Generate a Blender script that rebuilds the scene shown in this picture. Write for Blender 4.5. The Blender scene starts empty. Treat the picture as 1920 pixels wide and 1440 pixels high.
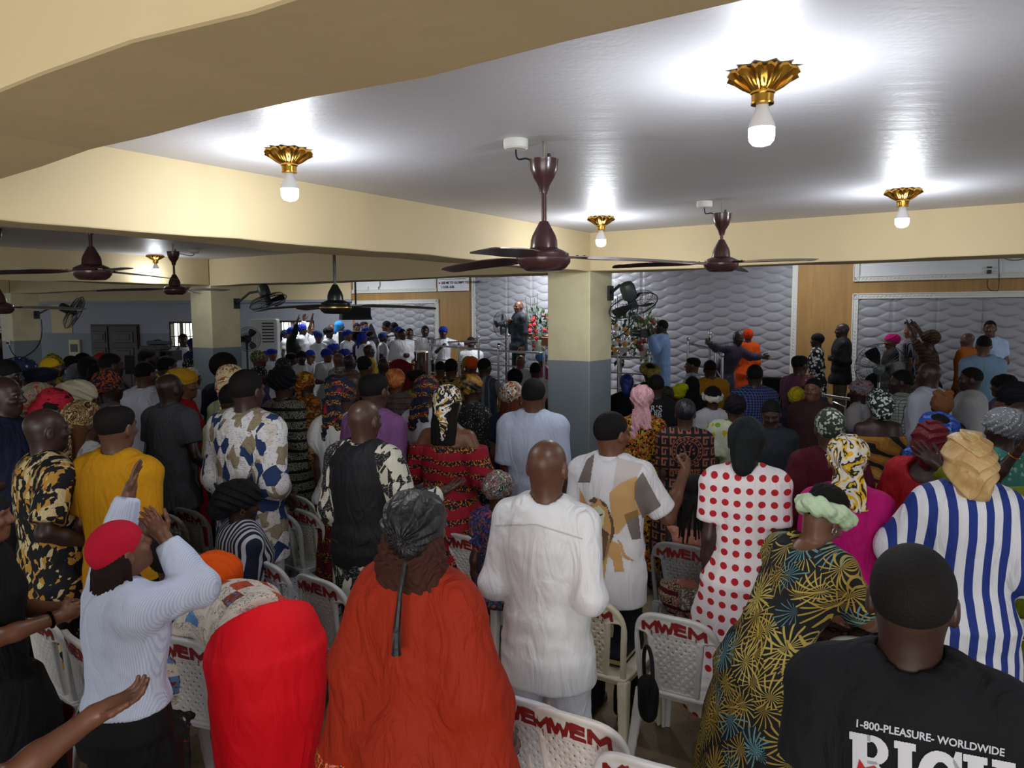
import bpy, math, random, time
import numpy as np
from mathutils import Vector, Matrix
from mathutils.bvhtree import BVHTree
T0 = time.time()
SC = bpy.context.scene
COL = SC.collection
# ------------------------------------------------------------------ camera
FPX, CAMZ = 1429.0, 2.28
PITCH, ROLL = math.radians(5.353), math.radians(-0.27)
fw = np.array([0, math.cos(PITCH), -math.sin(PITCH)])
up0 = np.array([0, math.sin(PITCH), math.cos(PITCH)])
ri0 = np.array([1.0, 0, 0])
RI = ri0 * math.cos(ROLL) + up0 * math.sin(ROLL)
UP = -ri0 * math.sin(ROLL) + up0 * math.cos(ROLL)
CAM = np.array([0, 0, CAMZ])
cd = bpy.data.cameras.new('camera'); cam = bpy.data.objects.new('camera', cd); COL.objects.link(cam)
cd.sensor_width = 36.0; cd.sensor_fit = 'HORIZONTAL'; cd.lens = 36.0 * FPX / 1920.0; cd.clip_end = 200; cd.clip_start = 0.05
cam.matrix_world = Matrix(((RI[0], UP[0], -fw[0], 0), (RI[1], UP[1], -fw[1], 0), (RI[2], UP[2], -fw[2], CAMZ), (0, 0, 0, 1)))
SC.camera = cam
# ------------------------------------------------------------------ world, exposure, area lights
wd = bpy.data.worlds.new('world'); SC.world = wd; wd.use_nodes = True
wb = wd.node_tree.nodes['Background']; wb.inputs[0].default_value = (0.86, 0.92, 1.0, 1); wb.inputs[1].default_value = 0.8
vs = SC.view_settings; vs.view_transform = 'Standard'; vs.look = 'None'; vs.gamma = 1; vs.use_curve_mapping = False
vs.exposure = 0.12
SC.cycles.use_denoising = True
SC.cycles.max_bounces = 6; SC.cycles.diffuse_bounces = 3; SC.cycles.glossy_bounces = 3; SC.cycles.transparent_max_bounces = 6
SC.cycles.sample_clamp_indirect = 4.0
BULB_W, STAGE_W, DAY_W = 18.0, 22.0, 160.0

def area(name, loc, target, sx, sy, watts, color=(1, 1, 1)):
    d = bpy.data.lights.new(name, 'AREA'); d.shape = 'RECTANGLE'; d.size = sx; d.size_y = sy; d.energy = watts; d.color = color
    o = bpy.data.objects.new(name, d); COL.objects.link(o); o.location = loc
    o.rotation_euler = (Vector(target) - Vector(loc)).to_track_quat('-Z', 'Y').to_euler(); return o
# daylight through the doorway and windows behind the photographer
area('rear_daylight', (-1.2, -3.6, 1.3), (-0.4, 2.0, 1.75), 4.5, 2.0, DAY_W, (1.0, 0.95, 0.86))
# ------------------------------------------------------------------ building axes
YAW = math.radians(33.81)
A = np.array([math.sin(YAW), math.cos(YAW), 0]); B = np.array([-math.cos(YAW), math.sin(YAW), 0]); ZV = np.array([0, 0, 1.0])
C1 = np.array([0.714, 7.0, 0]); BAY = 5.65; CW = 0.45; KS = 1.28
ZC, ZBEAM, ZDADO = 2.995, 2.650, 1.828
for nm, o_, w_ in (('stage_lamp_left', C1 + A * 6.7 + B * 4.6, 4.2), ('stage_lamp_middle', C1 + A * 6.5 - B * 0.3, 1.2), ('stage_lamp_right', C1 + A * 6.4 - B * 5.4, .9), ('stage_lamp_far', C1 + A * 5.6 + B * 10.0, 3.0)):
    area(nm, (o_[0], o_[1], 3.45), (o_[0] + .35, o_[1] + .55, 0.8), 1.2, 0.5, STAGE_W * w_, (0.93, 0.96, 1.0))

def ray(px, py):
    d = fw * FPX + RI * (px - 960) - UP * (py - 720)
    return d / d[1]
def at_depth(px, py, D): return CAM + ray(px, py) * D
def at_height(px, py, z):
    r = ray(px, py); return CAM + r * ((z - CAMZ) / r[2])
def on_plane(px, py, p0, n):
    r = ray(px, py); return CAM + r * (np.dot(p0 - CAM, n) / np.dot(r, n))

# ------------------------------------------------------------------ materials
class NT:
    def __init__(s, name):
        s.m = bpy.data.materials.new(name); s.m.use_nodes = True; s.t = s.m.node_tree
        s.b = s.t.nodes['Principled BSDF']; s.out = s.t.nodes['Material Output']
        s._tc = None
    def n(s, typ, **kw):
        nd = s.t.nodes.new(typ)
        for k, v in kw.items():
            if k.startswith('i'): continue
            setattr(nd, k, v)
        return nd
    def link(s, a, b): s.t.links.new(a, b)
    def put(s, sock, v):
        if isinstance(v, bpy.types.NodeSocket): s.link(v, sock)
        else:
            try: sock.default_value = v
            except Exception: sock.default_value = (v[0], v[1], v[2], 1.0)
    def co(s):
        if s._tc is None: s._tc = s.n('ShaderNodeTexCoord').outputs['Object']
        return s._tc
    def map(s, loc=(0, 0, 0), rot=(0, 0, 0), sc=(1, 1, 1), v=None):
        m = s.n('ShaderNodeMapping'); s.put(m.inputs[0], v or s.co())
        m.inputs[1].default_value = loc; m.inputs[2].default_value = rot; m.inputs[3].default_value = sc
        return m.outputs[0]
    def math(s, op, a, b=None, c=None):
        m = s.n('ShaderNodeMath', operation=op); s.put(m.inputs[0], a)
        if b is not None: s.put(m.inputs[1], b)
        if c is not None: s.put(m.inputs[2], c)
        return m.outputs[0]
    def xyz(s, v=None):
        m = s.n('ShaderNodeSeparateXYZ'); s.put(m.inputs[0], v or s.co()); return m.outputs
    def mix(s, f, a, b):
        m = s.n('ShaderNodeMix', data_type='RGBA'); s.put(m.inputs[0], f); s.put(m.inputs[6], a if not isinstance(a, tuple) else (*a[:3], 1)); s.put(m.inputs[7], b if not isinstance(b, tuple) else (*b[:3], 1))
        return m.outputs[2]
    def noise(s, scale, detail=2, v=None, dist=0, out=0, rough=.5):
        m = s.n('ShaderNodeTexNoise'); s.put(m.inputs['Vector'], v or s.co()); m.inputs['Scale'].default_value = scale
        m.inputs['Detail'].default_value = detail; m.inputs['Distortion'].default_value = dist; m.inputs['Roughness'].default_value = rough
        return m.outputs[out]
    def vor(s, scale, v=None, feature='F1', out='Color', rnd=1.0, metric='EUCLIDEAN'):
        m = s.n('ShaderNodeTexVoronoi', feature=feature)
        if feature == 'F1': m.distance = metric
        s.put(m.inputs['Vector'], v or s.co()); m.inputs['Scale'].default_value = scale; m.inputs['Randomness'].default_value = rnd
        return m.outputs[out]
    def ramp(s, f, stops, const=True):
        r = s.n('ShaderNodeValToRGB'); cr = r.color_ramp; cr.interpolation = 'CONSTANT' if const else 'LINEAR'
        while len(cr.elements) < len(stops): cr.elements.new(0.5)
        for e, (p, c) in zip(cr.elements, stops): e.position = p; e.color = (*c[:3], 1)
        s.put(r.inputs[0], f); return r.outputs[0]
    def bump(s, h, strength=.3, dist=.01, prev=None):
        b = s.n('ShaderNodeBump'); b.inputs['Strength'].default_value = strength; b.inputs['Distance'].default_value = dist
        s.put(b.inputs['Height'], h)
        if prev is not None: s.link(prev, b.inputs['Normal'])
        return b.outputs[0]
    def fin(s, col, rough=.8, metal=0, spec=.3, nrm=None, sheen=0, emis=None, es=0):
        i = s.b.inputs
        s.put(i['Base Color'], col if not isinstance(col, tuple) else (*col[:3], 1)); s.put(i['Roughness'], rough); i['Metallic'].default_value = metal
        i['Specular IOR Level'].default_value = spec
        if nrm is not None: s.link(nrm, i['Normal'])
        if sheen: i['Sheen Weight'].default_value = sheen
        if emis: i['Emission Color'].default_value = (*emis, 1); i['Emission Strength'].default_value = es
        return s.m
_mc = {}
def cached(f):
    def g(*a):
        k = (f.__name__, repr(a))
        if k not in _mc: _mc[k] = f(*a)
        return _mc[k]
    return g
def lin(c):
    if isinstance(c, str):
        c = tuple(int(c[i:i + 2], 16) / 255 for i in (0, 2, 4))
    return tuple(x / 12.92 if x <= .04045 else ((x + .055) / 1.055) ** 2.4 for x in c)
@cached
def plain(c, rough=.6, metal=0, spec=.4):
    s = NT('surface_' + str(c)); return s.fin(lin(c), rough, metal, spec)
@cached
def paint(c, c2, amt=.35, rough=.6):
    s = NT('wall_paint_' + c); f = s.noise(1.3, 4); g = s.noise(22, 3)
    f = s.ramp(f, [(0.35, (0, 0, 0)), (.75, (amt,) * 3)], False)
    return s.fin(s.mix(f, lin(c), lin(c2)), rough, 0, .3, s.bump(g, .25, .004))

# ------------------------------------------------------------------ mesh + object helpers
def link_mesh(name, me, mat=None, parent=None, smooth=True):
    if mat is not None and len(me.materials) == 0: me.materials.append(mat)
    o = bpy.data.objects.new(name, me); COL.objects.link(o)
    if parent is not None: o.parent = parent
    return o
def mesh_np(name, V, Q, smooth=True):
    V = np.asarray(V, dtype=np.float32); me = bpy.data.meshes.new(name)
    if isinstance(Q, np.ndarray):
        k = Q.shape[1]; n = len(Q)
        me.vertices.add(len(V)); me.vertices.foreach_set('co', V.ravel())
        me.loops.add(n * k); me.loops.foreach_set('vertex_index', Q.astype(np.int32).ravel())
        me.polygons.add(n); me.polygons.foreach_set('loop_start', np.arange(0, n * k, k, dtype=np.int32))
        if smooth: me.polygons.foreach_set('use_smooth', np.ones(n, dtype=bool))
        me.update(calc_edges=True)
    else:
        me.from_pydata([tuple(map(float, v)) for v in V], [], Q)
        if smooth: me.polygons.foreach_set('use_smooth', np.ones(len(Q), dtype=bool))
        me.update()
    return me
def tag(o, label=None, cat=None, group=None, kind=None):
    if label: o['label'] = label
    if cat: o['category'] = cat
    if group: o['group'] = group
    if kind: o['kind'] = kind
    return o
def empty(name, loc, rz=0.0):
    o = bpy.data.objects.new(name, None); COL.objects.link(o); o.location = tuple(map(float, loc)); o.rotation_euler = (0, 0, rz); o.empty_display_size = .1
    return o
class MB:
    """collects primitive shapes into one mesh"""
    def __init__(s): s.v = []; s.f = []; s.n = 0
    def add(s, V, F):
        s.v += [tuple(map(float, p)) for p in V]; s.f += [tuple(int(i) + s.n for i in f) for f in F]; s.n = len(s.v); return s
    def box(s, c, ax, ay, az):
        c, ax, ay, az = map(np.asarray, (c, ax, ay, az))
        V = [c + i * ax + j * ay + k * az for k in (-1, 1) for j in (-1, 1) for i in (-1, 1)]
        return s.add(V, [(0, 2, 3, 1), (4, 5, 7, 6), (0, 1, 5, 4), (2, 6, 7, 3), (0, 4, 6, 2), (1, 3, 7, 5)])
    def bx(s, x0, x1, y0, y1, z0, z1):
        return s.box(((x0 + x1) / 2, (y0 + y1) / 2, (z0 + z1) / 2), ((x1 - x0) / 2, 0, 0), (0, (y1 - y0) / 2, 0), (0, 0, (z1 - z0) / 2))
    def lathe(s, prof, seg=24, c=(0, 0, 0), M=None):
        V = []; F = []; n = len(prof)
        for r, z in prof:
            for k in range(seg):
                a = 2 * math.pi * k / seg; V.append((r * math.cos(a), r * math.sin(a), z))
        for i in range(n - 1):
            for k in range(seg):
                k2 = (k + 1) % seg; F.append((i * seg + k, i * seg + k2, (i + 1) * seg + k2, (i + 1) * seg + k))
        F.append(tuple(range(seg))[::-1]); F.append(tuple((n - 1) * seg + k for k in range(seg)))
        V = np.array(V)
        if M is not None: V = V @ np.asarray(M).T
        return s.add(V + np.asarray(c), F)
    def tube(s, pts, r, seg=8, closed=False):
        P = np.asarray(pts, float); n = len(P); V = []; F = []
        rr = r if hasattr(r, '__len__') else [r] * n
        prev = None
        for i in range(n):
            if closed: t = P[(i + 1) % n] - P[i - 1]
            else: t = P[min(i + 1, n - 1)] - P[max(i - 1, 0)]
            t = t / (np.linalg.norm(t) + 1e-9)
            if prev is None:
                a = np.cross(t, [0, 0, 1.0]);
                if np.linalg.norm(a) < .1: a = np.cross(t, [1.0, 0, 0])
            else: a = prev - t * np.dot(prev, t)
            a /= np.linalg.norm(a) + 1e-9; b = np.cross(t, a); prev = a
            for k in range(seg):
                w = 2 * math.pi * k / seg; V.append(P[i] + rr[i] * (a * math.cos(w) + b * math.sin(w)))
        for i in range(n if closed else n - 1):
            j = (i + 1) % n
            for k in range(seg):
                k2 = (k + 1) % seg; F.append((i * seg + k, i * seg + k2, j * seg + k2, j * seg + k))
        if not closed: F.append(tuple(range(seg))[::-1]); F.append(tuple((n - 1) * seg + k for k in range(seg)))
        return s.add(V, F)
    def sphere(s, c, r, seg=16, rings=10, M=None):
        r = np.asarray(r if hasattr(r, '__len__') else (r, r, r), float)
        prof = [(max(1e-4, math.sin(math.pi * i / rings)), -math.cos(math.pi * i / rings)) for i in range(rings + 1)]
        D = np.diag(r)
        if M is not None: D = np.asarray(M) @ D
        return s.lathe(prof, seg, c, D)
    def build(s, name, mat, parent=None, smooth=False, bevel=0, auto=True):
        me = bpy.data.meshes.new(name); me.from_pydata(s.v, [], s.f)
        if smooth:
            me.polygons.foreach_set('use_smooth', np.ones(len(s.f), dtype=bool))
            try: me.set_sharp_from_angle(angle=math.radians(38))
            except Exception: pass
        me.update(); o = link_mesh(name, me, mat, parent)
        if bevel:
            b = o.modifiers.new('bevel', 'BEVEL'); b.width = bevel; b.segments = 2; b.limit_method = 'ANGLE'
        return o
def copy_tree(o, parent=None):
    c = o.copy(); COL.objects.link(c)
    if parent is not None: c.parent = parent
    for ch in list(o.children): copy_tree(ch, c)
    return c
def bez(p0, p1, p2, p3, n=12):
    p0, p1, p2, p3 = map(np.asarray, (p0, p1, p2, p3)); t = np.linspace(0, 1, n)[:, None]
    return (1 - t) ** 3 * p0 + 3 * (1 - t) ** 2 * t * p1 + 3 * (1 - t) * t * t * p2 + t ** 3 * p3
# ================================================================== the building
M_CREAM = paint('d2c098', 'c4b28a', .5)
M_CEIL = None
def mk_ceiling():
    s = NT('ceiling_gloss_paint'); f = s.noise(.9, 4, dist=.5); st = s.noise(3.0, 3, s.map(rot=(0, 0, YAW), sc=(1, 7, 1)))
    g = s.noise(45, 2)
    c = s.mix(s.ramp(f, [(.3, (0, 0, 0)), (.8, (1, 1, 1))], False), lin('cfcfd4'), lin('bfbfc6'))
    return s.fin(c, s.ramp(st, [(.3, (.42,) * 3), (.75, (.52,) * 3)], False), 0, .35, s.bump(st, .12, .012, s.bump(g, .25, .004)))
M_CEIL = mk_ceiling()
def two_tone(upper, lower, zsplit, soil=.4):
    s = NT('two_tone_wall_paint'); z = s.xyz(s.n('ShaderNodeNewGeometry').outputs['Position'])[2]
    wob = s.math('MULTIPLY', s.noise(2.0, 1), .012)
    f = s.math('LESS_THAN', s.math('ADD', z, wob), zsplit + .006)
    st = s.ramp(s.noise(2.2, 5, rough=.65), [(.45, (0, 0, 0)), (.8, (soil,) * 3)], False)
    c = s.mix(f, lin(upper), lin(lower)); c = s.mix(st, c, lin('8d8468'))
    sp = s.math('GREATER_THAN', s.noise(26, 3, dist=1.0), .735); sp2 = s.math('GREATER_THAN', s.noise(1.7, 1), .6)
    c = s.mix(s.math('MULTIPLY', s.math('MULTIPLY', sp, sp2), .8), c, lin('4a463c'))
    return s.fin(c, .5, 0, .35, s.bump(s.noise(30, 2), .2, .004))
M_COL = two_tone('dfd5ae', '7f8b92', ZDADO)
M_LWALL = two_tone('9a9da8', '7d858c', 1.76, .25)

def grid_box(name, o, u, v, z0, z1, lu, lv, mat, wav=.0, seg=.25, kind='structure', seed=0):
    """box with corner o, edges u*lu, v*lv, between z0 and z1; its lower edge is hand-plastered (wavy)"""
    n = max(2, int(lu / seg)); V = []; F = []
    rs = np.random.RandomState(seed); ph = rs.rand(6) * 6.28
    def wv(t, k): return wav * (math.sin(t * 1.7 + ph[k]) + .6 * math.sin(t * 3.9 + ph[k + 1]) + .4 * math.sin(t * 9 + ph[k + 2]))
    for i in range(n + 1):
        t = lu * i / n
        for (a, zz, k) in ((0, z0, 0), (1, z0, 2), (1, z1, None), (0, z1, None)):
            p = o + u * t + v * (lv * a) + ZV * zz
            if k is not None: p = p + ZV * wv(t, k) + v * wv(t + 3, 1) * .7
            V.append(p)
    for i in range(n):
        a = i * 4; b = a + 4
        for k in range(4): F.append((a + k, a + (k + 1) % 4, b + (k + 1) % 4, b + k))
    F.append((0, 3, 2, 1)); F.append((n * 4, n * 4 + 1, n * 4 + 2, n * 4 + 3))
    m = MB().add(V, F); ob = m.build(name, mat); 
    b = ob.modifiers.new('bevel', 'BEVEL'); b.width = .008; b.segments = 2; b.limit_method = 'ANGLE'; b.angle_limit = 1.0
    if kind: ob['kind'] = kind
    return ob
# floor
def mk_floor():
    s = NT('worn_floor_screed'); f = s.noise(1.6, 5, dist=.6); g = s.noise(14, 3)
    c = s.mix(s.ramp(f, [(.3, (0, 0, 0)), (.75, (1, 1, 1))], False), lin('7c6c55'), lin('96866c'))
    c = s.mix(s.ramp(g, [(.45, (0, 0, 0)), (.75, (.4,) * 3)], False), c, lin('594d3d'))
    return s.fin(c, s.ramp(g, [(.3, (.25,) * 3), (.8, (.5,) * 3)], False), 0, .4)
o = MB().bx(-22, 16, -5, 26, -.1, 0).build('floor', mk_floor()); o['kind'] = 'structure'
# ceiling over the seating bays
def slab(name, o, u, lu, v, lv, z0, z1, mat):
    P = [o, o + u * lu, o + u * lu + v * lv, o + v * lv]
    ob = MB().add([p + ZV * z0 for p in P] + [p + ZV * z1 for p in P], [(3, 2, 1, 0), (4, 5, 6, 7), (0, 1, 5, 4), (1, 2, 6, 5), (2, 3, 7, 6), (3, 0, 4, 7)]).build(name, mat)
    ob['kind'] = 'structure'; return ob
slab('ceiling', C1 - A * 11 - B * 9, A, 11.2, B, 31, ZC, ZC + .15, M_CEIL)
slab('ceiling_stage', C1 + A * .2 - B * 9, A, 14, B, 31, 3.62, 3.75, M_CEIL)
# beams
grid_box('beam', C1 - B * 9, B, A, ZBEAM, ZC + .01, 31, .36, M_CREAM, .005, seed=3)
grid_box('beam', C1 - B * 9 + A * .36, B, A, ZC - .02, 3.63, 31, .1, M_CREAM, 0, seed=3)
grid_box('beam', C1 - A * (5.25 + .34) - B * 9, B, A, ZBEAM, ZC + .01, 31, .34, M_CREAM, .008, seed=11)
for i in (-1, 0, 1, 2, 3):
    grid_box('beam', C1 + B * BAY * i - A * .01, -A, B, ZBEAM + .003, ZC + .01, 5.25, .33, M_CREAM, .007, seed=20 + i)
    if i < 3: grid_box('beam', C1 + B * BAY * i - A * 5.6, -A, B, ZBEAM + .003, ZC + .01, 5.0, .33, M_CREAM, .005, seed=30 + i)
# columns
COLS = []
for i in (-1, 0, 1, 2):
    p = C1 + B * BAY * i
    o = MB().add([p + q + ZV * z for z in (0, ZBEAM + .02) for q in (0 * A, A * CW, A * CW + B * CW, B * CW)],
                 [(0, 3, 2, 1), (4, 5, 6, 7), (0, 1, 5, 4), (1, 2, 6, 5), (2, 3, 7, 6), (3, 0, 4, 7)]).build('column', M_COL, None, bevel=.008)
    o['kind'] = 'structure'; COLS.append(o)
# ---- stage wall: plane parallel to B
W0 = np.array([2.85 * KS, 11.3 * KS, 0]); WU = -B; WN = -A
def wt(px, py=600):
    p = on_plane(px, py, W0, WN); return float(np.dot(p - W0, WU)), float(p[2])
def wp(t, z, d=0.0): return W0 + WU * t + ZV * z + WN * d
def mk_wood():
    s = NT('tan_laminate_panel'); w = s.noise(2.0, 4, s.map(sc=(6, 6, .5)), 1.0)
    c = s.mix(s.ramp(w, [(.3, (0, 0, 0)), (.8, (1, 1, 1))], False), lin('b08a55'), lin('9c7847'))
    c = s.mix(s.ramp(s.noise(1.1, 5, s.map(sc=(1.5, 1.5, .5))), [(.52, (0, 0, 0)), (.8, (.5,) * 3)], False), c, lin('7c5c38'))
    return s.fin(c, .5, 0, .3)
M_WOOD = mk_wood()
TL, TR = wt(661)[0], wt(1920)[0] + 4
o = MB().add([wp(TL, 0), wp(TR, 0), wp(TR, 3.62), wp(TL, 3.62), wp(TL, 0, -.2), wp(TR, 0, -.2), wp(TR, 3.62, -.2), wp(TL, 3.62, -.2)],
             [(0, 1, 2, 3), (5, 4, 7, 6), (0, 3, 7, 4), (1, 5, 6, 2), (3, 2, 6, 7)]).build('wall_stage', M_WOOD); o['kind'] = 'structure'
M_WAVE = plain('98989e', .42, 0, .45)
def wave_panel(name, t0, t1, z0, z1, label):
    tile, hz, amp, dep = .5 * KS, .0667 * KS, .030 * KS, .026
    nt = max(8, int((t1 - t0) / tile * 22)); nz = int((z1 - z0) / hz * 8)
    T, Zg = np.meshgrid(np.linspace(t0, t1, nt + 1), np.linspace(z0, z1, nz + 1), indexing='ij')
    ph = np.cos(2 * np.pi * T / tile)
    i0 = np.floor(Zg / hz); best = np.zeros_like(T)
    for k in (-1, 0, 1):
        i = i0 + k; lo = i * hz + np.where(i % 2 == 0, 1, -1) * amp * ph; hi = (i + 1) * hz - np.where(i % 2 == 0, 1, -1) * amp * ph
        ins = (Zg >= lo) & (Zg < hi); fr = np.clip((Zg - lo) / np.maximum(hi - lo, .004), 0, 1)
        prof = np.clip(4 * fr ** .75 * (1 - fr ** .75), 0, 1) ** .42  # rounded lens, fuller low down
        best = np.where(ins, prof * np.clip((hi - lo) / .115, .25, 1), best)
    fine = .0018 * np.sin(Zg * 2 * np.pi / .0095)
    seam = np.abs(((T / tile + .5) % 1) - .5) * tile
    H = best * dep + fine * 0 + .004; H = np.where(seam < .009, .001, H)
    P = W0[None, None] + WU[None, None] * T[..., None] + ZV[None, None] * Zg[..., None] + WN[None, None] * H[..., None]
    idx = np.arange((nt + 1) * (nz + 1)).reshape(nt + 1, nz + 1)
    Q = np.stack([idx[:-1, :-1], idx[1:, :-1], idx[1:, 1:], idx[:-1, 1:]], -1).reshape(-1, 4)
    ob = link_mesh(name, mesh_np(name, P.reshape(-1, 3), Q, False), M_WAVE); ob['kind'] = 'structure'
    return ob
tm0, tm1 = wt(893)[0], wt(1484)[0]
tr0 = wt(1608)[0]; tl0, tl1 = wt(667)[0], wt(818)[0]
zr = wt(1600, 560)[1]; zl = wt(740, 569)[1]
wave_panel('wall_panel_middle', tm0, tm1, .5, 3.55, '')
wave_panel('wall_panel_right', tr0, TR, .4, zr, '')
wave_panel('wall_panel_left', tl0, tl1, .4, zl, '')
# white moulded frames with an egg-and-dart relief
M_TRIM = plain('dcdcd6', .45); NTR = [0]
def frame_strip(ta, za, tb, zb, w=.092):
    L = math.hypot(tb - ta, zb - za); ux, uz = (tb - ta) / L, (zb - za) / L; m = MB()
    U = WU * ux + ZV * uz; Vv = -WU * uz + ZV * ux
    c = wp((ta + tb) / 2, (za + zb) / 2, .015); m.box(c, U * (L / 2 + w / 2), Vv * w / 2, WN * .015)
    for s_ in (-1, 1): m.box(c + Vv * s_ * (w / 2 - .008) + WN * .018, U * (L / 2 + w / 2), Vv * .008, WN * .010)
    n = int(L / .06)
    for i in range(n):
        q = wp(ta, za, .03) + U * (L * (i + .5) / n)
        a = U * .017 + Vv * .012; b_ = -U * .006 + Vv * .009
        m.box(q, a, b_, WN * .008)
    NTR[0] += 1; o = m.build('trim_%d' % NTR[0], M_TRIM); o['kind'] = 'structure'; return o
frame_strip(tm0 - .05, .5, tm0 - .05, 3.58); frame_strip(tm1 + .05, .5, tm1 + .05, 3.58)
frame_strip(tr0 - .04, .45, tr0 - .04, zr + .04); frame_strip(tr0 - .04, zr + .04, TR, zr + .04)
frame_strip(tl0 - .04, zl + .04, tl1 + .04, zl + .04); frame_strip(tl1 + .04, .45, tl1 + .04, zl + .04)
zur = wt(1602, 523)[1]; zul = wt(740, 545)[1]
frame_strip(tr0 - .04, zur, TR, zur); frame_strip(tr0 - .04, zur, tr0 - .04, 3.5)
frame_strip(tl0 - .04, zul, tl1, zul)
M_WHITE = paint('e6e8ea', 'd0d4d8', .4)
def wall_plate(name, t0, t1, z0, z1, mat, d=.012):
    o = MB().box(wp((t0 + t1) / 2, (z0 + z1) / 2, d / 2), WU * (t1 - t0) / 2, ZV * (z1 - z0) / 2, WN * d / 2).build(name, mat); o['kind'] = 'structure'; return o
wall_plate('wall_upper_right', tr0, TR, zur, 3.6, M_WHITE); wall_plate('wall_upper_left', tl0 - .05, tl1 + .02, zul, 3.6, M_WHITE)
# ---- left wall
L0 = wp(TL, 0); L1 = at_depth(-260, 600, 23.5); L1[2] = 0
LU = (L1 - L0); LLEN = float(np.linalg.norm(LU)); LU /= LLEN; LN = np.cross(LU, ZV); 
if LN[1] > 0: LN = -LN
def lt(px, py):
    p = on_plane(px, py, L0, LN); return float(np.dot(p - L0, LU)), float(p[2])
def lp(t, z, d=0.0): return L0 + LU * t + ZV * z + LN * d
zlt = 2.61
wins = []
for (xa, ya, xb, yb) in ((520, 601, 589, 686), (316, 603, 368, 690), (-14, 612, 4, 690)):
    t1_, z1_ = lt(xa, ya); t0_, _ = lt(xb, ya); z0_ = 1.05
    wins.append((t0_, t1_, z0_, z1_))
# wall built round its window openings
m = MB(); cur = 0.0
def lbox(m, t0, t1, z0, z1, d0=-.2, d1=0.0):
    return m.box(lp((t0 + t1) / 2, (z0 + z1) / 2, (d0 + d1) / 2), LU * (t1 - t0) / 2, ZV * (z1 - z0) / 2, LN * (d1 - d0) / 2)
for (a, b, c, d) in sorted(wins):
    lbox(m, cur, a, 0, zlt); lbox(m, a, b, 0, c); lbox(m, a, b, d, zlt); cur = b
lbox(m, cur, LLEN + 3, 0, zlt)
o = m.build('wall_left', M_LWALL); o['kind'] = 'structure'
o = lbox(MB(), 0, LLEN + 3, zlt, 3.62, -.2, .05).build('wall_left_upper', M_CREAM); o['kind'] = 'structure'
o = lbox(MB(), -.02, LLEN + 3, zlt - .035, zlt + .03, 0, .09).build('trim_90', plain('8f95a0', .5)); o['kind'] = 'structure'
ta, _ = lt(97, 600); tb, _ = lt(135, 600)
o = lbox(MB(), tb, ta, 1.76, zlt - .04, 0, .02).build('wall_patch', M_CREAM); o['kind'] = 'structure'
M_FR = plain('3a2a26', .5); M_GL = NT('window_glass'); M_GL.b.inputs['Transmission Weight'].default_value = 1; M_GL = M_GL.fin((.9, .95, .95), .15, 0, .5)
M_CURT = plain('d9d4cc', .9)
for i, (a, b, c, d) in enumerate(wins):
    w = MB(); 
    for (x0, x1, z0, z1) in ((a, b, c, c + .05), (a, b, d - .05, d), (a, a + .04, c, d), (b - .04, b, c, d)): lbox(w, x0, x1, z0, z1, -.16, -.02)
    w = w.build('window_%d' % (i + 1), M_FR); w['kind'] = 'structure'
    g = MB(); n = 7
    for k in range(1, n): x = a + (b - a) * k / n; lbox(g, x - .009, x + .009, c, d, -.06, -.04)
    for z in (c + .35, c + .62): lbox(g, a, b, z - .012, z + .012, -.065, -.035)
    for k in range(n): # scrolls of the burglar bars
        x = a + (b - a) * (k + .5) / n
        g.tube([lp(x + .05 * math.cos(w_), c + .485 + .06 * math.sin(w_), -.05) for w_ in np.linspace(0, 5.5, 10)], .006, 5)
    g.build('window_bars', M_FR, w)
    p_ = MB(); lbox(p_, a + .03, b - .03, c + .03, d - .03, -.13, -.12); p_.build('window_pane', M_GL, w)
    for side in ((a + .02, a + (b - a) * .18), (b - (b - a) * .45, b - (b - a) * .3)):
        q = MB(); nn = 14; V = []; F = []
        for k in range(nn + 1):
            x = side[0] + (side[1] - side[0]) * k / nn; dd = -.09 + .012 * math.sin(k * 2.2)
            V += [lp(x, c + .05, dd), lp(x, d - .03, dd)]
        for k in range(nn): F.append((2 * k, 2 * k + 2, 2 * k + 3, 2 * k + 1))
        q.add(V, F).build('curtain', M_CURT, w, True)
# bright yard seen beyond the windows
mm = NT('daylit_yard'); g_ = mm.noise(1.5, 3)
col = mm.ramp(g_, [(.35, lin('dfe9e2')), (.5, lin('ffffff')), (.62, lin('b9d49a')), (.75, lin('e8e6a0'))], False)
MY = mm.fin(col, .9)
o = lbox(MB(), -2, LLEN + 3, 0, 3.4, -2.6, -2.5).build('wall_yard', MY); o['kind'] = 'structure'
yl = lp(LLEN * .4, 3.3, -1.2); area('yard_daylight', tuple(yl), tuple(yl - np.array([0, 0, 2.4]) - LN * 1.2), 14, .8, 1500, (1, 1, 1))
# carved double door
t1_, z1_ = lt(172, 608); t0_, _ = lt(261, 608)
D_ = lbox(MB(), t0_, t1_, 0, z1_, 0, .05).build('door_1', plain('2a1c18', .45)); D_['kind'] = 'structure'
tmid = t0_ + (t1_ - t0_) * .62
for (xa, xb) in ((t0_, tmid), (tmid, t1_)):
    f = MB(); lbox(f, xa + .03, xb - .03, .05, z1_ - .05, .05, .075)
    lf = f.build('door_leaf', plain('2d1e1a', .4), D_, bevel=.006)
    f = MB(); wI = xb - xa
    for (za, zb) in ((.2, .75), (.9, 1.35), (1.5, z1_ - .2)):
        lbox(f, xa + wI * .16, xb - wI * .16, za, zb, .07, .095); lbox(f, xa + wI * .26, xb - wI * .26, za + .07, zb - .07, .09, .11)
    f.build('carved_panel', plain('33221d', .35), lf, bevel=.01)
MB().tube([lp(tmid + .05, 1.0, .1), lp(tmid + .05, 1.15, .12)], .012, 8).build('door_handle', plain('9a8a60', .3, 1), D_)
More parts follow.
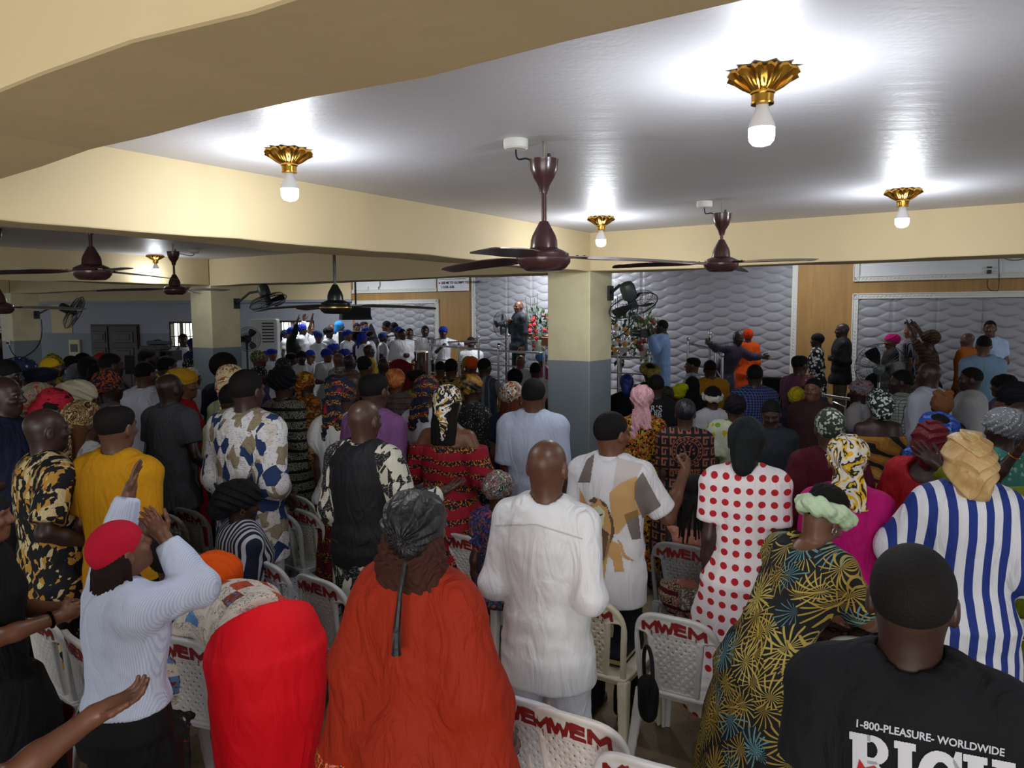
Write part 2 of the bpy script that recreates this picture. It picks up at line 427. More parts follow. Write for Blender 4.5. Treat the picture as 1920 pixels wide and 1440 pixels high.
# stage platforms
M_STG = plain('8c8a86', .35)
for nm, ta_, tb_, dep_, hh in (('floor_stage', TL, TR, 4.4, .35), ('floor_dais', -4.3, -1.5, 3.3, .70)):
    o = MB().box(wp((ta_ + tb_) / 2, hh / 2, dep_ / 2), WU * (tb_ - ta_) / 2, ZV * hh / 2, WN * dep_ / 2).build(nm, M_STG, bevel=.01); o['kind'] = 'structure'
# ================================================================== implicit-surface modelling (people, garments, chairs)
EDG = [((0,0,0),(1,0,0)),((0,1,0),(1,1,0)),((0,0,1),(1,0,1)),((0,1,1),(1,1,1)),
       ((0,0,0),(0,1,0)),((1,0,0),(1,1,0)),((0,0,1),(0,1,1)),((1,0,1),(1,1,1)),
       ((0,0,0),(0,0,1)),((1,0,0),(1,0,1)),((0,1,0),(0,1,1)),((1,1,0),(1,1,1))]
def surfnet(F, org, h):
    S = F < 0
    c = np.zeros(tuple(n - 1 for n in F.shape), np.int8)
    for i in (0, 1):
        for j in (0, 1):
            for k in (0, 1): c += S[i:i + c.shape[0], j:j + c.shape[1], k:k + c.shape[2]]
    act = np.nonzero((c > 0) & (c < 8)); n = len(act[0])
    if n == 0: return np.zeros((0, 3)), np.zeros((0, 4), int)
    P = np.zeros((n, 3), np.float32); W = np.zeros(n, np.float32); a = np.stack(act, 1)
    for e0, e1 in EDG:
        f0 = F[act[0] + e0[0], act[1] + e0[1], act[2] + e0[2]]; f1 = F[act[0] + e1[0], act[1] + e1[1], act[2] + e1[2]]
        m = (f0 < 0) != (f1 < 0); t = np.where(m, f0 / np.where(m, f0 - f1, 1), 0)
        e0_ = np.array(e0, np.float32); d = np.array(e1, np.float32) - e0_
        P += np.where(m[:, None], e0_ + t[:, None] * d, 0); W += m
    P = P / W[:, None] + a
    vid = np.full(c.shape, -1, np.int32); vid[act] = np.arange(n)
    Q = []
    for ax in range(3):
        sl0 = [slice(1, -1)] * 3; sl1 = [slice(1, -1)] * 3; sl0[ax] = slice(0, -1); sl1[ax] = slice(1, None)
        s0 = S[tuple(sl0)]; s1 = S[tuple(sl1)]; m = s0 != s1; idx = np.nonzero(m)
        g = [idx[0], idx[1], idx[2]]
        for q in range(3):
            if q != ax: g[q] = g[q] + 1
        u, v = [q for q in range(3) if q != ax]
        def cell(du, dv):
            r = list(g); r[u] = g[u] - du; r[v] = g[v] - dv; return vid[r[0], r[1], r[2]]
        q4 = np.stack([cell(1, 1), cell(0, 1), cell(0, 0), cell(1, 0)], 1)
        flip = s0[idx] if ax != 1 else ~s0[idx]
        q4[~flip] = q4[~flip][:, ::-1]
        Q.append(q4)
    Q = np.concatenate(Q); Q = Q[(Q >= 0).all(1)]
    return P * h + org, Q
def nrmz(v): v = np.asarray(v, float); return v / (np.linalg.norm(v) + 1e-9)
class Shape:
    """list of primitives evaluated on a grid"""
    def __init__(s): s.p = []; s.disp = None
    def _add(s, fn, lo, hi, k, mode): s.p.append((fn, np.asarray(lo), np.asarray(hi), k, mode)); return s
    def cap(s, a, b, ra, rb, k=.03, mode='u'):
        a, b = np.asarray(a, float), np.asarray(b, float); ab = b - a; L2 = max(ab @ ab, 1e-8); r = max(ra, rb)
        def fn(x, y, z):
            px, py, pz = x - a[0], y - a[1], z - a[2]
            t = np.clip((px * ab[0] + py * ab[1] + pz * ab[2]) / L2, 0, 1)
            return np.sqrt((px - t * ab[0]) ** 2 + (py - t * ab[1]) ** 2 + (pz - t * ab[2]) ** 2) - (ra + (rb - ra) * t)
        return s._add(fn, np.minimum(a, b) - r, np.maximum(a, b) + r, k, mode)
    def chain(s, pts, rs, k=.02):
        for i in range(len(pts) - 1): s.cap(pts[i], pts[i + 1], rs[i], rs[i + 1], k)
        return s
    def ell(s, c, rad, M=None, k=.03, mode='u'):
        c = np.asarray(c, float); rad = np.asarray(rad, float); M = np.eye(3) if M is None else np.asarray(M)  # rows of M: axes
        def fn(x, y, z):
            px, py, pz = x - c[0], y - c[1], z - c[2]; q = 0; g = 0
            for i in range(3):
                l = px * M[i, 0] + py * M[i, 1] + pz * M[i, 2]; q = q + (l / rad[i]) ** 2; g = g + (l / rad[i] ** 2) ** 2
            q = np.sqrt(q); return q * (q - 1) / (np.sqrt(g) + 1e-6)
        r = rad.max(); return s._add(fn, c - r, c + r, k, mode)
    def loft(s, p0, p1, side, prof, k=.03, mode='u', sq=2.0, rnd=.01):
        """prof: rows (t, r_side, r_front, front_offset)"""
        p0, p1 = np.asarray(p0, float), np.asarray(p1, float); ax = p1 - p0; L = np.linalg.norm(ax); ax = ax / L
        sd = nrmz(np.asarray(side) - ax * np.dot(side, ax)); fr = np.cross(ax, sd); pr = np.array(prof, float)
        if pr.shape[1] == 3: pr = np.hstack([pr, np.zeros((len(pr), 1))])
        def fn(x, y, z):
            px, py, pz = x - p0[0], y - p0[1], z - p0[2]
            t = (px * ax[0] + py * ax[1] + pz * ax[2]); tt = t / L
            rx = np.interp(tt, pr[:, 0], pr[:, 1]).astype(np.float32); ry = np.interp(tt, pr[:, 0], pr[:, 2]).astype(np.float32); oy = np.interp(tt, pr[:, 0], pr[:, 3]).astype(np.float32)
            u = (px * sd[0] + py * sd[1] + pz * sd[2]); v = (px * fr[0] + py * fr[1] + pz * fr[2]) - oy
            q = (np.abs(u / rx) ** sq + np.abs(v / ry) ** sq) ** (1 / sq)
            d = (q - 1) * np.sqrt(rx * ry); e = np.maximum(-t, t - L)
            return np.where((d > -rnd) & (e > -rnd), np.sqrt(np.maximum(d + rnd, 0) ** 2 + np.maximum(e + rnd, 0) ** 2) - rnd, np.maximum(d, e))
        r = pr[:, 1:3].max() + np.abs(pr[:, 3]).max()
        return s._add(fn, np.minimum(p0, p1) - r, np.maximum(p0, p1) + r, k, mode)
    def box(s, c, hx, R=None, r=.01, k=.01, mode='u'):
        c = np.asarray(c, float); hx = np.asarray(hx, float); M = np.eye(3) if R is None else np.asarray(R)
        def fn(x, y, z):
            px, py, pz = x - c[0], y - c[1], z - c[2]; l = [np.abs(px * M[i, 0] + py * M[i, 1] + pz * M[i, 2]) - (hx[i] - r) for i in range(3)]
            return np.sqrt(sum(np.maximum(a, 0) ** 2 for a in l)) + np.minimum(np.maximum(np.maximum(l[0], l[1]), l[2]), 0) - r
        q = np.linalg.norm(hx); return s._add(fn, c - q, c + q, k, mode)
    def plane(s, p, n, k=.008):
        """cuts away everything on the side n points to"""
        p = np.asarray(p, float); n = nrmz(n)
        return s._add(lambda x, y, z: (x - p[0]) * n[0] + (y - p[1]) * n[1] + (z - p[2]) * n[2], None if False else np.array([-9.] * 3), np.array([9.] * 3), k, 'i')
    def bounds(s):
        lo = np.min([p[1] for p in s.p if p[4] == 'u'], 0); hi = np.max([p[2] for p in s.p if p[4] == 'u'], 0); return lo, hi
    def field(s, lo, hi, h):
        lo = np.asarray(lo, float); n = np.maximum(3, np.ceil((np.asarray(hi) - lo) / h).astype(int) + 1)
        X = [(lo[i] + h * np.arange(n[i])).astype(np.float32) for i in range(3)]
        F = np.full(tuple(n), 1.0, np.float32)
        for fn, a, b, k, mode in s.p:
            mg = k + h * 2.5 + .012
            i0 = [int(np.clip(np.floor((a[q] - mg - lo[q]) / h), 0, n[q])) for q in range(3)]; i1 = [int(np.clip(np.ceil((b[q] + mg - lo[q]) / h) + 1, 0, n[q])) for q in range(3)]
            if any(i1[q] <= i0[q] for q in range(3)): continue
            sl = tuple(slice(i0[q], i1[q]) for q in range(3))
            d = fn(X[0][sl[0]][:, None, None], X[1][sl[1]][None, :, None], X[2][sl[2]][None, None, :]); f = F[sl]
            if mode == 's': d = -d
            if mode == 'u':
                hh = np.maximum(k - np.abs(f - d), 0) / k; F[sl] = np.minimum(f, d) - hh * hh * k * .25
            else:
                hh = np.maximum(k - np.abs(f - d), 0) / k; F[sl] = np.maximum(f, d) + hh * hh * k * .25
        if s.disp is not None: F += s.disp(X[0][:, None, None], X[1][None, :, None], X[2][None, None, :])
        return F
    def mesh(s, h, lo=None, hi=None, pad=None):
        if lo is None:
            lo, hi = s.bounds(); pad = 2.2 * h + .01 if pad is None else pad; lo = lo - pad; hi = hi + pad
        return surfnet(s.field(lo, hi, h), np.asarray(lo, float), h)
def multi_mesh(shape, h, boxes):
    """coarse everywhere, finer inside the boxes (lo, hi, h)"""
    V, Q = shape.mesh(h); C = V[Q].mean(1); keep = np.ones(len(Q), bool)
    for lo, hi, hh in boxes:
        keep &= ~((C > np.asarray(lo) + h * .6) & (C < np.asarray(hi) - h * .6)).all(1)
    Vs = [V]; Qs = [Q[keep]]; n = len(V)
    for lo, hi, hh in boxes:
        v, q = shape.mesh(hh, lo, hi)
        if len(q): Vs.append(v); Qs.append(q + n); n += len(v)
    V = np.concatenate(Vs); Q = np.concatenate(Qs); used = np.unique(Q); mp = np.full(len(V), -1); mp[used] = np.arange(len(used))
    return V[used], mp[Q]
def ripple(amp, kx, ky, kz, ph=0.0, mod=None):
    def f(x, y, z):
        w = np.sin(kx * x + ky * y + kz * z + ph + 1.7 * np.sin(.37 * kz * x + 2.1 * y * 5 + ph)) 
        return amp * w
    return f
def addd(*fs): return lambda x, y, z: sum(f(x, y, z) for f in fs)
def crease(amp, seed, sc=1.0):
    """soft cloth creases from a few warped sine sheets"""
    r = np.random.RandomState(seed); K = [(r.randn(3) * np.array([10, 10, 7]) * sc, r.rand() * 6.3, r.randn(3) * 5 * sc, r.rand() * 6) for _ in range(4)]
    def f(x, y, z):
        s = 0
        for k, p, w, q in K:
            a = np.sin(k[0] * x + k[1] * y + k[2] * z + p + 1.6 * np.sin(w[0] * x + w[1] * y + w[2] * z + q)); s = s + a - .9 * np.exp(-a * a * 14)
        return amp * s * .5
    return f

# ------------------------------------------------------------------ skin, hair and cloth materials
SKINS = ['4a3026', '3b2620', '5d3c2c', '6e4733', '2e1f1b', '80543b']
@cached
def m_skin(i):
    s = NT('skin_tone_%d' % i); f = s.noise(9, 3); c = lin(SKINS[i]); c2 = tuple(v * .72 for v in c)
    return s.fin(s.mix(s.ramp(f, [(.35, (0, 0, 0)), (.7, (1, 1, 1))], False), c, c2), s.ramp(s.noise(30, 2), [(.3, (.36,) * 3), (.8, (.5,) * 3)], False), 0, .45, s.bump(s.noise(140, 2), .12, .002))
@cached
def m_hair(c='0e0c0b', kind='short'):
    s = NT('hair_' + kind + '_' + c)
    if kind == 'short': g = s.noise(220, 2)
    elif kind == 'strand': g = s.noise(60, 3, s.map(sc=(1, 1, .08)))
    else: g = s.vor(70, out='Distance')
    return s.fin(s.mix(g, lin(c), tuple(v * .45 for v in lin(c))), .75, 0, .18, s.bump(g, .8, .004))
def cloth_nrm(s, wr=.5, weave=500):
    a = s.noise(5.0, 4, s.map(sc=(1.9, 1.9, .7)), 1.6, rough=.45); b = s.noise(weave, 1)
    return s.bump(a, min(1, wr * 1.4), .036, s.bump(b, .12, .001))
@cached
def m_cloth(c, rough=.8, wr=.5, sheen=0, c2=None):
    s = NT('cloth_' + str(c)); col = lin(c)
    if c2: col = s.mix(s.ramp(s.noise(14, 3), [(.4, (0, 0, 0)), (.6, (1, 1, 1))], False), lin(c), lin(c2))
    return s.fin(col, rough, 0, .2 if rough >= .6 else .5, cloth_nrm(s, wr), sheen)
@cached
def m_satin(c, c2=None): return m_cloth(c, .42, .42, 0, c2)
@cached
def m_glit(c, spark='ffffff', dens=.08, sc=140):
    s = NT('sequin_cloth_' + c); v = s.vor(sc, out='Color'); x = s.xyz(v)[0]
    f = s.math('LESS_THAN', x, dens); return s.fin(s.mix(f, lin(c), lin(spark)), s.math('SUBTRACT', .75, s.math('MULTIPLY', f, .5)), 0, .5, cloth_nrm(s, .5))
@cached
def m_pat(kind, cols, sc=1.0, rough=.8, wr=.45):
    """printed cloth; cols is a tuple of hex colours; sc multiplies the pattern frequency"""
    s = NT('printed_cloth_' + kind); K = [lin(c) for c in cols]; co = s.co(); X, Y, Z = s.xyz()
    pl = lambda: s.map(sc=(1, .6, 1))
    n = len(K)
    if kind == 'patch':   # blocks of colour with sharp borders
        v = s.vor(9 * sc, s.map(rot=(0, .5, .1), sc=(1, .55, 1.1)), metric='CHEBYCHEV'); x = s.xyz(v)[0]
        c = s.ramp(x, [(i / n, K[i]) for i in range(n)])
    elif kind == 'geo':   # angular strokes
        w = s.n('ShaderNodeTexWave', wave_type='BANDS', bands_direction='DIAGONAL'); s.put(w.inputs[0], s.vor(6 * sc, s.map(sc=(1, .5, .7)), out='Position', metric='MANHATTAN')); w.inputs[1].default_value = 2.2 * sc; w.inputs[2].default_value = 3
        v = s.vor(12 * sc, s.map(rot=(.2, .7, 0), sc=(1.6, .6, .8)), metric='CHEBYCHEV'); x = s.math('FRACT', s.math('ADD', s.xyz(v)[0], s.math('MULTIPLY', w.outputs[0 if 0 else 1], .35)))
        c = s.ramp(x, [(i / n, K[i]) for i in range(n)])
        ln = s.math('GREATER_THAN', s.noise(55 * sc, 3, s.map(rot=(0, .8, 0), sc=(1, 1, 4))), .60); c = s.mix(s.math('MULTIPLY', ln, .55), c, K[1])
    elif kind == 'dots':  # rows of round dots
        a = s.math('FRACT', s.math('MULTIPLY', X, 17 * sc)); bz = s.math('FRACT', s.math('MULTIPLY', Z, 15.5 * sc))
        d = s.math('SQRT', s.math('ADD', s.math('POWER', s.math('SUBTRACT', a, .5), 2.0), s.math('POWER', s.math('MULTIPLY', s.math('SUBTRACT', bz, .5), 1.15), 2.0)))
        c = s.mix(s.math('LESS_THAN', d, .30), K[0], K[1])
    elif kind == 'vstripe':
        u = s.math('ADD', X, s.math('MULTIPLY', Y, .25)); u = s.math('ADD', s.math('MULTIPLY', u, 15 * sc), s.math('MULTIPLY', s.noise(2, 1), .5))
        c = s.mix(s.math('GREATER_THAN', s.math('FRACT', u), .52), K[0], K[1])
        if n > 2: c = s.mix(s.math('GREATER_THAN', s.math('FRACT', s.math('MULTIPLY', u, .5)), .84), c, K[2])
    elif kind == 'hstripe':
        u = s.math('MULTIPLY', Z, 11 * sc); f = s.math('GREATER_THAN', s.math('FRACT', u), .72)
        tx = s.math('GREATER_THAN', s.vor(60 * sc, feature='DISTANCE_TO_EDGE', out='Distance'), .09)
        c = s.mix(f, s.mix(tx, K[0], K[1]), K[0])
    elif kind == 'pin':
        c = s.mix(s.math('GREATER_THAN', s.math('FRACT', s.math('MULTIPLY', s.math('ADD', X, s.math('MULTIPLY', Y, .5)), 150 * sc)), .6), K[0], K[1])
    elif kind == 'check':
        f = s.math('MAXIMUM', s.math('GREATER_THAN', s.math('FRACT', s.math('MULTIPLY', s.math('ADD', X, s.math('MULTIPLY', Y, .6)), 45 * sc)), .8), s.math('GREATER_THAN', s.math('FRACT', s.math('MULTIPLY', Z, 45 * sc)), .8))
        c = s.mix(f, K[0], K[1])
    elif kind == 'ankara':  # wax print: big swirls, small beads
        w = s.n('ShaderNodeTexWave', wave_type='RINGS'); s.put(w.inputs[0], s.map(loc=(.3, .2, .4))); w.inputs[1].default_value = 3.2 * sc; w.inputs[2].default_value = 9; w.inputs[3].default_value = 2
        a = s.math('LESS_THAN', s.vor(85 * sc, out='Distance'), .42)
        c = s.mix(s.math('GREATER_THAN', w.outputs[1], .62), K[0], s.mix(a, K[2], K[1]))
        if n > 3: c = s.mix(s.math('GREATER_THAN', s.noise(9 * sc, 2, dist=1.5), .62), c, K[3])
    elif kind == 'bead':   # dense mosaic of small marks
        v = s.vor(62 * sc); c = s.ramp(s.xyz(v)[0], [(i / n, K[i]) for i in range(n)])
        e = s.math('LESS_THAN', s.vor(62 * sc, feature='DISTANCE_TO_EDGE', out='Distance'), .06); c = s.mix(e, c, K[-1])
    elif kind == 'leop':
        d = s.vor(17 * sc, s.map(sc=(1, 1, 1.3)), out='Distance'); q = s.math('ADD', d, s.math('MULTIPLY', s.math('SUBTRACT', s.noise(40 * sc, 2), .5), .4))
        c = s.ramp(q, [(0, K[2] if n > 2 else K[0]), (.22, K[1]), (.44, K[0])])
    elif kind == 'tiger':
        w = s.n('ShaderNodeTexWave', wave_type='BANDS', bands_direction='DIAGONAL'); s.put(w.inputs[0], s.map(sc=(1, .6, 2))); w.inputs[1].default_value = 3.2 * sc; w.inputs[2].default_value = 7; w.inputs[3].default_value = 2
        c = s.ramp(w.outputs[1], [(0, K[1]), (.24, K[0]), (.78, K[2] if n > 2 else K[0])])
    elif kind == 'leaf':   # radiating palm fronds
        c = K[0]
        for q_, (lo, hue) in enumerate((((.0, 0, .0), 0), ((3.3, 1, 5.1), 1))):
            base = s.map(loc=lo, sc=(1, .35, .8)); v = s.n('ShaderNodeTexVoronoi', feature='F1'); s.put(v.inputs['Vector'], base); v.inputs['Scale'].default_value = 8.5 * sc
            d = s.n('ShaderNodeVectorMath', operation='SUBTRACT'); s.put(d.inputs[0], base); s.put(d.inputs[1], v.outputs['Position']); dx, dy, dz = s.xyz(d.outputs[0]); ang = s.math('ARCTAN2', dz, dx)
            x = s.xyz(v.outputs['Color']); wv = s.math('SINE', s.math('ADD', s.math('MULTIPLY', ang, 17.0), s.math('MULTIPLY', v.outputs['Distance'], 5.0)))
            f = s.math('MULTIPLY', s.math('GREATER_THAN', wv, s.math('ADD', s.math('MULTIPLY', v.outputs['Distance'], 1.3), -.02)), s.math('GREATER_THAN', x[1], .12))
            cc = s.ramp(x[0], [(0, K[1]), (.38, K[2]), (.55, K[3 % n]), (.85, K[1])]); c = s.mix(f, c, cc)
    elif kind == 'print':  # scattered script-like marks and little pictures
        a = s.math('GREATER_THAN', s.noise(110 * sc, 2, s.map(sc=(1, 1, 1.6)), 1.5), .58); b_ = s.math('GREATER_THAN', s.noise(9 * sc, 1, s.map(sc=(1, 1, 2.6))), .47)
        c = s.mix(s.math('MULTIPLY', a, b_), K[1], K[0])
        v = s.vor(6.5 * sc, s.map(sc=(1, .8, .8)), metric='CHEBYCHEV'); vd = s.vor(6.5 * sc, s.map(sc=(1, .8, .8)), out='Distance', metric='CHEBYCHEV')
        pic = s.math('MULTIPLY', s.math('LESS_THAN', vd, .30), s.math('GREATER_THAN', s.xyz(v)[1], .22))
        pc = s.ramp(s.math('ADD', s.math('MULTIPLY', s.xyz(v)[2], .6), s.math('MULTIPLY', s.noise(45, 3), .5)), [(0, K[2]), (.5, K[3 % n]), (.62, K[4 % n])])
        c = s.mix(pic, c, pc)
    elif kind == 'floral':
        d = s.vor(13 * sc, out='Distance'); q = s.math('ADD', d, s.math('MULTIPLY', s.math('SUBTRACT', s.noise(26 * sc, 2), .5), .7)); v = s.vor(13 * sc); x = s.xyz(v)[0]
        c = s.mix(s.math('LESS_THAN', q, .30), K[0], s.ramp(x, [(i / (n - 1), K[i + 1]) for i in range(n - 1)]))
    elif kind == 'tie':
        q = s.noise(7 * sc, 4, s.map(sc=(1, 1, 2.2)), 2.0); c = s.ramp(q, [((i + .0) / n * .5 + (.25 if i else 0), K[i]) for i in range(n)], False)
    elif kind == 'swirl':
        q = s.noise(6 * sc, 2, None, 3.5); c = s.ramp(s.math('FRACT', s.math('MULTIPLY', q, 4.0)), [(i / n, K[i]) for i in range(n)])
    elif kind == 'greek':
        u = s.math('FRACT', s.math('MULTIPLY', X, 16 * sc)); v = s.math('FRACT', s.math('MULTIPLY', Z, 12 * sc)); fl = lambda a, lo, hi: s.math('MULTIPLY', s.math('GREATER_THAN', a, lo), s.math('LESS_THAN', a, hi))
        a = s.math('MULTIPLY', fl(u, .05, .85), fl(v, .68, .86)); b_ = s.math('MULTIPLY', fl(u, .05, .25), fl(v, .1, .86)); d = s.math('MULTIPLY', fl(u, .05, .62), fl(v, .1, .27)); e = s.math('MULTIPLY', fl(u, .45, .62), fl(v, .1, .55))
        f = s.math('MAXIMUM', s.math('MAXIMUM', a, b_), s.math('MAXIMUM', d, e)); c = s.mix(f, K[0], K[1])
    elif kind == 'spots':
        v = s.vor(38 * sc, out='Distance', rnd=.35); c = s.mix(s.math('LESS_THAN', v, .26), K[0], K[1])
    else: c = K[0]
    return s.fin(c, rough, 0, .3, cloth_nrm(s, wr))
# ================================================================== fixtures
def text_mesh(body, size, bold=.0, align='CENTER', sp=1.0):
    c = bpy.data.curves.new('t', 'FONT'); c.body = body; c.size = size; c.offset = bold; c.align_x = align; c.resolution_u = 3; c.space_character = sp
    o = bpy.data.objects.new('t', c); COL.objects.link(o); dg = bpy.context.evaluated_depsgraph_get(); dg.update()
    me = o.evaluated_get(dg).to_mesh(); V = np.array([v.co[:] for v in me.vertices]); F = [tuple(p.vertices) for p in me.polygons]
    o.evaluated_get(dg).to_mesh_clear(); bpy.data.objects.remove(o); bpy.data.curves.remove(c); return V, F
M_BROWN = NT('brown_enamel'); M_BROWN = M_BROWN.fin(lin('43282a'), .22, .1, .6)
M_BLACKG = plain('17181a', .28, 0, .6); M_DK = plain('23262a', .45, 0, .5); M_GREEN = plain('2c3634', .4, 0, .5); M_STEEL = plain('c4c6c8', .22, 1); M_WPL = plain('dcdcd8', .45)
M_GOLD = plain('c0913c', .25, 1)
M_WIRE = plain('202226', .4, .3)
def ceiling_fan(px, py, Z, angs, label, black=False, blade_r=.72, group='ceiling fans', trod=None):
    h = at_depth(px, py, Z); mat = M_BLACKG if black else M_BROWN; ztop = (ZC if black is False else ZC) - h[2]
    e = empty('ceiling_fan', h); tag(e, label, 'ceiling fan', group)
    m = MB().lathe([(.02, -.045), (.075, -.042), (.095, -.030), (.112, -.008), (.113, .010), (.108, .016), (.106, .030), (.09, .040), (.055, .055)], 36)
    mo = m.build('motor_housing', mat, e, True)
    if black: MB().lathe([(.1145, -.004), (.1155, 0), (.1145, .004), (.112, 0)], 36).build('gold_band', M_GOLD, e, True)
    MB().lathe([(.060, .045), (.058, .062), (.056, .085), (.050, .105), (.038, .128), (.026, .150), (.018, .165)], 28).build('motor_neck', mat, e, True)
    k0, k1 = ztop - .10, ztop - .10
    cz = min(ztop - .215, .42)
    if black or ztop > .6: cz = ztop - .10
    MB().lathe([(.011, .15), (.011, cz + .02)], 14).build('down_rod', mat, e, True)
    if cz > ztop - .12: MB().lathe([(.018, cz - .02), (.05, cz + .03), (.062, cz + .09), (.06, ztop)], 24).build('canopy', mat, e, True)
    else:
        MB().lathe([(.018, cz), (.024, cz + .03), (.045, cz + .065), (.058, cz + .10), (.060, cz + .130), (.062, cz + .140), (.052, cz + .142), (.01, cz + .12)], 28).build('canopy', mat, e, True)
        MB().tube([(0, 0, cz + .1), (0, 0, ztop)], .0075, 8).build('ceiling_hook', plain('8a8780', .5, .6), e, True)
        MB().tube([(.022, 0, cz + .12), (.022, 0, cz + .165)], .008, 8).build('hook_bolt', plain('4a4640', .4, .6), e, True)
    for a in angs:
        m = MB(); n = 12; rs = [.10, .13, .16, .20, .26, .34, .45, .56, .64, blade_r - .03, blade_r - .006, blade_r]
        ws = [.012, .018, .032, .052, .062, .066, .062, .057, .052, .048, .038, .016]
        V = []; 
        for r, w in zip(rs, ws):
            tl = .16 if r > .15 else .05; z = .0 - .02 * ((r - .1) / .6) ** 2
            for sg, off in ((-1, 0), (1, 0)): V.append((r, sg * w, z + sg * w * tl + .002)); 
            for sg in (1, -1): V.append((r, sg * w, z + sg * w * tl - .002))
        F = []
        for i in range(n - 1):
            b = i * 4
            for k in range(4): F.append((b + k, b + (k + 1) % 4, b + 4 + (k + 1) % 4, b + 4 + k))
        F.append((0, 3, 2, 1)); F.append((n * 4 - 4, n * 4 - 3, n * 4 - 2, n * 4 - 1)); m.add(V, F)
        bl = m.build('blade', mat, e, True); bl.rotation_euler = (0, 0, math.radians(a)); bl.location = (0, 0, .012)
        MB().bx(.085, .19, -.013, .013, .003, .008).lathe([(.006, .008), (.006, .012)], 8, (.145, 0, 0)).lathe([(.006, .008), (.006, .012)], 8, (.175, 0, 0)).build('blade_bracket', mat, bl)
    return e
ceiling_fan(1020, 489, 3.28, (8, 130, 250), 'nearest brown ceiling fan, hanging in front of the beam corner')
ceiling_fan(1352, 497, 5.08, (-58, 62, 182), 'brown ceiling fan hanging right of the near one, under the right ceiling')
ceiling_fan(173, 512, 4.85, (72, 192, 312), 'brown ceiling fan hanging over the left crowd')
ceiling_fan(328, 545, 7.9, (95, 215, 335), 'small dark ceiling fan beside the far left column')
ceiling_fan(629, 577, 5.5, (5, 125, 245), 'black ceiling fan with a gold band on a long rod', True)
ceiling_fan(-2, 579, 6.4, (0, 120, 240), 'ceiling fan cut by the left edge of the photo')
def junction_box(px, py, label):
    p = at_height(px, py, ZC); e = empty('junction_box', (p[0], p[1], ZC)); tag(e, label, 'junction box', 'white ceiling junction boxes')
    MB().lathe([(.050, 0), (.052, -.012), (.050, -.034), (.043, -.040)], 28).build('cover', M_WPL, e, True); return p
def wire(name, pts, r, label, mat=M_WIRE, cat='cable', group=None):
    o = MB().tube(pts, r, 6).build(name, mat, None, True); tag(o, label, cat, group); return o
for (bx_, by_, fx, fy, fz, nm) in ((967, 262, 1020, 489, 3.28, 'nearest'), (1321, 378, 1352, 497, 5.08, 'right'), (364, 468, 328, 545, 7.9, 'far left')):
    p = junction_box(bx_, by_, 'white round junction box on the ceiling beside the %s fan' % nm); q = at_depth(fx, fy, fz); ct = np.array([q[0] - .04, q[1], ZC - .11])
    a = np.array([p[0], p[1], ZC - .04]); wire('fan_cable', bez(a, a + np.array([.0, 0, -.09]), ct + np.array([-.03, 0, .09]), ct, 14), .004, 'dark loose cable from junction box to the %s ceiling fan' % nm)
# ceiling bulbs: gilt rose, lamp holder, LED globe
BP = None; mglow = NT('lit_bulb'); mglow = mglow.fin((1, 1, 1), .5, emis=(.93, .96, 1.0), es=9.0)
def bulb(px, py, label):
    global BP
    p = at_height(px, py, ZC)
    if BP is None:
        e = empty('ceiling_bulb', (0, 0, 0)); V = []; F = []; n = 72; prof = [(.092, -.004), (.094, -.014), (.082, -.026), (.062, -.040), (.046, -.052), (.036, -.060), (.034, -.064)]
        for i, (r, z) in enumerate(prof):
            amp = [.010, .012, .008, .005, .003, .001, 0][i]
            for k in range(n): a = 2 * math.pi * k / n; rr = r * (1 + amp / .09 * math.cos(12 * a) + amp * 3 * math.cos(36 * a) * .3); V.append((rr * math.cos(a), rr * math.sin(a), z - amp * .6 * math.cos(24 * a)))
        for i in range(len(prof) - 1):
            for k in range(n): k2 = (k + 1) % n; F.append((i * n + k, i * n + k2, (i + 1) * n + k2, (i + 1) * n + k))
        F.append(tuple(range(n)))
        m = MB().add(V, F)
        for k in range(12): # raised leaves of the rose
            a = 2 * math.pi * k / 12; c, s_ = math.cos(a), math.sin(a); m.tube([(.036 * c, .036 * s_, -.060), (.058 * c, .058 * s_, -.047), (.080 * c, .080 * s_, -.030), (.093 * c, .093 * s_, -.012)], [.003, .005, .006, .004], 6)
        m.build('gilt_rose', M_GOLD, e, True)
        MB().lathe([(.036, -.060), (.037, -.068), (.033, -.072), (.031, -.092), (.034, -.094), (.033, -.099), (.02, -.101)], 30).build('lamp_holder', M_GOLD, e, True)
        MB().lathe([(.018, -.099), (.020, -.115), (.030, -.138), (.038, -.158), (.0385, -.168)], 30).build('bulb_neck', plain('f0f0f2', .4), e, True)
        MB().lathe([(.0385, -.168), (.0385, -.190), (.036, -.204), (.026, -.216), (.002, -.222)], 30).build('glowing_globe', mglow, e, True)
        BP = e; r = e
    else: r = copy_tree(BP)
    r.location = (p[0], p[1], ZC); tag(r, label, 'ceiling light', 'gilt ceiling bulbs')
    d = bpy.data.lights.new('bulb_light', 'POINT'); d.energy = BULB_W; d.color = (.90, .94, 1.0); d.shadow_soft_size = .05; o = bpy.data.objects.new('bulb_light', d); COL.objects.link(o); o.location = (p[0], p[1], ZC - .26); d.energy *= .45 if px < 400 else 1; return r
bulb(1431, 132, 'largest glowing ceiling bulb in a gilt rose, at upper right'); bulb(541, 281, 'glowing bulb in gilt rose on the ceiling left of the near fan')
bulb(1127, 407, 'glowing ceiling bulb right behind the near fan, by the beam corner'); bulb(1694, 356, 'glowing ceiling bulb at the far right above the beam'); bulb(291, 478, 'small glowing bulb between the two fans on the left')
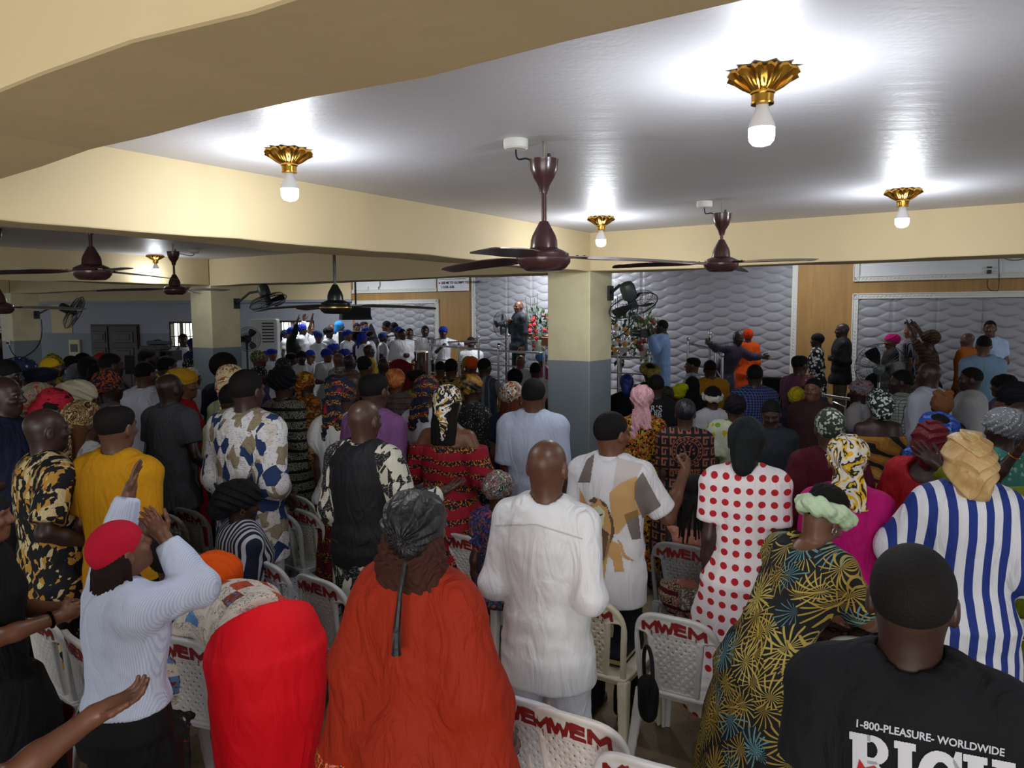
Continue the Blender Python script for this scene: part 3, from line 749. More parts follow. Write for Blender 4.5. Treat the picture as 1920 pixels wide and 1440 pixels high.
# extra bulbs in the bays outside the frame
for (dx, dy) in ((2.6, .9), (-3.6, 1.6), (0.3, -1.2)):
    d = bpy.data.lights.new('bulb_light', 'POINT'); d.energy = BULB_W; d.color = (.90, .94, 1.0); d.shadow_soft_size = .05; o = bpy.data.objects.new('bulb_light', d); COL.objects.link(o); o.location = (dx, dy, ZC - .26)
# oscillating cage fans
def cage_fan(c, axis, R, name, label, group=None, mount=None, stand=None, upv=(0, 0, 1), grey=False):
    """c centre of the cage; axis points out of the front"""
    ax = nrmz(axis); s_ = nrmz(np.cross(ax, upv)); u = np.cross(s_, ax); M = np.stack([s_, u, ax], 1); c = np.asarray(c)
    e = empty(name, (c[0], c[1], c[2] if stand is None else stand)); e.location = tuple(c if stand is None else (c[0], c[1], stand)); tag(e, label, 'fan', group); org = np.array(e.location)
    T = lambda P: c - org + np.asarray(P) @ M.T
    m = MB()
    for k in range(44):
        a = 2 * math.pi * k / 44; cc, ss = math.cos(a), math.sin(a)
        for sg in (1, -1): m.tube(T([(cc * .06, ss * .06, sg * .075), (cc * R * .5, ss * R * .5, sg * .072), (cc * R * .85, ss * R * .85, sg * .05), (cc * R, ss * R, 0)]), .0014, 3)
    for r_, z in ((R, 0), (R, .004), (R * .85, .05), (R * .85, -.05), (R * .5, .072), (R * .5, -.072), (.06, .076), (.06, -.076)):
        m.tube(T([(r_ * math.cos(a), r_ * math.sin(a), z) for a in np.linspace(0, 2 * math.pi, 41)[:-1]]), .0035 if r_ == R else .002, 5, True)
    m.build('cage', M_WIRE, e)
    m = MB()
    for k in range(3):
        V = []; n = 8
        for i in range(n):
            r_ = .04 + (R * .88 - .04) * i / (n - 1); w = .35 + .35 * math.sin(math.pi * (i + 1) / (n + 1)); a0 = 2 * math.pi * k / 3
            for j in range(5):
                a = a0 + w * (j / 4 - .5) * 1.3; V.append((r_ * math.cos(a), r_ * math.sin(a), .035 * (j / 4 - .5)))
        F = [(i * 5 + j, i * 5 + j + 1, (i + 1) * 5 + j + 1, (i + 1) * 5 + j) for i in range(n - 1) for j in range(4)]
        V = np.array(V); V2 = V - np.array([0, 0, .003]); m.add(T(np.vstack([V, V2])), F + [tuple(q + len(V) for q in f[::-1]) for f in F])
    m.build('fan_blades', M_BLACKG, e, True)
    MB().lathe([(.03, -.06), (.062, -.078), (.070, -.11), (.070, -.19), (.055, -.225), (.02, -.235)], 24, tuple(c - org), M).build('motor', plain('5c6866', .3) if grey else M_GREEN, e, True)
    MB().lathe([(.04, -.07), (.045, .03), (.02, .04)], 16, tuple(c - org), M).build('hub', M_DK, e, True)
    if mount is not None:
        b = c - ax * .15; mt = np.asarray(mount, float)
        MB().tube([b - org, b + np.array([0, 0, .10]) * 0 + (mt - b) * .5 + np.array([0, 0, .06]) - org, mt - org], .016, 10).build('wall_bracket', M_DK, e, True)
        MB().box(mt - org, A * .05, ZV * .07, B * .012).build('bracket_plate', M_DK, e, bevel=.004)
    if stand is not None:
        b = c - ax * .14; MB().tube([b - org, np.array([b[0], b[1], c[2] - .18]) - org], .022, 10).build('tilt_joint', M_DK, e, True)
        MB().tube([(b[0] - org[0], b[1] - org[1], c[2] - .16 - stand), (b[0] - org[0], b[1] - org[1], .03)], .017, 12).build('pole', M_STEEL if grey else M_DK, e, True)
        MB().lathe([(.22, 0), (.22, .02), (.05, .05), (.03, .08)], 28, (b[0] - org[0], b[1] - org[1], 0)).build('base', M_DK, e, True)
    return e
cC = C1 + B * .0
cage_fan(at_depth(1187, 572, 7.15), (.35, .35, -.85), .235, 'wall_fan', 'industrial wall fan on the right side of the central column, seen from behind', None, C1 + A * .40 + ZV * 2.46 - B * .01)
c2 = C1 + B * BAY
cage_fan(at_depth(503, 566, 9.6), (.35, -.1, -.9), .235, 'wall_fan', 'black wall fan tilted down on the second column, above the choir', None, c2 + A * .4 + ZV * 2.42)
c3 = C1 + B * BAY * 2
cage_fan(at_depth(139, 586, 12.4), (.75, .25, -.42), .29, 'wall_fan', 'round wall fan on the leftmost column, facing right', None, c3 + A * .4 + ZV * 2.28)
cage_fan(at_depth(1652, 690, 10.1), (.55, .8, .08), .325, 'standing_fan', 'big grey standing fan in front of the right stage panel', None, None, .0, grey=True)
cage_fan(at_depth(938, 608, 16.4), (-.8, -.5, .0), .27, 'standing_fan', 'standing fan behind the preacher at the wave panel', None, None, .35)
cage_fan(at_depth(466, 636, 13.2), (.5, -.8, .0), .21, 'standing_fan', 'standing fan between second column and air conditioner', None, None, .0)
# flex from fans to sockets
k = at_depth(139, 586, 12.4); s3 = c3 + ZV * 1.80 - A * .0
wire('fan_flex', np.vstack([bez(c3 + A * .47 + ZV * 2.2, c3 + A * .48 + ZV * 2.0, c3 + A * .5 + ZV * 1.7, c3 + A * .15 - B * .04 + ZV * 1.55, 12), bez(c3 + A * .15 - B * .04 + ZV * 1.55, c3 - A * .02 - B * .05 + ZV * 1.5, c3 - A * .04 + ZV * 1.6, c3 - A * .02 + B * .15 + ZV * 1.78, 10)]), .008, 'black flex looping from leftmost column fan down to its socket')
e = MB().box(c3 - A * .012 + B * .16 + ZV * 1.80, B * .045, ZV * .045, A * .012).build('wall_socket', M_WPL, None, bevel=.004); tag(e, 'white socket on the leftmost column under the wall fan', 'socket')
MB().box(-A * .02 * 0 + np.array([0, 0, 0]), B * .018, ZV * .02, A * .02).build('plug', M_DK, e).location = tuple(c3 - A * .035 + B * .15 + ZV * 1.79)
wire('fan_flex', bez(at_depth(1197, 573, 7.2), at_depth(1195, 590, 7.2), at_depth(1185, 625, 7.2), C1 + A * .44 - B * .01 + ZV * 2.02, 14), .006, 'black flex curving from the central column fan down to the column')
# consumer unit, air conditioner, loudspeakers
t_, z_ = lt(142, 653); e = empty('switch_box', lp(t_, z_ - .13, .0)); tag(e, 'cream switch box on the grey wall left of the door', 'switch box')
q = lambda m, t0, t1, z0, z1, d0, d1: lbox(m, t0, t1, z0, z1, d0, d1)
o_ = np.array(e.location)
def rel(m, o_): m.v = [tuple(np.array(v) - o_) for v in m.v]; return m
rel(q(MB(), t_ - .18, t_ + .18, z_ - .25, z_ + .25, 0, .06), o_).build('housing', plain('cfc79a', .5), e, bevel=.008); rel(q(MB(), t_ - .12, t_ + .12, z_ - .10, z_ + .12, .06, .068), o_).build('window', M_DK, e)
pa = at_depth(496, 598, 15.6); ac0 = np.array([pa[0], pa[1], 0.0]); e = empty('air_conditioner', ac0, math.radians(6)); tag(e, 'tall white floor-standing air conditioner left of the choir window', 'air conditioner')
ah = float(pa[2])
MB().bx(-.27, .27, -.16, .16, 0, ah).build('body', M_WPL, e, bevel=.03)
m = MB()
for k in range(7): m.bx(-.02, .21, -.175, -.155, ah - .10 - k * .062, ah - .075 - k * .062)
m.build('louvres', M_DK, e); MB().bx(-.02, .24, -.168, -.155, ah - .98, ah - .84).build('badge', plain('4a5a66', .5), e, bevel=.003)
for k in range(9): MB().bx(.0 + k * .024, .015 + k * .024, -.172, -.166, ah - .93, ah - .89).build('badge_mark', M_WPL, e) if k % 3 != 1 else None
sp = at_depth(668, 585, 15.6); e = empty('hanging_speaker', sp, math.radians(20)); tag(e, 'black loudspeaker box hung above the choir', 'loudspeaker')
MB().add([(-.32, -.2, -.16), (.30, -.2, -.16), (.30, .25, -.16), (-.32, .25, -.16), (-.30, -.2, .12), (.18, -.2, .14), (.18, .25, .14), (-.30, .25, .12)], [(0, 3, 2, 1), (4, 5, 6, 7), (0, 1, 5, 4), (1, 2, 6, 5), (2, 3, 7, 6), (3, 0, 4, 7)]).build('cabinet', M_DK, e, bevel=.01)
MB().bx(-.28, .26, -.215, -.2, -.13, .10).build('grille', plain('101114', .8), e); MB().tube([(0, .05, .12), (0, .05, .62)], .02, 8).build('hanger', M_DK, e)
sp = at_depth(664, 618, 16.4); e = empty('speaker_cabinet', (sp[0], sp[1], .28), math.radians(14)); tag(e, 'large black floor loudspeaker behind the choir', 'loudspeaker')
MB().bx(-.33, .33, -.25, .25, 0, 1.62).build('cabinet', plain('2b2d33', .6), e, bevel=.012)
for zz, rr in ((.45, .20), (1.0, .20)): MB().lathe([(rr, -.0), (rr * .95, .012), (rr * .3, -.03), (rr * .25, .01)], 28, (0, -.255, zz), np.array([[1, 0, 0], [0, 0, -1], [0, 1, 0]])).build('driver', M_DK, e, True)
MB().bx(-.22, .22, -.27, -.25, 1.25, 1.5).build('horn', M_DK, e, bevel=.01)
sp = at_depth(698, 625, 16.6); e = empty('covered_speaker', (sp[0], sp[1], .28), .3); tag(e, 'grey cloth-covered speaker stack with a pointed top', 'loudspeaker')
MB().add([(-.28, -.2, 0), (.30, -.2, 0), (.30, .2, 0), (-.28, .2, 0), (-.22, -.15, 1.3), (.26, -.15, 1.0), (.26, .15, 1.0), (-.22, .15, 1.3), (-.02, 0, 1.86)], [(0, 3, 2, 1), (0, 1, 5, 4), (1, 2, 6, 5), (2, 3, 7, 6), (3, 0, 4, 7), (4, 5, 8), (5, 6, 8), (6, 7, 8), (7, 4, 8)]).build('cover', plain('45474f', .9), e, bevel=.03)
# scripture board
t0_, _ = wt(823, 530); t1_, zb0 = wt(880, 545); zb1 = zb0 + .58
e = MB().box(wp((t0_ + t1_) / 2, (zb0 + zb1) / 2, .03), WU * (t1_ - t0_) / 2, ZV * (zb1 - zb0) / 2, WN * .02).build('scripture_board', plain('ecebf0', .5)); tag(e, 'white scripture board high on the wall between the left panels', 'sign')
def wall_text(body, t, z, size, mat, parent=None, d=.056, name='lettering', bold=.002):
    V, F = text_mesh(body, size, bold, 'LEFT'); P = [wp(t + v[0], z + v[1], d) for v in V]; o = MB().add(P, F).build(name, mat, parent); return o
MRED, MINK = plain('b8242c', .6), plain('25262c', .7)
wall_text('POUR YOUR SPIRIT AND DIRECT UPON', t0_ + .11, zb0 + .43, .074, MINK, e); wall_text('ME DAILY. JOEL 2:28-30', t0_ + .11, zb0 + .335, .074, MINK, e)
wall_text('USE ME TO GLORIFY YOUR NAME.', t0_ + .11, zb0 + .167, .074, MINK, e); wall_text('1 COR. 6:20.', t0_ + .11, zb0 + .07, .074, MINK, e)
MB().box(wp((t0_ + t1_) / 2, zb0 + .275, .052), WU * (t1_ - t0_) * .46, ZV * .004, WN * .002).build('rule', MINK, e)
for z in (.19, .45): MB().sphere(wp(t0_ + .055, zb0 + z, .054), (.02, .02, .02), 10, 6).build('bullet', MRED, e)
# small surveillance camera and loose wires on the upper right panel
t_, z_ = wt(1855, 510); e = empty('security_camera', wp(t_, z_, .02)); tag(e, 'small security camera on the white upper panel at right', 'camera')
MB().lathe([(.028, 0), (.028, .03), (.015, .04)], 14).build('mount', M_WPL, e, True); MB().box((0, 0, .0), WU * .03, ZV * .03, WN * .05).build('camera_body', M_DK, e, bevel=.006); MB().box(ZV * .07, WU * .035, ZV * .012, WN * .03).build('sensor_bar', M_DK, e, bevel=.003)
P2 = lambda x, y, d=.04: wp(*wt(x, y), d)
wire('camera_cable', np.vstack([bez(P2(1852, 525), P2(1848, 548), P2(1862, 545), P2(1870, 546), 10), bez(P2(1870, 546), P2(1876, 540), P2(1872, 500), P2(1873, 470), 8)]), .006, 'thin cable looping from the security camera up to the beam')
wire('loose_wire', bez(P2(1872, 478), P2(1890, 492), P2(1910, 490), P2(1930, 482), 10), .006, 'loose wire sagging at the top right corner of the white panel')
wire('loose_wire', bez(P2(714, 528), P2(716, 545), P2(708, 535), P2(713, 543), 8), .008, 'short loose wires dangling on the upper left white panel')
e = MB().box(P2(690, 541, .03), WU * .05, ZV * .05, WN * .03).build('socket', M_WPL); tag(e, 'small white socket with dangling wires above the left frame', 'socket')
# stainless steel railings
def rail(pts, hts, zf, label, bars=4, group='stainless stage railings'):
    """pts: (px, D) along the run; hts: z of the hand rail"""
    pts = [(x, D * KS) for x, D in pts]; hts = [CAMZ - (CAMZ - h) * KS for h in hts]
    P = [at_depth(x, 600, D) for x, D in pts]; o = np.array([P[0][0], P[0][1], zf]); e = empty('stage_railing', o); tag(e, label, 'railing', group)
    for p, h in zip(P, hts):
        b = np.array([p[0], p[1], zf]) - o; MB().tube([b, b + ZV * (h - zf + .04)], .021, 14).sphere(b + ZV * (h - zf + .07), .030, 14, 8).build('post', M_STEEL, e, True)
    for i in range(len(P) - 1):
        a, b = P[i].copy(), P[i + 1].copy(); a[2], b[2] = hts[i], hts[i + 1]; MB().tube([a - o, b - o], .019, 12).build('hand_rail', M_STEEL, e, True)
        for k in range(1, bars + 1):
            za, zb = zf + (hts[i] - zf) * (1 - k / (bars + 1)), zf + (hts[i + 1] - zf) * (1 - k / (bars + 1)); MB().tube([np.array([a[0], a[1], za]) - o, np.array([b[0], b[1], zb]) - o], .012, 8).build('cross_bar', M_STEEL, e, True)
rail(((804, 11.5), (860, 11.0), (934, 10.4), (1020, 9.9)), (1.80, 1.78, 1.76, 1.75), .35, 'railing in front of the preacher, left of the central column')
rail(((1095, 9.5), (1160, 9.2), (1218, 8.9)), (1.74,) * 3, .35, 'railing with flowers behind it, right of the central column')
rail(((807, 12.2), (897, 12.1), (953, 12.0)), (1.80, 1.84, 1.87), .35, 'rear railing between the drums and the preacher', 2)
rail(((1291, 9.9), (1342, 9.7)), (1.87, 1.80), .35, 'short railing at the centre right of the stage', 3); rail(((1332, 10.4), (1356, 9.2)), (1.93, 1.70), .35, 'short railing beside the purple robed man', 3)
rail(((1545, 7.8), (1625, 7.4)), (1.42, 1.40), .0, 'low railing below the man in the dark suit', 2); rail(((1772, 7.0), (1870, 6.6), (1990, 6.2)), (1.38, 1.37, 1.36), .0, 'low railing at the right edge in front of the stage', 2)
# low white screen at the stage edge
a, b = at_depth(1183, 719, 10.9), at_depth(1300, 723, 10.1); m = MB(); c = (a + b) / 2; u = (b - a) / 2; u[2] = 0
e = m.box((c[0], c[1], a[2] / 2), u, ZV * a[2] / 2, nrmz(np.cross(u, ZV)) * .03).build('stage_screen', plain('b9b3bd', .7), None, bevel=.006); tag(e, 'low pale screen wall at the foot of the stage', 'screen')
# lectern
p = at_depth(1054, 634, 14.8); e = empty('lectern', (p[0], p[1], .70), -.5); tag(e, 'orange-brown wooden lectern half hidden by the central column', 'lectern'); hz = float(p[2] - .70)
MWD = plain('a2683c', .4); MB().bx(-.22, .22, -.18, .18, 0, hz - .12).build('pedestal', MWD, e, bevel=.01)
MB().add([(-.32, -.26, hz - .14), (.32, -.26, hz - .14), (.32, .22, hz - .02), (-.32, .22, hz - .02), (-.32, -.26, hz + .02), (.32, -.26, hz + .02), (.32, .22, hz + .12), (-.32, .22, hz + .12)], [(0, 3, 2, 1), (4, 5, 6, 7), (0, 1, 5, 4), (1, 2, 6, 5), (2, 3, 7, 6), (3, 0, 4, 7)]).build('book_rest', MWD, e, bevel=.008)
MB().bx(-.30, .30, -.24, -.22, hz + .02, hz + .05).build('ledge', MWD, e)
# conga drum and mic stands
def conga(px, py, D, zf, label, h=.78):
    D *= KS; p = at_depth(px, py, D); e = empty('conga_drum', (p[0], p[1], zf)); tag(e, label, 'drum', 'conga drums on stage'); t = float(p[2] - zf)
    MB().lathe([(.12, 0), (.13, .02), (.15, t * .35), (.185, t * .68), (.165, t - .02), (.160, t)], 32).build('shell', plain('3c2020', .25), e, True)
    MB().lathe([(.166, t - .02), (.17, t), (.168, t + .01), (.02, t + .012)], 32).build('drum_skin', plain('cdbfa4', .7), e, True)
    m = MB(); m.tube([(.172 * math.cos(a), .172 * math.sin(a), t - .01) for a in np.linspace(0, 6.2832, 33)[:-1]], .008, 6, True)
    for k in range(6): a = k * 1.047; m.tube([(.176 * math.cos(a), .176 * math.sin(a), t - .01), (.192 * math.cos(a), .192 * math.sin(a), t - .16)], .005, 6).sphere((.190 * math.cos(a), .190 * math.sin(a), t - .17), .012, 8, 6)
    m.build('tension_hoop', M_STEEL, e, True)
conga(791, 659, 12.0, .35, 'dark red conga drum beside the railing, near the singing man'); conga(776, 662, 12.6, .35, 'second conga drum just left of the dark red one')
def mic_stand(px, py, D, zf, label, bx=-.3, tall=None):
    D *= KS; p = at_depth(px, py, D); e = empty('microphone_stand', (p[0], p[1], zf)); tag(e, label, 'microphone stand', 'microphone stands'); t = float(p[2] - zf)
    m = MB()
    for k in range(3): a = k * 2.094 + .4; m.tube([(0, 0, .22), (.28 * math.cos(a), .28 * math.sin(a), .01)], .008, 6)
    m.build('tripod', M_DK, e); MB().tube([(0, 0, .2), (0, 0, t)], .009, 8).build('pole', M_DK, e); MB().tube([(-bx * .4, 0, t - .06), (bx, -.05, t + .04)], .007, 8).build('boom', M_DK, e)
    MB().tube([(bx, -.05, t + .04), (bx * 1.35, -.06, t + .03)], [.014, .012], 10).sphere((bx * 1.42, -.062, t + .028), .027, 12, 8).build('microphone', M_DK, e, True)
mic_stand(768, 633, 11.9, .35, 'microphone stand in front of the bearded singer'); mic_stand(731, 636, 12.2, .35, 'microphone stand left of the man in white robe'); mic_stand(803, 631, 12.0, .35, 'boom microphone stand over the conga drums', -.35)
mic_stand(948, 648, 12.1, .70, 'slim microphone stand left of the preacher', -.1)
# flower arrangements
ML1, ML2 = plain('2f4a26', .6), plain('4c6a34', .6)
def flowers(px, py, D, zf, label, R=.42, n=46, cols=('a81e2a', 'e8e4e0'), seed=1, tall=.3):
    D *= KS; R *= KS * .95; r = np.random.RandomState(seed); p = at_depth(px, py, D); e = empty('flower_arrangement', (p[0], p[1], zf)); tag(e, label, 'flowers', 'stage flower arrangements'); zc = float(p[2] - zf)
    MB().lathe([(.10, 0), (.13, .05), (.05, .1), (.035, zc - .45), (.12, zc - .35), (.14, zc - .2)], 20).build('vase_stand', plain('b9b4a8', .4), e, True)
    m = MB()
    for i in range(150):
        v = nrmz(r.randn(3)); q = v * np.array([R * .8, R * .8, R * 1.1]) * (.5 + .6 * r.rand()) + np.array([0, 0, zc]); L = .09 + .06 * r.rand(); s_ = nrmz(np.cross(v, r.randn(3))) * L * .28; t_ = nrmz(v + r.randn(3) * .4) * L
        m.add([q, q + t_ * .5 + s_, q + t_, q + t_ * .5 - s_], [(0, 1, 2, 3)])
    for i in range(12):
        a = r.rand() * 6.28; m.tube([(0, 0, zc - .2), (.2 * math.cos(a), .2 * math.sin(a), zc + .1), (.25 * math.cos(a), .25 * math.sin(a), zc + .3 + tall * r.rand())], .006, 5)
    o = m.build('foliage', ML1 if seed % 2 else ML2, e)
    for ci, c in enumerate(cols):
        for i in range(n // len(cols)):
            v = nrmz(r.randn(3) + np.array([0, -.8, 0])); q = v * np.array([R * .85, R * .85, R]) * (.75 + .35 * r.rand()) + np.array([0, 0, zc]) ; rr = .035 + .02 * r.rand(); k = MB()
            for j in range(6):
                a = j * 1.047 + r.rand(); u = nrmz(np.cross(v, [0, .3, 1])); w = np.cross(v, u); k.sphere(q + (u * math.cos(a) + w * math.sin(a)) * rr * .55, (rr * .55, rr * .55, rr * .55), 7, 5)
            k.sphere(q + v * rr * .3, rr * .5, 7, 5).build('bloom', plain(c, .6), e, True)
    return e
flowers(1008, 620, 12.5, .70, 'tall green and red flower arrangement between preacher and central column', .29, 22, ('a81e2a', 'c23040'), 1, .5)
flowers(1163, 630, 10.6, .35, 'white and green flower arrangement right of the central column', .34, 26, ('e8e4e0', 'd9a85a'), 3, .6)
flowers(1213, 632, 10.9, .35, 'red and white flower arrangement behind the man with the camera', .32, 36, ('b01c2a', 'e8e4e0'), 4, .15)

# ================================================================== plastic chairs
CH = {}
def chair_parts():
    hz = .44
    def back2d(x, z):
        W = .198 + .030 * np.clip(z / hz, 0, 1); q = (np.abs(x / W) ** 3.2 + (np.maximum(z - .17, 0) / (hz - .17)) ** 3.2) ** (1 / 3.2); return (q - 1) * .2
    S = Shape()
    def fn(x, y, z):
        d2 = back2d(x, z); d2 = np.maximum(d2, -z - .03)
        t = np.clip((z + .02) / .30, 0, 1); ax_ = np.abs(x); sx = .118 + .050 * t; r_ = .014 + .014 * t
        W = .198 + .030 * np.clip(z / hz, 0, 1); lo_, hi_ = .103 + .034 * t, W - .026; mx, hw = (lo_ + hi_) / 2, (hi_ - lo_) / 2
        qx, qz = np.abs(ax_ - mx) - (hw - .016), np.abs(z - .150) - (.165 - .016); slot = np.sqrt(np.maximum(qx, 0) ** 2 + np.maximum(qz, 0) ** 2) + np.minimum(np.maximum(qx, qz), 0) - .016; d2 = np.maximum(d2, -slot)
        rim = np.exp(-((d2 + .008) / .010) ** 2) * .006
        px = .076 + .042 * z / .3; panel = np.maximum(ax_ - px, np.abs(z - .175) - .155)
        wv = .0032 * np.sin(x * 2 * np.pi / .042) * np.sin(z * 2 * np.pi / .046)
        th = np.where(panel < 0, .0045 + wv, .0075) + rim; 
        fx, fz = np.abs(((x / .021) % 1) - .5) * .021, np.abs(((z / .023) % 1) - .5) * .023
        hole = np.maximum(fx, fz) - .0034; hole = np.maximum(hole, panel + .012)
        edge = np.abs(panel) ; th = th + .002 * np.exp(-(edge / .004) ** 2)
        return np.maximum(np.maximum(d2, np.abs(y) - th), -hole)
    S._add(fn, np.array([-.24, -.02, -.04]), np.array([.24, .02, hz + .01]), .004, 'u')
    V, Q = S.mesh(.0042, np.array([-.245, -.025, -.045]), np.array([.245, .025, hz + .012]))
    V = chair_map(V); CH['backrest'] = mesh_np('backrest', V, Q)
    S = Shape(); S.box((0, .0, .425), (.205, .215, .012), None, .010); S.box((0, .0, .408), (.198, .205, .022), None, .012, .006); S.box((0, -.01, .396), (.185, .19, .022), None, .01, .004, 's')
    S.ell((0, -.02, .455), (.19, .19, .022), None, .01, 's'); S.cap((-.19, .21, .415), (.19, .21, .415), .016, .016, .02)
    CH['seat'] = mesh_np('seat', *S.mesh(.008))
    for nm, x0, y0, x1, y1, zt in (('f', .18, .185, .205, .225, .41), ('r', .185, -.185, .225, -.265, .42)):
        S = Shape(); ax_ = np.array([x1, y1, 0]); S.loft((x0, y0, zt), (x1, y1, 0), (1, 0, 0), [(0, .030, .032), (1, .021, .021)], .01, sq=5); S.loft((x0 - .02, y0 - (.02 if nm == 'f' else -.02), zt), (x1 - .012, y1 - (.012 if nm == 'f' else -.012), -.01), (1, 0, 0), [(0, .025, .026), (1, .016, .016)], .004, 's', sq=5)
        CH['leg' + nm] = mesh_np('leg', *S.mesh(.008))
    # brush-painted M W E M, each letter a set of thick strokes
    r = np.random.RandomState(4); G = {'M': [[(0, 0), (.04, 1), (.5, .3), (.96, 1), (1, 0)]], 'W': [[(0, 1), (.25, 0), (.5, .7), (.75, 0), (1, 1)]], 'E': [[(.9, 1), (.05, 1), (.05, 0), (.95, 0)], [(.05, .52), (.8, .52)]]}
    V = []; F = []; x0 = -.155
    for ch, w in (('M', .072), ('W', .070), ('E', .050), ('M', .072)):
        for st in G[ch]:
            for a, b in zip(st[:-1], st[1:]):
                a = np.array([x0 + a[0] * w, a[1] * .050]) + r.randn(2) * .002; b = np.array([x0 + b[0] * w, b[1] * .050]) + r.randn(2) * .002; d = (b - a) / np.linalg.norm(b - a); q = np.array([-d[1], d[0]]); h_ = .0078 + .0022 * r.rand(); a = a - d * h_ * .7; b = b + d * h_ * .7
                n = 5; k0 = len(V)
                for i in range(n):
                    c = a + (b - a) * i / (n - 1); hh = h_ * (.85 + .3 * r.rand()); V += [c - q * hh, c + q * hh]
                F += [(k0 + 2 * i, k0 + 2 * i + 2, k0 + 2 * i + 3, k0 + 2 * i + 1) for i in range(n - 1)]
        for k in range(2):
            if r.rand() < .6: c = np.array([x0 + w * r.rand(), 0]); k0 = len(V); L_ = .012 + .016 * r.rand(); V += [c + (-.003, .004), c + (.003, .004), c + (.0015, -L_), c + (-.0015, -L_)]; F.append((k0, k0 + 1, k0 + 2, k0 + 3))
        x0 += w + .014
    P2 = np.array([(v[0], -.0105 - .0004 * (i % 7), .352 + v[1] - 1.25 * v[0] ** 2) for i, v in enumerate(V)]); CH['letters'] = mesh_np('painted_letters', chair_map(P2), F, False)
def chair_map(V):
    V = V.copy(); x, y, z = V[:, 0].copy(), V[:, 1].copy(), V[:, 2].copy(); V[:, 1] = -.195 + y - .26 * z + .30 * z * z * .3 + .9 * x * x * np.clip(z / .3, .2, 1) ; V[:, 2] = .425 + z * .985; return V
chair_parts()
@cached
def m_chair(c):
    s = NT('moulded_plastic_' + c); g = s.ramp(s.noise(7, 4), [(.5, (0, 0, 0)), (.85, (.45,) * 3)], False); return s.fin(s.mix(g, lin(c), lin('8f8878')), .38, 0, .45)
M_MAROON = plain('7c1a1c', .55)
def chair(px, py, D=None, label='', c='c9c9c6', yaw=None, lay=0, z0=0):
    p = at_height(px, py, .855) if D is None else at_depth(px, py, D)
    yaw = 33.8 if yaw is None else yaw; rz = -math.radians(yaw); bt = np.array([0, -.285]); ox = bt[0] * math.cos(rz) - bt[1] * math.sin(rz); oy = bt[0] * math.sin(rz) + bt[1] * math.cos(rz)
    e = empty('plastic_chair', (p[0] - ox, p[1] - oy, z0), rz); tag(e, label, 'chair', 'plastic chairs'); m = m_chair(c)
    for nm, key in (('backrest', 'backrest'), ('seat', 'seat')):
        o = link_mesh(nm, CH[key], None, e); 
        if not len(CH[key].materials): CH[key].materials.append(None)
        o.material_slots[0].link = 'OBJECT'; o.material_slots[0].material = m
    for key, sx in (('legf', 1), ('legf', -1), ('legr', 1), ('legr', -1)):
        o = link_mesh('leg', CH[key], None, e); o.scale = (sx, 1, 1)
        if not len(CH[key].materials): CH[key].materials.append(None)
        o.material_slots[0].link = 'OBJECT'; o.material_slots[0].material = m
    link_mesh('painted_letters', CH['letters'], M_MAROON if not len(CH['letters'].materials) else None, e)
    return e
# ================================================================== people
@cached
def m_eye():
    s = NT('eye_white_and_iris'); X, Y, Z = s.xyz()
    d = s.math('SQRT', s.math('ADD', s.math('POWER', X, 2.0), s.math('POWER', Z, 2.0)))
    f = s.math('MULTIPLY', s.math('LESS_THAN', d, .0058), s.math('GREATER_THAN', Y, 0.0)); return s.fin(s.mix(f, lin('938a80'), lin('140c08')), .2, 0, .6)
ARMS = {  # elbow offset from the shoulder, wrist offset from the elbow (x outward), palm normal hint, hand kind
    'down': ((.030, -.03, -.285), (.01, .05, -.25), (-1, 0, 0), 'relax'),
    'bent': ((.032, -.04, -.280), (-.05, .20, -.14), (-1, 0, 0), 'relax'),
    'clasp': ((.065, -.05, -.27), (-.17, .18, .03), (0, -1, 0), 'fist'),
    'pray': ((.06, .04, -.26), (-.16, .16, .13), (-1, 0, 0), 'open'),
    'clap': ((.07, .05, -.26), (-.10, .20, .14), (-1, 0, 0), 'open'),
    'up': ((.14, .10, -.16), (.03, .06, .25), (0, 1, 0), 'open'),
    'high': ((.12, .10, .20), (.02, .06, .25), (0, 1, 0), 'open'),
    'out': ((.24, .02, -.05), (.23, .04, .05), (0, 1, 0), 'open'),
    'offer': ((.07, .02, -.27), (.04, .23, .06), (0, 0, 1), 'open'),
    'mic': ((.08, .05, -.26), (-.16, .12, .17), (-1, 0, 0), 'fist'),
    'hip': ((.13, -.08, -.25), (-.12, .06, -.16), (0, -1, 0), 'fist'),
    'face': ((.05, .10, -.22), (-.05, .03, .26), (-.3, -1, 0), 'open'),
    'back': ((.07, -.10, -.27), (-.13, -.06, -.14), (0, 1, 0), 'fist'),
}
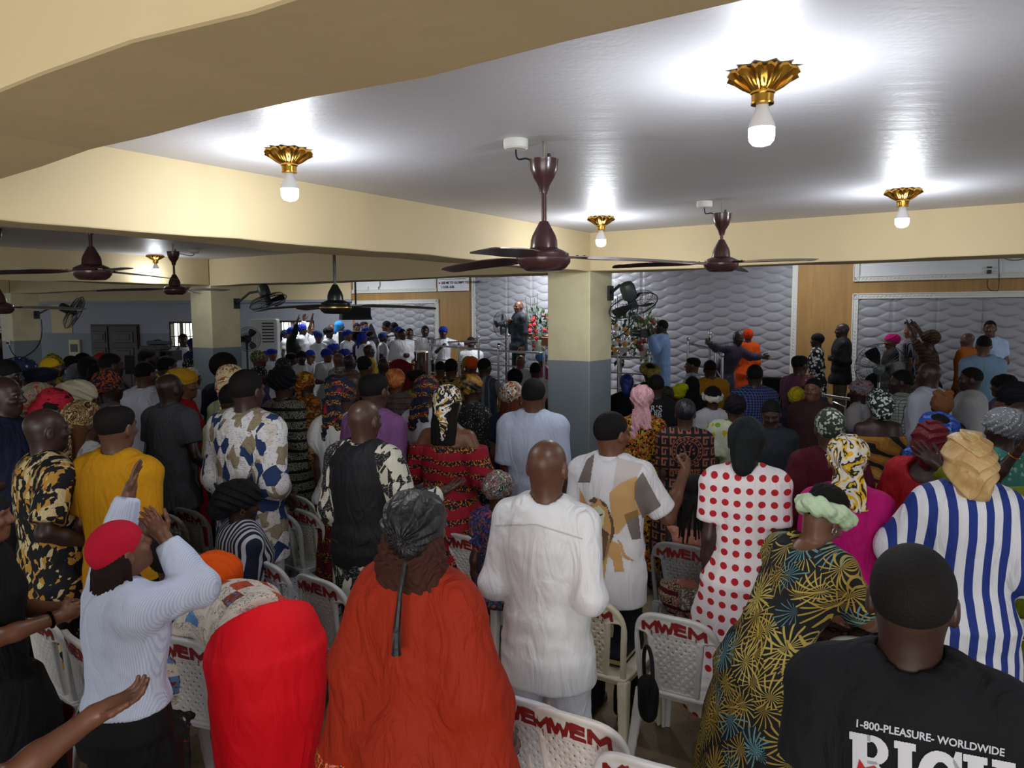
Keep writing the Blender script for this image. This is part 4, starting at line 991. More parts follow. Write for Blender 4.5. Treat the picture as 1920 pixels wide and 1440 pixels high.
def hand(S, W, d, n, s, hs, kind, fr):
    """palm, four unequal fingers and a thumb; d fingers, n palm normal, s towards the thumb"""
    d, n = nrmz(d), np.asarray(n, float); n = nrmz(n - d * np.dot(n, d)); s = nrmz(s - d * np.dot(s, d) - n * np.dot(s, n))
    curl = {'relax': .45, 'open': .12, 'fist': 1.25, 'point': 1.25, 'cup': .3}[kind]
    S.ell(W + d * .050 * hs, np.array([.040, .052, .0165]) * hs, np.array([s, d, n]), .012)
    S.cap(W - d * .01, W + d * .03 * hs, .024 * hs, .026 * hs, .02)
    spread = .22 if kind == 'open' else .05
    for i, (off, L) in enumerate(((.030, .072), (.0105, .080), (-.0100, .074), (-.029, .058))):
        p = W + (d * .086 + s * off - d * abs(off - .005) * .25) * hs; c = curl * (1 + .12 * i); dd = nrmz(d + s * spread * (off / .03) * .8)
        if kind == 'point' and i == 0: c = .05
        pts = [W + (d * .06 + s * off * .9) * hs, p]; a = 0
        for f in (.45, .30, .25):
            a += c * (.9 if f < .45 else .6); v = dd * math.cos(a) + n * math.sin(a); p = p + v * L * f * hs; pts.append(p)
        S.chain(pts, [fr * 1.12, fr * 1.1, fr, fr * .93, fr * .8], .003)
    t0 = W + (d * .022 + s * .026) * hs; v = nrmz(s * .75 + d * .62 + n * (.35 if kind != 'fist' else .8)); v2 = nrmz(s * (.35 if kind != 'fist' else -.4) + d * .9 + n * (.3 if kind != 'fist' else .7))
    S.chain([t0, t0 + v * .042 * hs, t0 + v * .042 * hs + v2 * .032 * hs, t0 + v * .042 * hs + v2 * .058 * hs], [fr * 1.5, fr * 1.25, fr * 1.1, fr * .9], .006)

def skeleton(s, sex, lean, side, hpitch, hyaw, hroll, seat, fat, arms, twist=0.0):
    J = {}; m = sex == 'm'
    zp = .97 * s; drop = 0.0
    if seat: drop = (.90 * s - .50)
    c, sn = math.cos(lean), math.sin(lean); cs, ss = math.cos(side), math.sin(side); ct, st = math.cos(twist), math.sin(twist)
    def R(p):
        x, y, z = p; x, y = x * ct + y * st, -x * st + y * ct
        z -= zp; y, z = y * c + z * sn, z * c - y * sn
        x, z = x * cs + z * ss, z * cs - x * ss
        return np.array([x, y, z + zp - drop])
    def Rv(v): return R(np.array(v) + np.array([0, 0, zp])) - np.array([0, 0, zp - drop])
    J['R'], J['Rv'], J['zp'], J['drop'], J['lean'] = R, Rv, zp, drop, lean
    sw = (.157 if m else .138) * s * (1 + .35 * (fat - 1))
    J['neck'] = R((0, -.01 * s, 1.475 * s)); J['sw'] = sw
    for q, sg in (('R', 1), ('L', -1)):
        J['sh' + q] = R((sg * sw, -.01 * s, 1.392 * s))
    # head
    hl = lean * .45 - hpitch
    hc = J['neck'] + Rv((0, .015 * s, 0)) * 1 + np.array([0, math.sin(lean * .6) * .10 * s, .125 * s * math.cos(lean * .6)]) 
    hc = hc + np.array([math.sin(side * .6) * .1 * s, 0, 0])
    fy = np.array([math.sin(hyaw) * math.cos(hl), math.cos(hyaw) * math.cos(hl), -math.sin(hl)])
    hx = nrmz(np.cross(fy, [0, 0, 1.0])); hz = np.cross(hx, fy)
    hx, hz = hx * math.cos(hroll) - hz * math.sin(hroll), hz * math.cos(hroll) + hx * math.sin(hroll)
    J['head'] = hc; J['hx'], J['hy'], J['hz'] = hx, fy, hz
    for q, sg in (('R', 1), ('L', -1)):
        a = arms[0 if q == 'R' else 1]; a = ARMS[a] if isinstance(a, str) else a
        e = np.array([sg * a[0][0], a[0][1], a[0][2]]) * s; w = np.array([sg * a[1][0], a[1][1], a[1][2]]) * s
        if lean < .5: e, w = Rv(e), Rv(w)
        J['el' + q] = J['sh' + q] + e; J['wr' + q] = J['el' + q] + w
        J['pn' + q] = np.array([sg * a[2][0], a[2][1], a[2][2]], float); J['hk' + q] = a[3]
        hd = a[4] if len(a) > 4 else None; J['hd' + q] = (np.array([sg * hd[0], hd[1], hd[2]]) if hd is not None else w)
        hx0 = sg * .095 * s
        if seat:
            J['hip' + q] = np.array([hx0, .02, .90 * s - drop + .02]); J['kn' + q] = np.array([hx0 * 1.2, .42 * s, .50 * s]); J['an' + q] = np.array([hx0 * 1.2, .42 * s, .08 * s])
        else:
            J['hip' + q] = np.array([hx0, 0, .88 * s]); J['kn' + q] = np.array([hx0 * 1.05, .015, .48 * s]); J['an' + q] = np.array([hx0 * 1.1, -.02, .08 * s])
        J['toe' + q] = J['an' + q] + np.array([0, .17 * s, -.045 * s])
    return J
TORSO = {'m': [(0, .140, .105, 0), (.3, .150, .112, 0), (.65, .168, .120, 0), (.86, .150, .100, -.01), (1, .085, .07, -.01)],
         'f': [(0, .125, .098, 0), (.3, .130, .103, 0), (.62, .148, .120, .01), (.86, .130, .090, -.01), (1, .075, .062, -.01)]}
PELV = {'m': [(0, .140, .105, -.01), (.45, .160, .118, -.01), (1, .145, .108, 0)], 'f': [(0, .165, .130, -.02), (.4, .185, .142, -.025), (1, .132, .105, 0)]}
def infl(pr, d, s, fat): return [(t, (a * fat) * s + d, (b * (fat * 1.05 if fat > 1 else fat)) * s + d, o * s) for t, a, b, o in pr]
def torso(S, J, s, sex, fat, d, k=.05, top=1.0):
    R = J['R']; X = np.array([1.0, 0, 0]); sx = J['Rv']((1, 0, 0)); dz = np.array([0, 0, J['drop']])
    S.loft(np.array([0, 0, .80 * s]) - dz, np.array([0, 0, 1.03 * s]) - dz, X, infl(PELV[sex], d, s, fat), k, rnd=.03)
    S.loft(R((0, 0, .97 * s)), R((0, 0, (.97 + .50 * top) * s)), sx, infl(TORSO[sex], d, s, fat), k, rnd=.03)
    for sg in (1, -1):
        S.cap(R((sg * .06 * s, -.012 * s, 1.435 * s)), R((sg * (J['sw'] - .012), -.01 * s, 1.386 * s)), .046 * s * fat ** .5 + d, .044 * s * fat ** .5 + d, k)
def body_shape(J, s, sex, fat, lod, hair_on_body=False):
    S = Shape(); hs = s * (1.0 if sex == 'm' else .93); fr = .0083 * hs if lod < 2 else .0105
    torso(S, J, s, sex, fat, -.012); C, hx, hy, hz = J['head'], J['hx'], J['hy'], J['hz']; M = np.array([hx, hy, hz])
    P = lambda x, y, z: C + (hx * x + hy * y + hz * z) * s
    # head with a face
    S.ell(P(0, -.012, .030), np.array([.076, .097, .086]) * s, M, .03); S.ell(P(0, .018, -.040), np.array([.060, .072, .074]) * s, M, .04)
    S.ell(P(0, .062, -.088), np.array([.024, .022, .018]) * s, M, .03); S.cap(P(-.04, .074, .022), P(.04, .074, .022), .013 * s, .013 * s, .015)
    S.cap(P(0, .086, .012), P(0, .103, -.022), .008 * s, .014 * s, .012); S.cap(P(-.014, .090, -.026), P(.014, .090, -.026), .0095 * s, .0095 * s, .008)
    S.cap(P(-.018, .082, -.054), P(.018, .082, -.054), .0095 * s, .0095 * s, .006); S.cap(P(-.014, .081, -.066), P(.014, .081, -.066), .009 * s, .009 * s, .006)
    for sg in (1, -1):
        S.ell(P(sg * .032, .090, .003), np.array([.016, .012, .010]) * s, M, .010, 's'); S.ell(P(sg * .042, .062, -.022), np.array([.022, .022, .016]) * s, M, .02)
        S.ell(P(sg * .080, -.012, -.006), np.array([.010, .019, .033]) * s, M, .006); S.ell(P(sg * .090, -.004, .000), np.array([.006, .009, .016]) * s, M, .004, 's')
    nb = J['neck']; S.cap(P(0, -.030, -.035), nb + np.array([0, 0, -.02]), .055 * s * (1 if sex == 'm' else .9), .060 * s * (1 if sex == 'm' else .9) * fat ** .4, .035)
    for q, sg in (('R', 1), ('L', -1)):
        f = fat ** .7 * (1 if sex == 'm' else .95)
        S.cap(J['sh' + q], J['el' + q], .050 * s * f, .040 * s * f, .03); mid = J['el' + q] * .6 + J['wr' + q] * .4
        S.cap(J['el' + q], mid, .041 * s * f, .040 * s * f, .02); S.cap(mid, J['wr' + q], .040 * s * f, .026 * s, .02)
        d = nrmz(J['hd' + q]); n = J['pn' + q]; th = np.cross(d, n) * sg
        hand(S, J['wr' + q] + d * .01, d, n, th, hs, J['hk' + q], fr)
        S.cap(J['hip' + q], J['kn' + q], .080 * s * f, .055 * s * f, .04); mid = J['kn' + q] * .65 + J['an' + q] * .35
        S.cap(J['kn' + q], mid, .054 * s * f, .056 * s * f, .03); S.cap(mid, J['an' + q], .056 * s * f, .036 * s, .03)
        S.cap(J['an' + q], J['toe' + q], .036 * s, .028 * s, .03); S.cap(J['an' + q], J['an' + q] + np.array([0, -.04, -.045]) * s, .034 * s, .030 * s, .02)
    return S

def top_shape(J, s, sex, fat, o):
    """o: sl sleeve length (0..2), hem, loose, slr sleeve looseness, flare, neck, collar, off"""
    S = Shape(); d = o.get('loose', .022); R = J['R']; dz = np.array([0, 0, J['drop']]); hem = o.get('hem', .86) * s; X = np.array([1.0, 0, 0])
    torso(S, J, s, sex, fat, d); sl = o.get('sl', .62); slr = o.get('slr', .018)
    if hem < .80 * s and not J['drop']:
        pr = infl(PELV[sex], d, s, fat)[0]; fl = o.get('flare', .03); z1 = .90 * s; L = z1 - hem; 
        rows = [(0, pr[1] + .012, pr[2] + .012, pr[3]), (.3, pr[1] + .02 + fl * .45, pr[2] + .02 + fl * .45, pr[3]), (1, pr[1] + fl + .01, pr[2] + fl + .01, 0)]
        S.loft(np.array([0, 0, z1]), np.array([0, 0, hem]), X, rows, .04)
    for q, sg in (('R', 1), ('L', -1)):
        if sl <= 0: continue
        f = fat ** .7; sh, el, wr = J['sh' + q], J['el' + q], J['wr' + q]
        t1 = min(sl, 1.0); e1 = sh + (el - sh) * t1; r0, r1 = .052 * s * f + slr, (.050 - .006 * t1) * s * f + slr * (1.0 + .5 * o.get('bell', 0))
        ax = e1 - sh; sd = np.cross(ax, [0, 1.0, .3]); 
        if sl < 1.06:
            S.loft(sh - ax * .05, e1, sd, [(0, r0, r0), (1, r1, r1)], .035); S.ell(sh, (r0, r0, r0), None, .03)
        else:
            S.cap(sh, el, r0, r1, .04); w1 = el + (wr - el) * min(sl - 1.0, .97); r2 = (.030 * s + slr * .75) + o.get('bell', 0) * .05
            S.loft(el, w1, np.cross(w1 - el, [.3, 1.0, .2]), [(0, r1, r1), (.6, (r1 + r2) / 2 + slr * .25, (r1 + r2) / 2 + slr * .25), (.88, r2 + .004, r2 + .004), (1, r2, r2)], .035)
            S.ell(el, (r1, r1, r1), None, .03)
        if o.get('puff'): c_ = sh + (el - sh) * o['puff'][1]; S.ell(c_, np.array([1, 1, 1.15]) * o['puff'][0], None, .03)
    if o.get('drape'):   # flowing side panels of a wide robe
        w = o['drape']
        for q, sg in (('R', 1), ('L', -1)):
            a = J['sh' + q]; b = np.array([J['sh' + q][0] + sg * w, J['sh' + q][1] - .01, o.get('dhem', .75) * s])
            S.loft(a + (b - a) * .05, b, [1, 0, 0], [(0, .07, .08), (.5, .11, .10), (1, .15, .11)], .08)
    # openings: hem and neck
    if J['lean'] > .8: S.plane((0, -.03, .97 * s), (0, -math.sin(J['lean'] * .5), -math.cos(J['lean'] * .5)), .004)
    elif not J['drop']: S.plane((0, 0, max(hem, .02)), (0, 0, -1), .004)
    else:
        S.plane((0, 0, .50 * s - .02), (0, 0, -1), .004)
    up = nrmz(J['Rv']((0, 0, 1))); nk = J['neck']
    if o.get('off'): S.plane(R((0, 0, (1.47 - o['off']) * s)), up, .01)
    nr = o.get('neck', .062) * s; a = R((0, -.012 * s, 1.475 * s)); S.cap(a - up * (.002 if not o.get('vneck') else .0), a + up * .3, nr, nr, .006, 's')
    if o.get('scoop'): S.ell(R((0, -.10 * s, 1.46 * s)), np.array([.10, .10, o['scoop']]) * s, None, .01, 's')
    if o.get('vneck'): S.ell(R((0, .10 * s, 1.45 * s)), np.array([.05, .08, .09]) * s, None, .01, 's')
    am = o.get('wr', .0035)
    S.disp = crease(am, o.get('seed', 1), 1.15)
    return S
def skirt_shape(J, s, sex, fat, o):
    S = Shape(); d = o.get('loose', .012); X = np.array([1.0, 0, 0]); top = o.get('top', 1.03) * s; hem = o.get('hem', .12) * s; fl = o.get('flare', .05)
    pr = infl(PELV[sex], d, s, fat); dz = J['drop']
    if dz:
        S.loft((0, 0, .80 * s - dz), (0, 0, top - dz), X, pr, .03)
        for q in 'RL': S.cap(J['hip' + q], J['kn' + q], .10 * s * fat + d, .08 * s * fat + d, .12); S.cap(J['kn' + q], J['kn' + q] + np.array([0, .02, -.30 * s]), .085 * s * fat + d, .085 * s * fat + d, .12)
        S.plane((0, 0, top - dz), (0, 0, 1)); S.disp = crease(.004, o.get('seed', 2)); return S
    S.loft((0, 0, .80 * s), (0, 0, max(top, 1.0 * s)), X, pr, .03)
    if o.get('bulge'): S.ell((0, -.06 * s, .95 * s), np.array([.208, .18, .20]) * s * o['bulge'], None, .12)
    L = .84 * s - hem; kn = o.get('knee', None)
    rows = [(0, pr[0][1] + .008, pr[0][2] + .008, pr[0][3])]
    if kn: rows.append((.45, kn, kn * .85, 0))
    rows.append((1, pr[0][1] + fl, pr[0][2] + fl, 0))
    if o.get('bulge'): rows = [(0, .245 * s, .205 * s, .06 * s), (.25, .250 * s, .21 * s, .055), (.5, .232 * s, .195 * s, .03), (1, .18 * s, .16 * s, 0)]
    S.loft((0, 0, (.94 if o.get('bulge') else .84) * s), (0, 0, hem), X, rows, .04)
    if J['lean'] > .8: S.plane((0, .01, 1.0 * s), (0, math.sin(J['lean'] * .5), math.cos(J['lean'] * .5)), .004)
    else: S.plane((0, 0, top), (0, 0, 1), .004)
    pl = o.get('pleat', .004); N = o.get('npl', 9)
    cr = crease(.003, o.get('seed', 2))
    S.disp = lambda x, y, z: cr(x, y, z) + pl * np.sin(N * np.arctan2(y, x) + 2 * np.sin(3 * z)) * np.clip((.95 * s - z) * 2, 0, 1)
    return S
def trouser_shape(J, s, sex, fat, o):
    S = Shape(); d = o.get('loose', .014); X = np.array([1.0, 0, 0]); dz = np.array([0, 0, J['drop']]); hem = o.get('hem', .07) * s
    S.loft(np.array([0, 0, .80 * s]) - dz, np.array([0, 0, o.get('top', 1.02) * s]) - dz, X, infl(PELV[sex], d * .6, s, fat), .04)
    for q in 'RL':
        f = fat ** .7; S.cap(J['hip' + q], J['kn' + q], .082 * s * f + d, .062 * s * f + d, .03); e = J['an' + q] + np.array([0, 0, -.02]); ax = e - J['kn' + q]
        S.loft(J['kn' + q], e, X, [(0, .062 * s * f + d, .062 * s * f + d), (1, .052 * s + d + o.get('wide', 0), .055 * s + d + o.get('wide', 0))], .03)
        S.ell(J['kn' + q], np.array([1, 1, 1]) * (.060 * s * f + d), None, .02)
    S.disp = crease(.0045, o.get('seed', 3), 1.3); return S
# ------------------------------------------------------------------ things worn on the head, modelled in the head's own frame
HL = (0, .62, -.785)
def layers(amp, u):
    def f(x, y, z):
        q = u(x, y, z); q = q - np.floor(q); return amp * (.5 - np.minimum(q * 1.18, (1 - q) * 6))
    return f
def headgear(kind, seed=0, big=1.0):
    S = Shape(); r = np.random.RandomState(seed); fold = None; cut = []
    if kind in ('turban', 'scarf', 'cap', 'band', 'slouch', 'tail', 'bow', 'gele', 'beret', 'ring'):
        pass
    a = (.086, .108, .098)
    if kind == 'cap': S.ell((0, -.012, .032), a, None, .02); cut = [((0, .08, .028), (0, .28, -.96))]
    elif kind == 'beanie': S.ell((0, -.014, .034), (.088, .112, .100), None, .02); cut = [((0, .08, .03), (0, .45, -.89))]
    elif kind == 'turban':
        S.ell((0, -.018, .042), (.098 * big, .120 * big, .098 * big), None, .02); S.ell((0, -.085 * big, .050), (.070 * big, .060 * big, .070 * big), None, .05)
        cut = [((0, .08, .030), (0, .35, -.94))]; v = r.randn(2) * .4; fold = layers(.011, lambda x, y, z: 22 * (z + .5 * y + (.5 + v[0]) * np.abs(x + .03 * v[1])) + .35 * np.sin(35 * x + 9 * v[1]))
    elif kind == 'scarf':   # tied at the nape with a bun
        S.ell((0, -.018, .034), (.092 * big, .114 * big, .100), None, .02); S.ell((0, -.105, -.030), (.048, .040, .042), None, .025); S.ell((.01, -.115, -.075), (.040, .028, .045), None, .02)
        cut = []; S.plane((0, .07, .035), (0, .72, -.69), .004); S.p[-1:], keep = [], S.p[-1]
        S = Shape(); S.ell((0, -.018, .034), (.092 * big, .114 * big, .100), None, .02); S.p.append(keep)
        S.ell((0, -.108, -.030), (.050, .040, .044), None, .03); S.chain([(.005, -.12, -.05), (.02, -.125, -.12), (.015, -.13, -.20)], [.028, .022, .014], .02); fold = layers(.007, lambda x, y, z: 24 * (z - .5 * y + .5 * np.abs(x)) + .3 * np.sin(40 * x))
    elif kind == 'bun':     # smooth wrap with a hanging bun
        S.ell((0, -.018, .030), (.092, .114, .104), None, .02); S.ell((0, -.085, -.06), (.062, .050, .062), None, .04); S.ell((0, -.10, -.115), (.045, .035, .040), None, .03)
        S.plane((0, .075, .03), (0, .80, -.60), .004); fold = lambda x, y, z: -.003 * np.abs(np.sin(40 * x + 30 * z))
    elif kind == 'tail':    # printed head-tie, knotted, long ends down the back
        S.ell((0, -.02, .045), (.100, .118, .102), None, .02); S.plane((0, .075, .03), (0, .6, -.80), .004); S.ell((0, -.115, .01), (.055, .035, .05), None, .02)
        for sg, ln in ((-1, .30), (1, .22)):
            S.loft((sg * .02, -.12, .0), (sg * .055, -.135, -ln), (1, 0, 0), [(0, .03, .014), (.4, .050, .016), (1, .035, .010)], .015)
        fold = layers(.009, lambda x, y, z: 20 * (x * .9 + .5 * z) + .4 * np.sin(28 * z))
    elif kind == 'gele':    # tall pleated head-tie
        S.ell((0, -.03, .070), (.118 * big, .125 * big, .098 * big), None, .03); S.ell((r.choice([-1, 1]) * .05, -.06, .115), (.095 * big, .060, .062 * big), None, .05); S.ell((0, -.012, .02), (.088, .110, .06), None, .03)
        cut = [((0, .08, .028), (0, .35, -.94))]; fold = layers(.015, lambda x, y, z: 17 * (z * .9 + .7 * x + .3 * y) + .4 * np.sin(24 * x + 5))
    elif kind == 'slouch':  # heavy wrap sagging back and down
        S.ell((0, -.02, .035), (.100, .120, .105), None, .03); S.ell((0, -.105, -.005), (.092, .085, .088), None, .06); S.ell((0, -.13, -.075), (.070, .060, .055), None, .04)
        cut = [((0, .085, .03), (0, .62, -.78))]; fold = layers(.015, lambda x, y, z: 15 * (-z * .8 - .35 * y + .9 * np.abs(x - .03 * np.sin(20 * z))) + .35 * np.sin(30 * x + 20 * z))
    elif kind == 'beret':
        S.ell((0, -.03, .078), (.125 * big, .135 * big, .055), None, .03); S.ell((0, -.012, .035), (.088, .108, .06), None, .03); cut = [((0, .08, .032), (0, .30, -.95))]; fold = lambda x, y, z: -.003 * np.abs(np.sin(40 * x + 25 * y))
    elif kind == 'rose':    # wrap whose end is twisted into a rosette at the back
        S.ell((0, -.015, .035), (.094, .114, .100), None, .02); S.ell((0, -.085, .055), (.072, .055, .072), None, .03)
        cut = [((0, .08, .028), (0, .40, -.91))]
        fold = lambda x, y, z: -.009 * np.abs(np.sin(95 * np.sqrt(x * x + (z - .055) ** 2) + 1.5 * np.arctan2(z - .055, x)))
    elif kind == 'gather':  # pleats drawn together above the nape
        S.ell((0, -.02, .038), (.100, .122, .105), None, .03); S.ell((.03, -.10, -.01), (.055, .045, .05), None, .04); cut = [((0, .085, .03), (0, .60, -.80))]
        fold = layers(.012, lambda x, y, z: 2.2 * np.arctan2(x - .03, z - .0) + 5 * np.sqrt((x - .03) ** 2 + z * z) + .25 * np.sin(45 * x + 30 * z))
    elif kind == 'bow':
        S.ell((0, -.015, .034), (.094, .114, .102), None, .02); cut = [((0, .08, .028), (0, .45, -.89))]
        for sg in (1, -1): S.ell((sg * .05, -.03, .135), (.045, .020, .035), None, .02); S.ell((sg * .04, -.05, .11), (.04, .03, .03), None, .02)
        fold = layers(.010, lambda x, y, z: 20 * (z * .7 + .6 * x + .4 * y))
    elif kind == 'ring':    # thick braided band round the head, hair left free above
        n = 14
        for q, ph in ((0, 0), (1, math.pi)):
            pts = []
            for i in range(n + 1):
                a_ = 2 * math.pi * i / n; w = .016 * math.sin(4 * a_ + ph); pts.append(((.086 + .012 * math.cos(4 * a_ + ph)) * math.sin(a_), -.012 + (.104 + .012 * math.cos(4 * a_ + ph)) * math.cos(a_), .030 + .012 * math.cos(a_) * 2 + w))
            S.chain(pts, [.027 * big] * (n + 1), .006)
        fold = lambda x, y, z: -.003 * np.abs(np.sin(120 * (z + .5 * x)))
    elif kind == 'openring':  # wide rolled wrap with the crown open
        n = 16; pts = [(.088 * math.sin(2 * math.pi * i / n), -.03 + .100 * math.cos(2 * math.pi * i / n), .050 - .035 * math.sin(math.pi * .5 - 2 * math.pi * i / n) * -1) for i in range(n + 1)]
        S.chain(pts, [.040 * big] * (n + 1), .02); S.ell((0, -.12, -.03), (.05, .04, .05), None, .03); fold = lambda x, y, z: -.006 * np.abs(np.sin(70 * (z - .4 * x)))
    for p, n in cut: S.plane(p, n, .004)
    if fold is not None: S.disp = fold
    return S
def hair_shape(kind, seed=0):
    S = Shape(); P = ((0, .072, .062), HL); r = np.random.RandomState(seed)
    if kind == 'low': S.ell((0, -.012, .031), (.0785, .0995, .0885), None, .02); S.plane(*P, .004)
    elif kind == 'short': S.ell((0, -.013, .033), (.083, .104, .094), None, .02); S.plane(*P, .004)
    elif kind == 'flat': S.ell((0, -.013, .040), (.084, .106, .098), None, .02); S.plane(*P, .004); S.plane((0, 0, .118), (0, 0, 1), .05)
    elif kind == 'afro': S.ell((0, -.018, .042), (.100, .118, .108), None, .02); S.plane((0, .085, .05), HL, .004); S.disp = lambda x, y, z: .003 * np.sin(190 * x) * np.sin(180 * y) * np.sin(200 * z)
    elif kind == 'puff': S.ell((0, -.03, .09), (.085, .085, .06), None, .03); S.ell((0, -.015, .033), (.083, .104, .09), None, .02); S.plane(*P, .004); S.disp = lambda x, y, z: .004 * np.sin(170 * x + 2) * np.sin(160 * y) * np.sin(150 * z)
    elif kind == 'bunhair': S.ell((0, -.013, .033), (.083, .104, .094), None, .02); S.plane(*P, .004); S.ell((0, -.12, .02), (.045, .04, .045), None, .02)
    elif kind == 'long':
        S.ell((0, -.015, .033), (.086, .108, .097), None, .02); S.plane((0, .075, .06), (0, .72, -.69), .004)
        S.loft((0, -.045, .02), (0, -.10, -.25), (1, 0, 0), [(0, .080, .055), (.5, .085, .045), (1, .075, .025)], .03); S.disp = lambda x, y, z: -.005 * np.abs(np.sin(110 * x + 6 * z))
    elif kind == 'curls':
        S.loft((0, -.03, .0), (0, -.055, -.20), (1, 0, 0), [(0, .092, .085), (.5, .125, .085), (.85, .125, .07), (1, .10, .05)], .03); S.disp = lambda x, y, z: -.010 * np.abs(np.sin(75 * x + 3 * np.sin(40 * z)) * np.sin(60 * z + 3 * np.sin(50 * y + 20 * x)))
    elif kind in ('braids', 'braidsh'):
        S.ell((0, -.013, .033), (.083, .104, .094), None, .02); S.plane(*P, .004)
        L = .26
        for i in range(22):
            a = math.pi * (-.08 + 1.16 * i / 21); x, y = .082 * math.cos(a), -.020 - .094 * max(math.sin(a), -.1)
            l = L * (.8 + .4 * r.rand()); S.chain([(x * .9, y * .8, .03), (x * 1.06, y - .016, -.03), (x * 1.12 + r.randn() * .008, y - .040, -.09), (x * 1.10 + r.randn() * .014, y - .055 + r.randn() * .01, -.03 - l)], [.0085, .009, .0085, .005], .003)
    return S
GEARBOX = {}
SPOTS = [(*(C1 + (A + B) * CW / 2 + B * BAY * i)[:2], 1.25) for i in (-1, 0, 1, 2)]
def person(px, py, D=None, label='', sex='m', phi=None, H=None, floor=0.0, lean=0.0, side=0.0, pitch=0.0, hy=0.0, hr=0.0, skin=0, hair='low', hairc='151210', gear=None, gm=None, gbig=1.0,
           top=None, tm=None, bot=None, bm=None, arms=('down', 'down'), seat=False, fat=1.0, face=False, group=None, twist=0.0, ear=None, lod=None, gtilt=0.0, wrist=None, seed=None):
    seed = seed if seed is not None else (int(px) * 7 + int(py)) % 997; top = dict(top or {}); bot = dict(bot or {}); top.setdefault('seed', seed); bot.setdefault('seed', seed + 1)
    if phi is None: phi = 24 if px < 1150 else -8
    phi = math.radians(phi); lean, side, pitch, hyr, hrr = map(math.radians, (lean, side, pitch, hy, hr)); tw = math.radians(twist)
    extra = {None: .0, 'cap': .016, 'beanie': .018, 'turban': .026, 'scarf': .018, 'bun': .018, 'tail': .03, 'gele': .06, 'slouch': .022, 'beret': .018, 'gather': .022, 'rose': .02, 'bow': .05, 'ring': .0, 'openring': .03}[gear]
    if gear in (None, 'ring'): extra = {'afro': .035, 'puff': .035, 'short': .010, 'flat': .004}.get(hair, 0.0)
    def skel(s): return skeleton(s, sex, lean, side, pitch, hyr, hrr, seat, fat, arms, tw)
    def headtop(J, s): return J['head'] + J['hz'] * (.112 + extra) * s * .98
    cr, sr = math.cos(phi), math.sin(phi); RZ = np.array([[cr, sr, 0], [-sr, cr, 0], [0, 0, 1]])   # local -> world
    if H is None:
        best = None
        for m_ in (1, .975, 1.025, .95, 1.05, 1.075):
            Q_ = at_depth(px, py, D * m_); hgt = Q_[2] - floor
            dd = min([math.hypot(Q_[0] - a[0], Q_[1] - a[1]) / a[2] for a in SPOTS] + [9]); ok = (seat or 1.46 < hgt < 1.99) and float(np.dot(Q_ - W0, WN)) > .42
            sc_ = (min(dd, .40) - abs(m_ - 1) * .25) if ok else (-1 - abs(m_ - 1) + (9 if False else 0))
            if best is None or sc_ > best[0] + .01: best = (sc_, D * m_)
            if ok and dd >= .36: break
        D = best[1]
        s = 1.0
        for _ in range(5):
            J = skel(s); tgt = at_depth(px, py, D)[2] - floor; s *= 1 + (tgt - headtop(J, s)[2]) / 1.72 / (1 if not seat else .7)
        s = float(np.clip(s, .86, 1.13)); J = skel(s); P = at_depth(px, py, D)
    else:
        s = H / 1.72; J = skel(s); P = at_height(px, py, floor + headtop(J, s)[2])
    ht = RZ @ headtop(J, s); root = np.array([P[0] - ht[0], P[1] - ht[1], floor]); dist = P[1]; SPOTS.append((root[0], root[1], 1.0))
    if abs(P[2] - floor - headtop(J, s)[2]) > .03 and H is None: print('HEIGHT off %.2f' % (P[2] - floor - headtop(J, s)[2]), (px, py, D), label)
    e = empty('person', root, -phi); tag(e, label, 'person', group)
    L = lod if lod is not None else (0 if dist < 3.4 else 1 if dist < 5.5 else 2 if dist < 8.2 else 3)
    hb, hh, hf, hg, hw = [(.012, .0048, .0038, .0095, .0036), (.015, .0065, .0048, .0125, .0048), (.019, .009, .006, .0165, .0065), (.024, .012, .0075, .021, .009)][L]
    mk = lambda name, S, h, mat, mats=None: link_mesh(name, mesh_np(name, *S.mesh(h)), mat, e)
    B_ = body_shape(J, s, sex, fat, L); bx = [(J['head'] - .155 * s, J['head'] + .155 * s, hh)]
    for q in 'RL':
        w = J['wr' + q] + nrmz(J['hd' + q]) * .09; bx.append((w - .125, w + .125, hf))
    V, Q = multi_mesh(B_, hb, bx); link_mesh('body', mesh_np('body', V, Q), m_skin(skin), e)
    HM = np.stack([J['hx'], J['hy'], J['hz']], 1); g_t = math.radians(gtilt)
    def headobj(name, S, h, mat):
        V, Q = S.mesh(h)
        if not len(Q): return None
        if gtilt and name != 'hair': c_, s_ = math.cos(g_t), math.sin(g_t); V = np.stack([V[:, 0] * c_ + V[:, 2] * s_, V[:, 1], V[:, 2] * c_ - V[:, 0] * s_], 1)
        o = link_mesh(name, mesh_np(name, V * s, Q), mat, e); o.matrix_local = Matrix([[*HM[0], J['head'][0]], [*HM[1], J['head'][1]], [*HM[2], J['head'][2]], [0, 0, 0, 1]]); return o
    if hair and hair != 'bald' and not (gear in ('cap', 'beanie', 'turban', 'scarf', 'bun', 'tail', 'gele', 'slouch', 'beret', 'rose', 'bow', 'gather') and hair in ('low', 'short')):
        headobj('hair', hair_shape(hair, seed), hw * .9, m_hair(hairc, 'strand' if hair in ('long', 'curls', 'braids', 'braidsh') else 'short'))
    if gear: headobj('headwrap' if gear not in ('cap', 'beanie', 'beret') else 'cap', headgear(gear, seed, gbig), hw, gm)
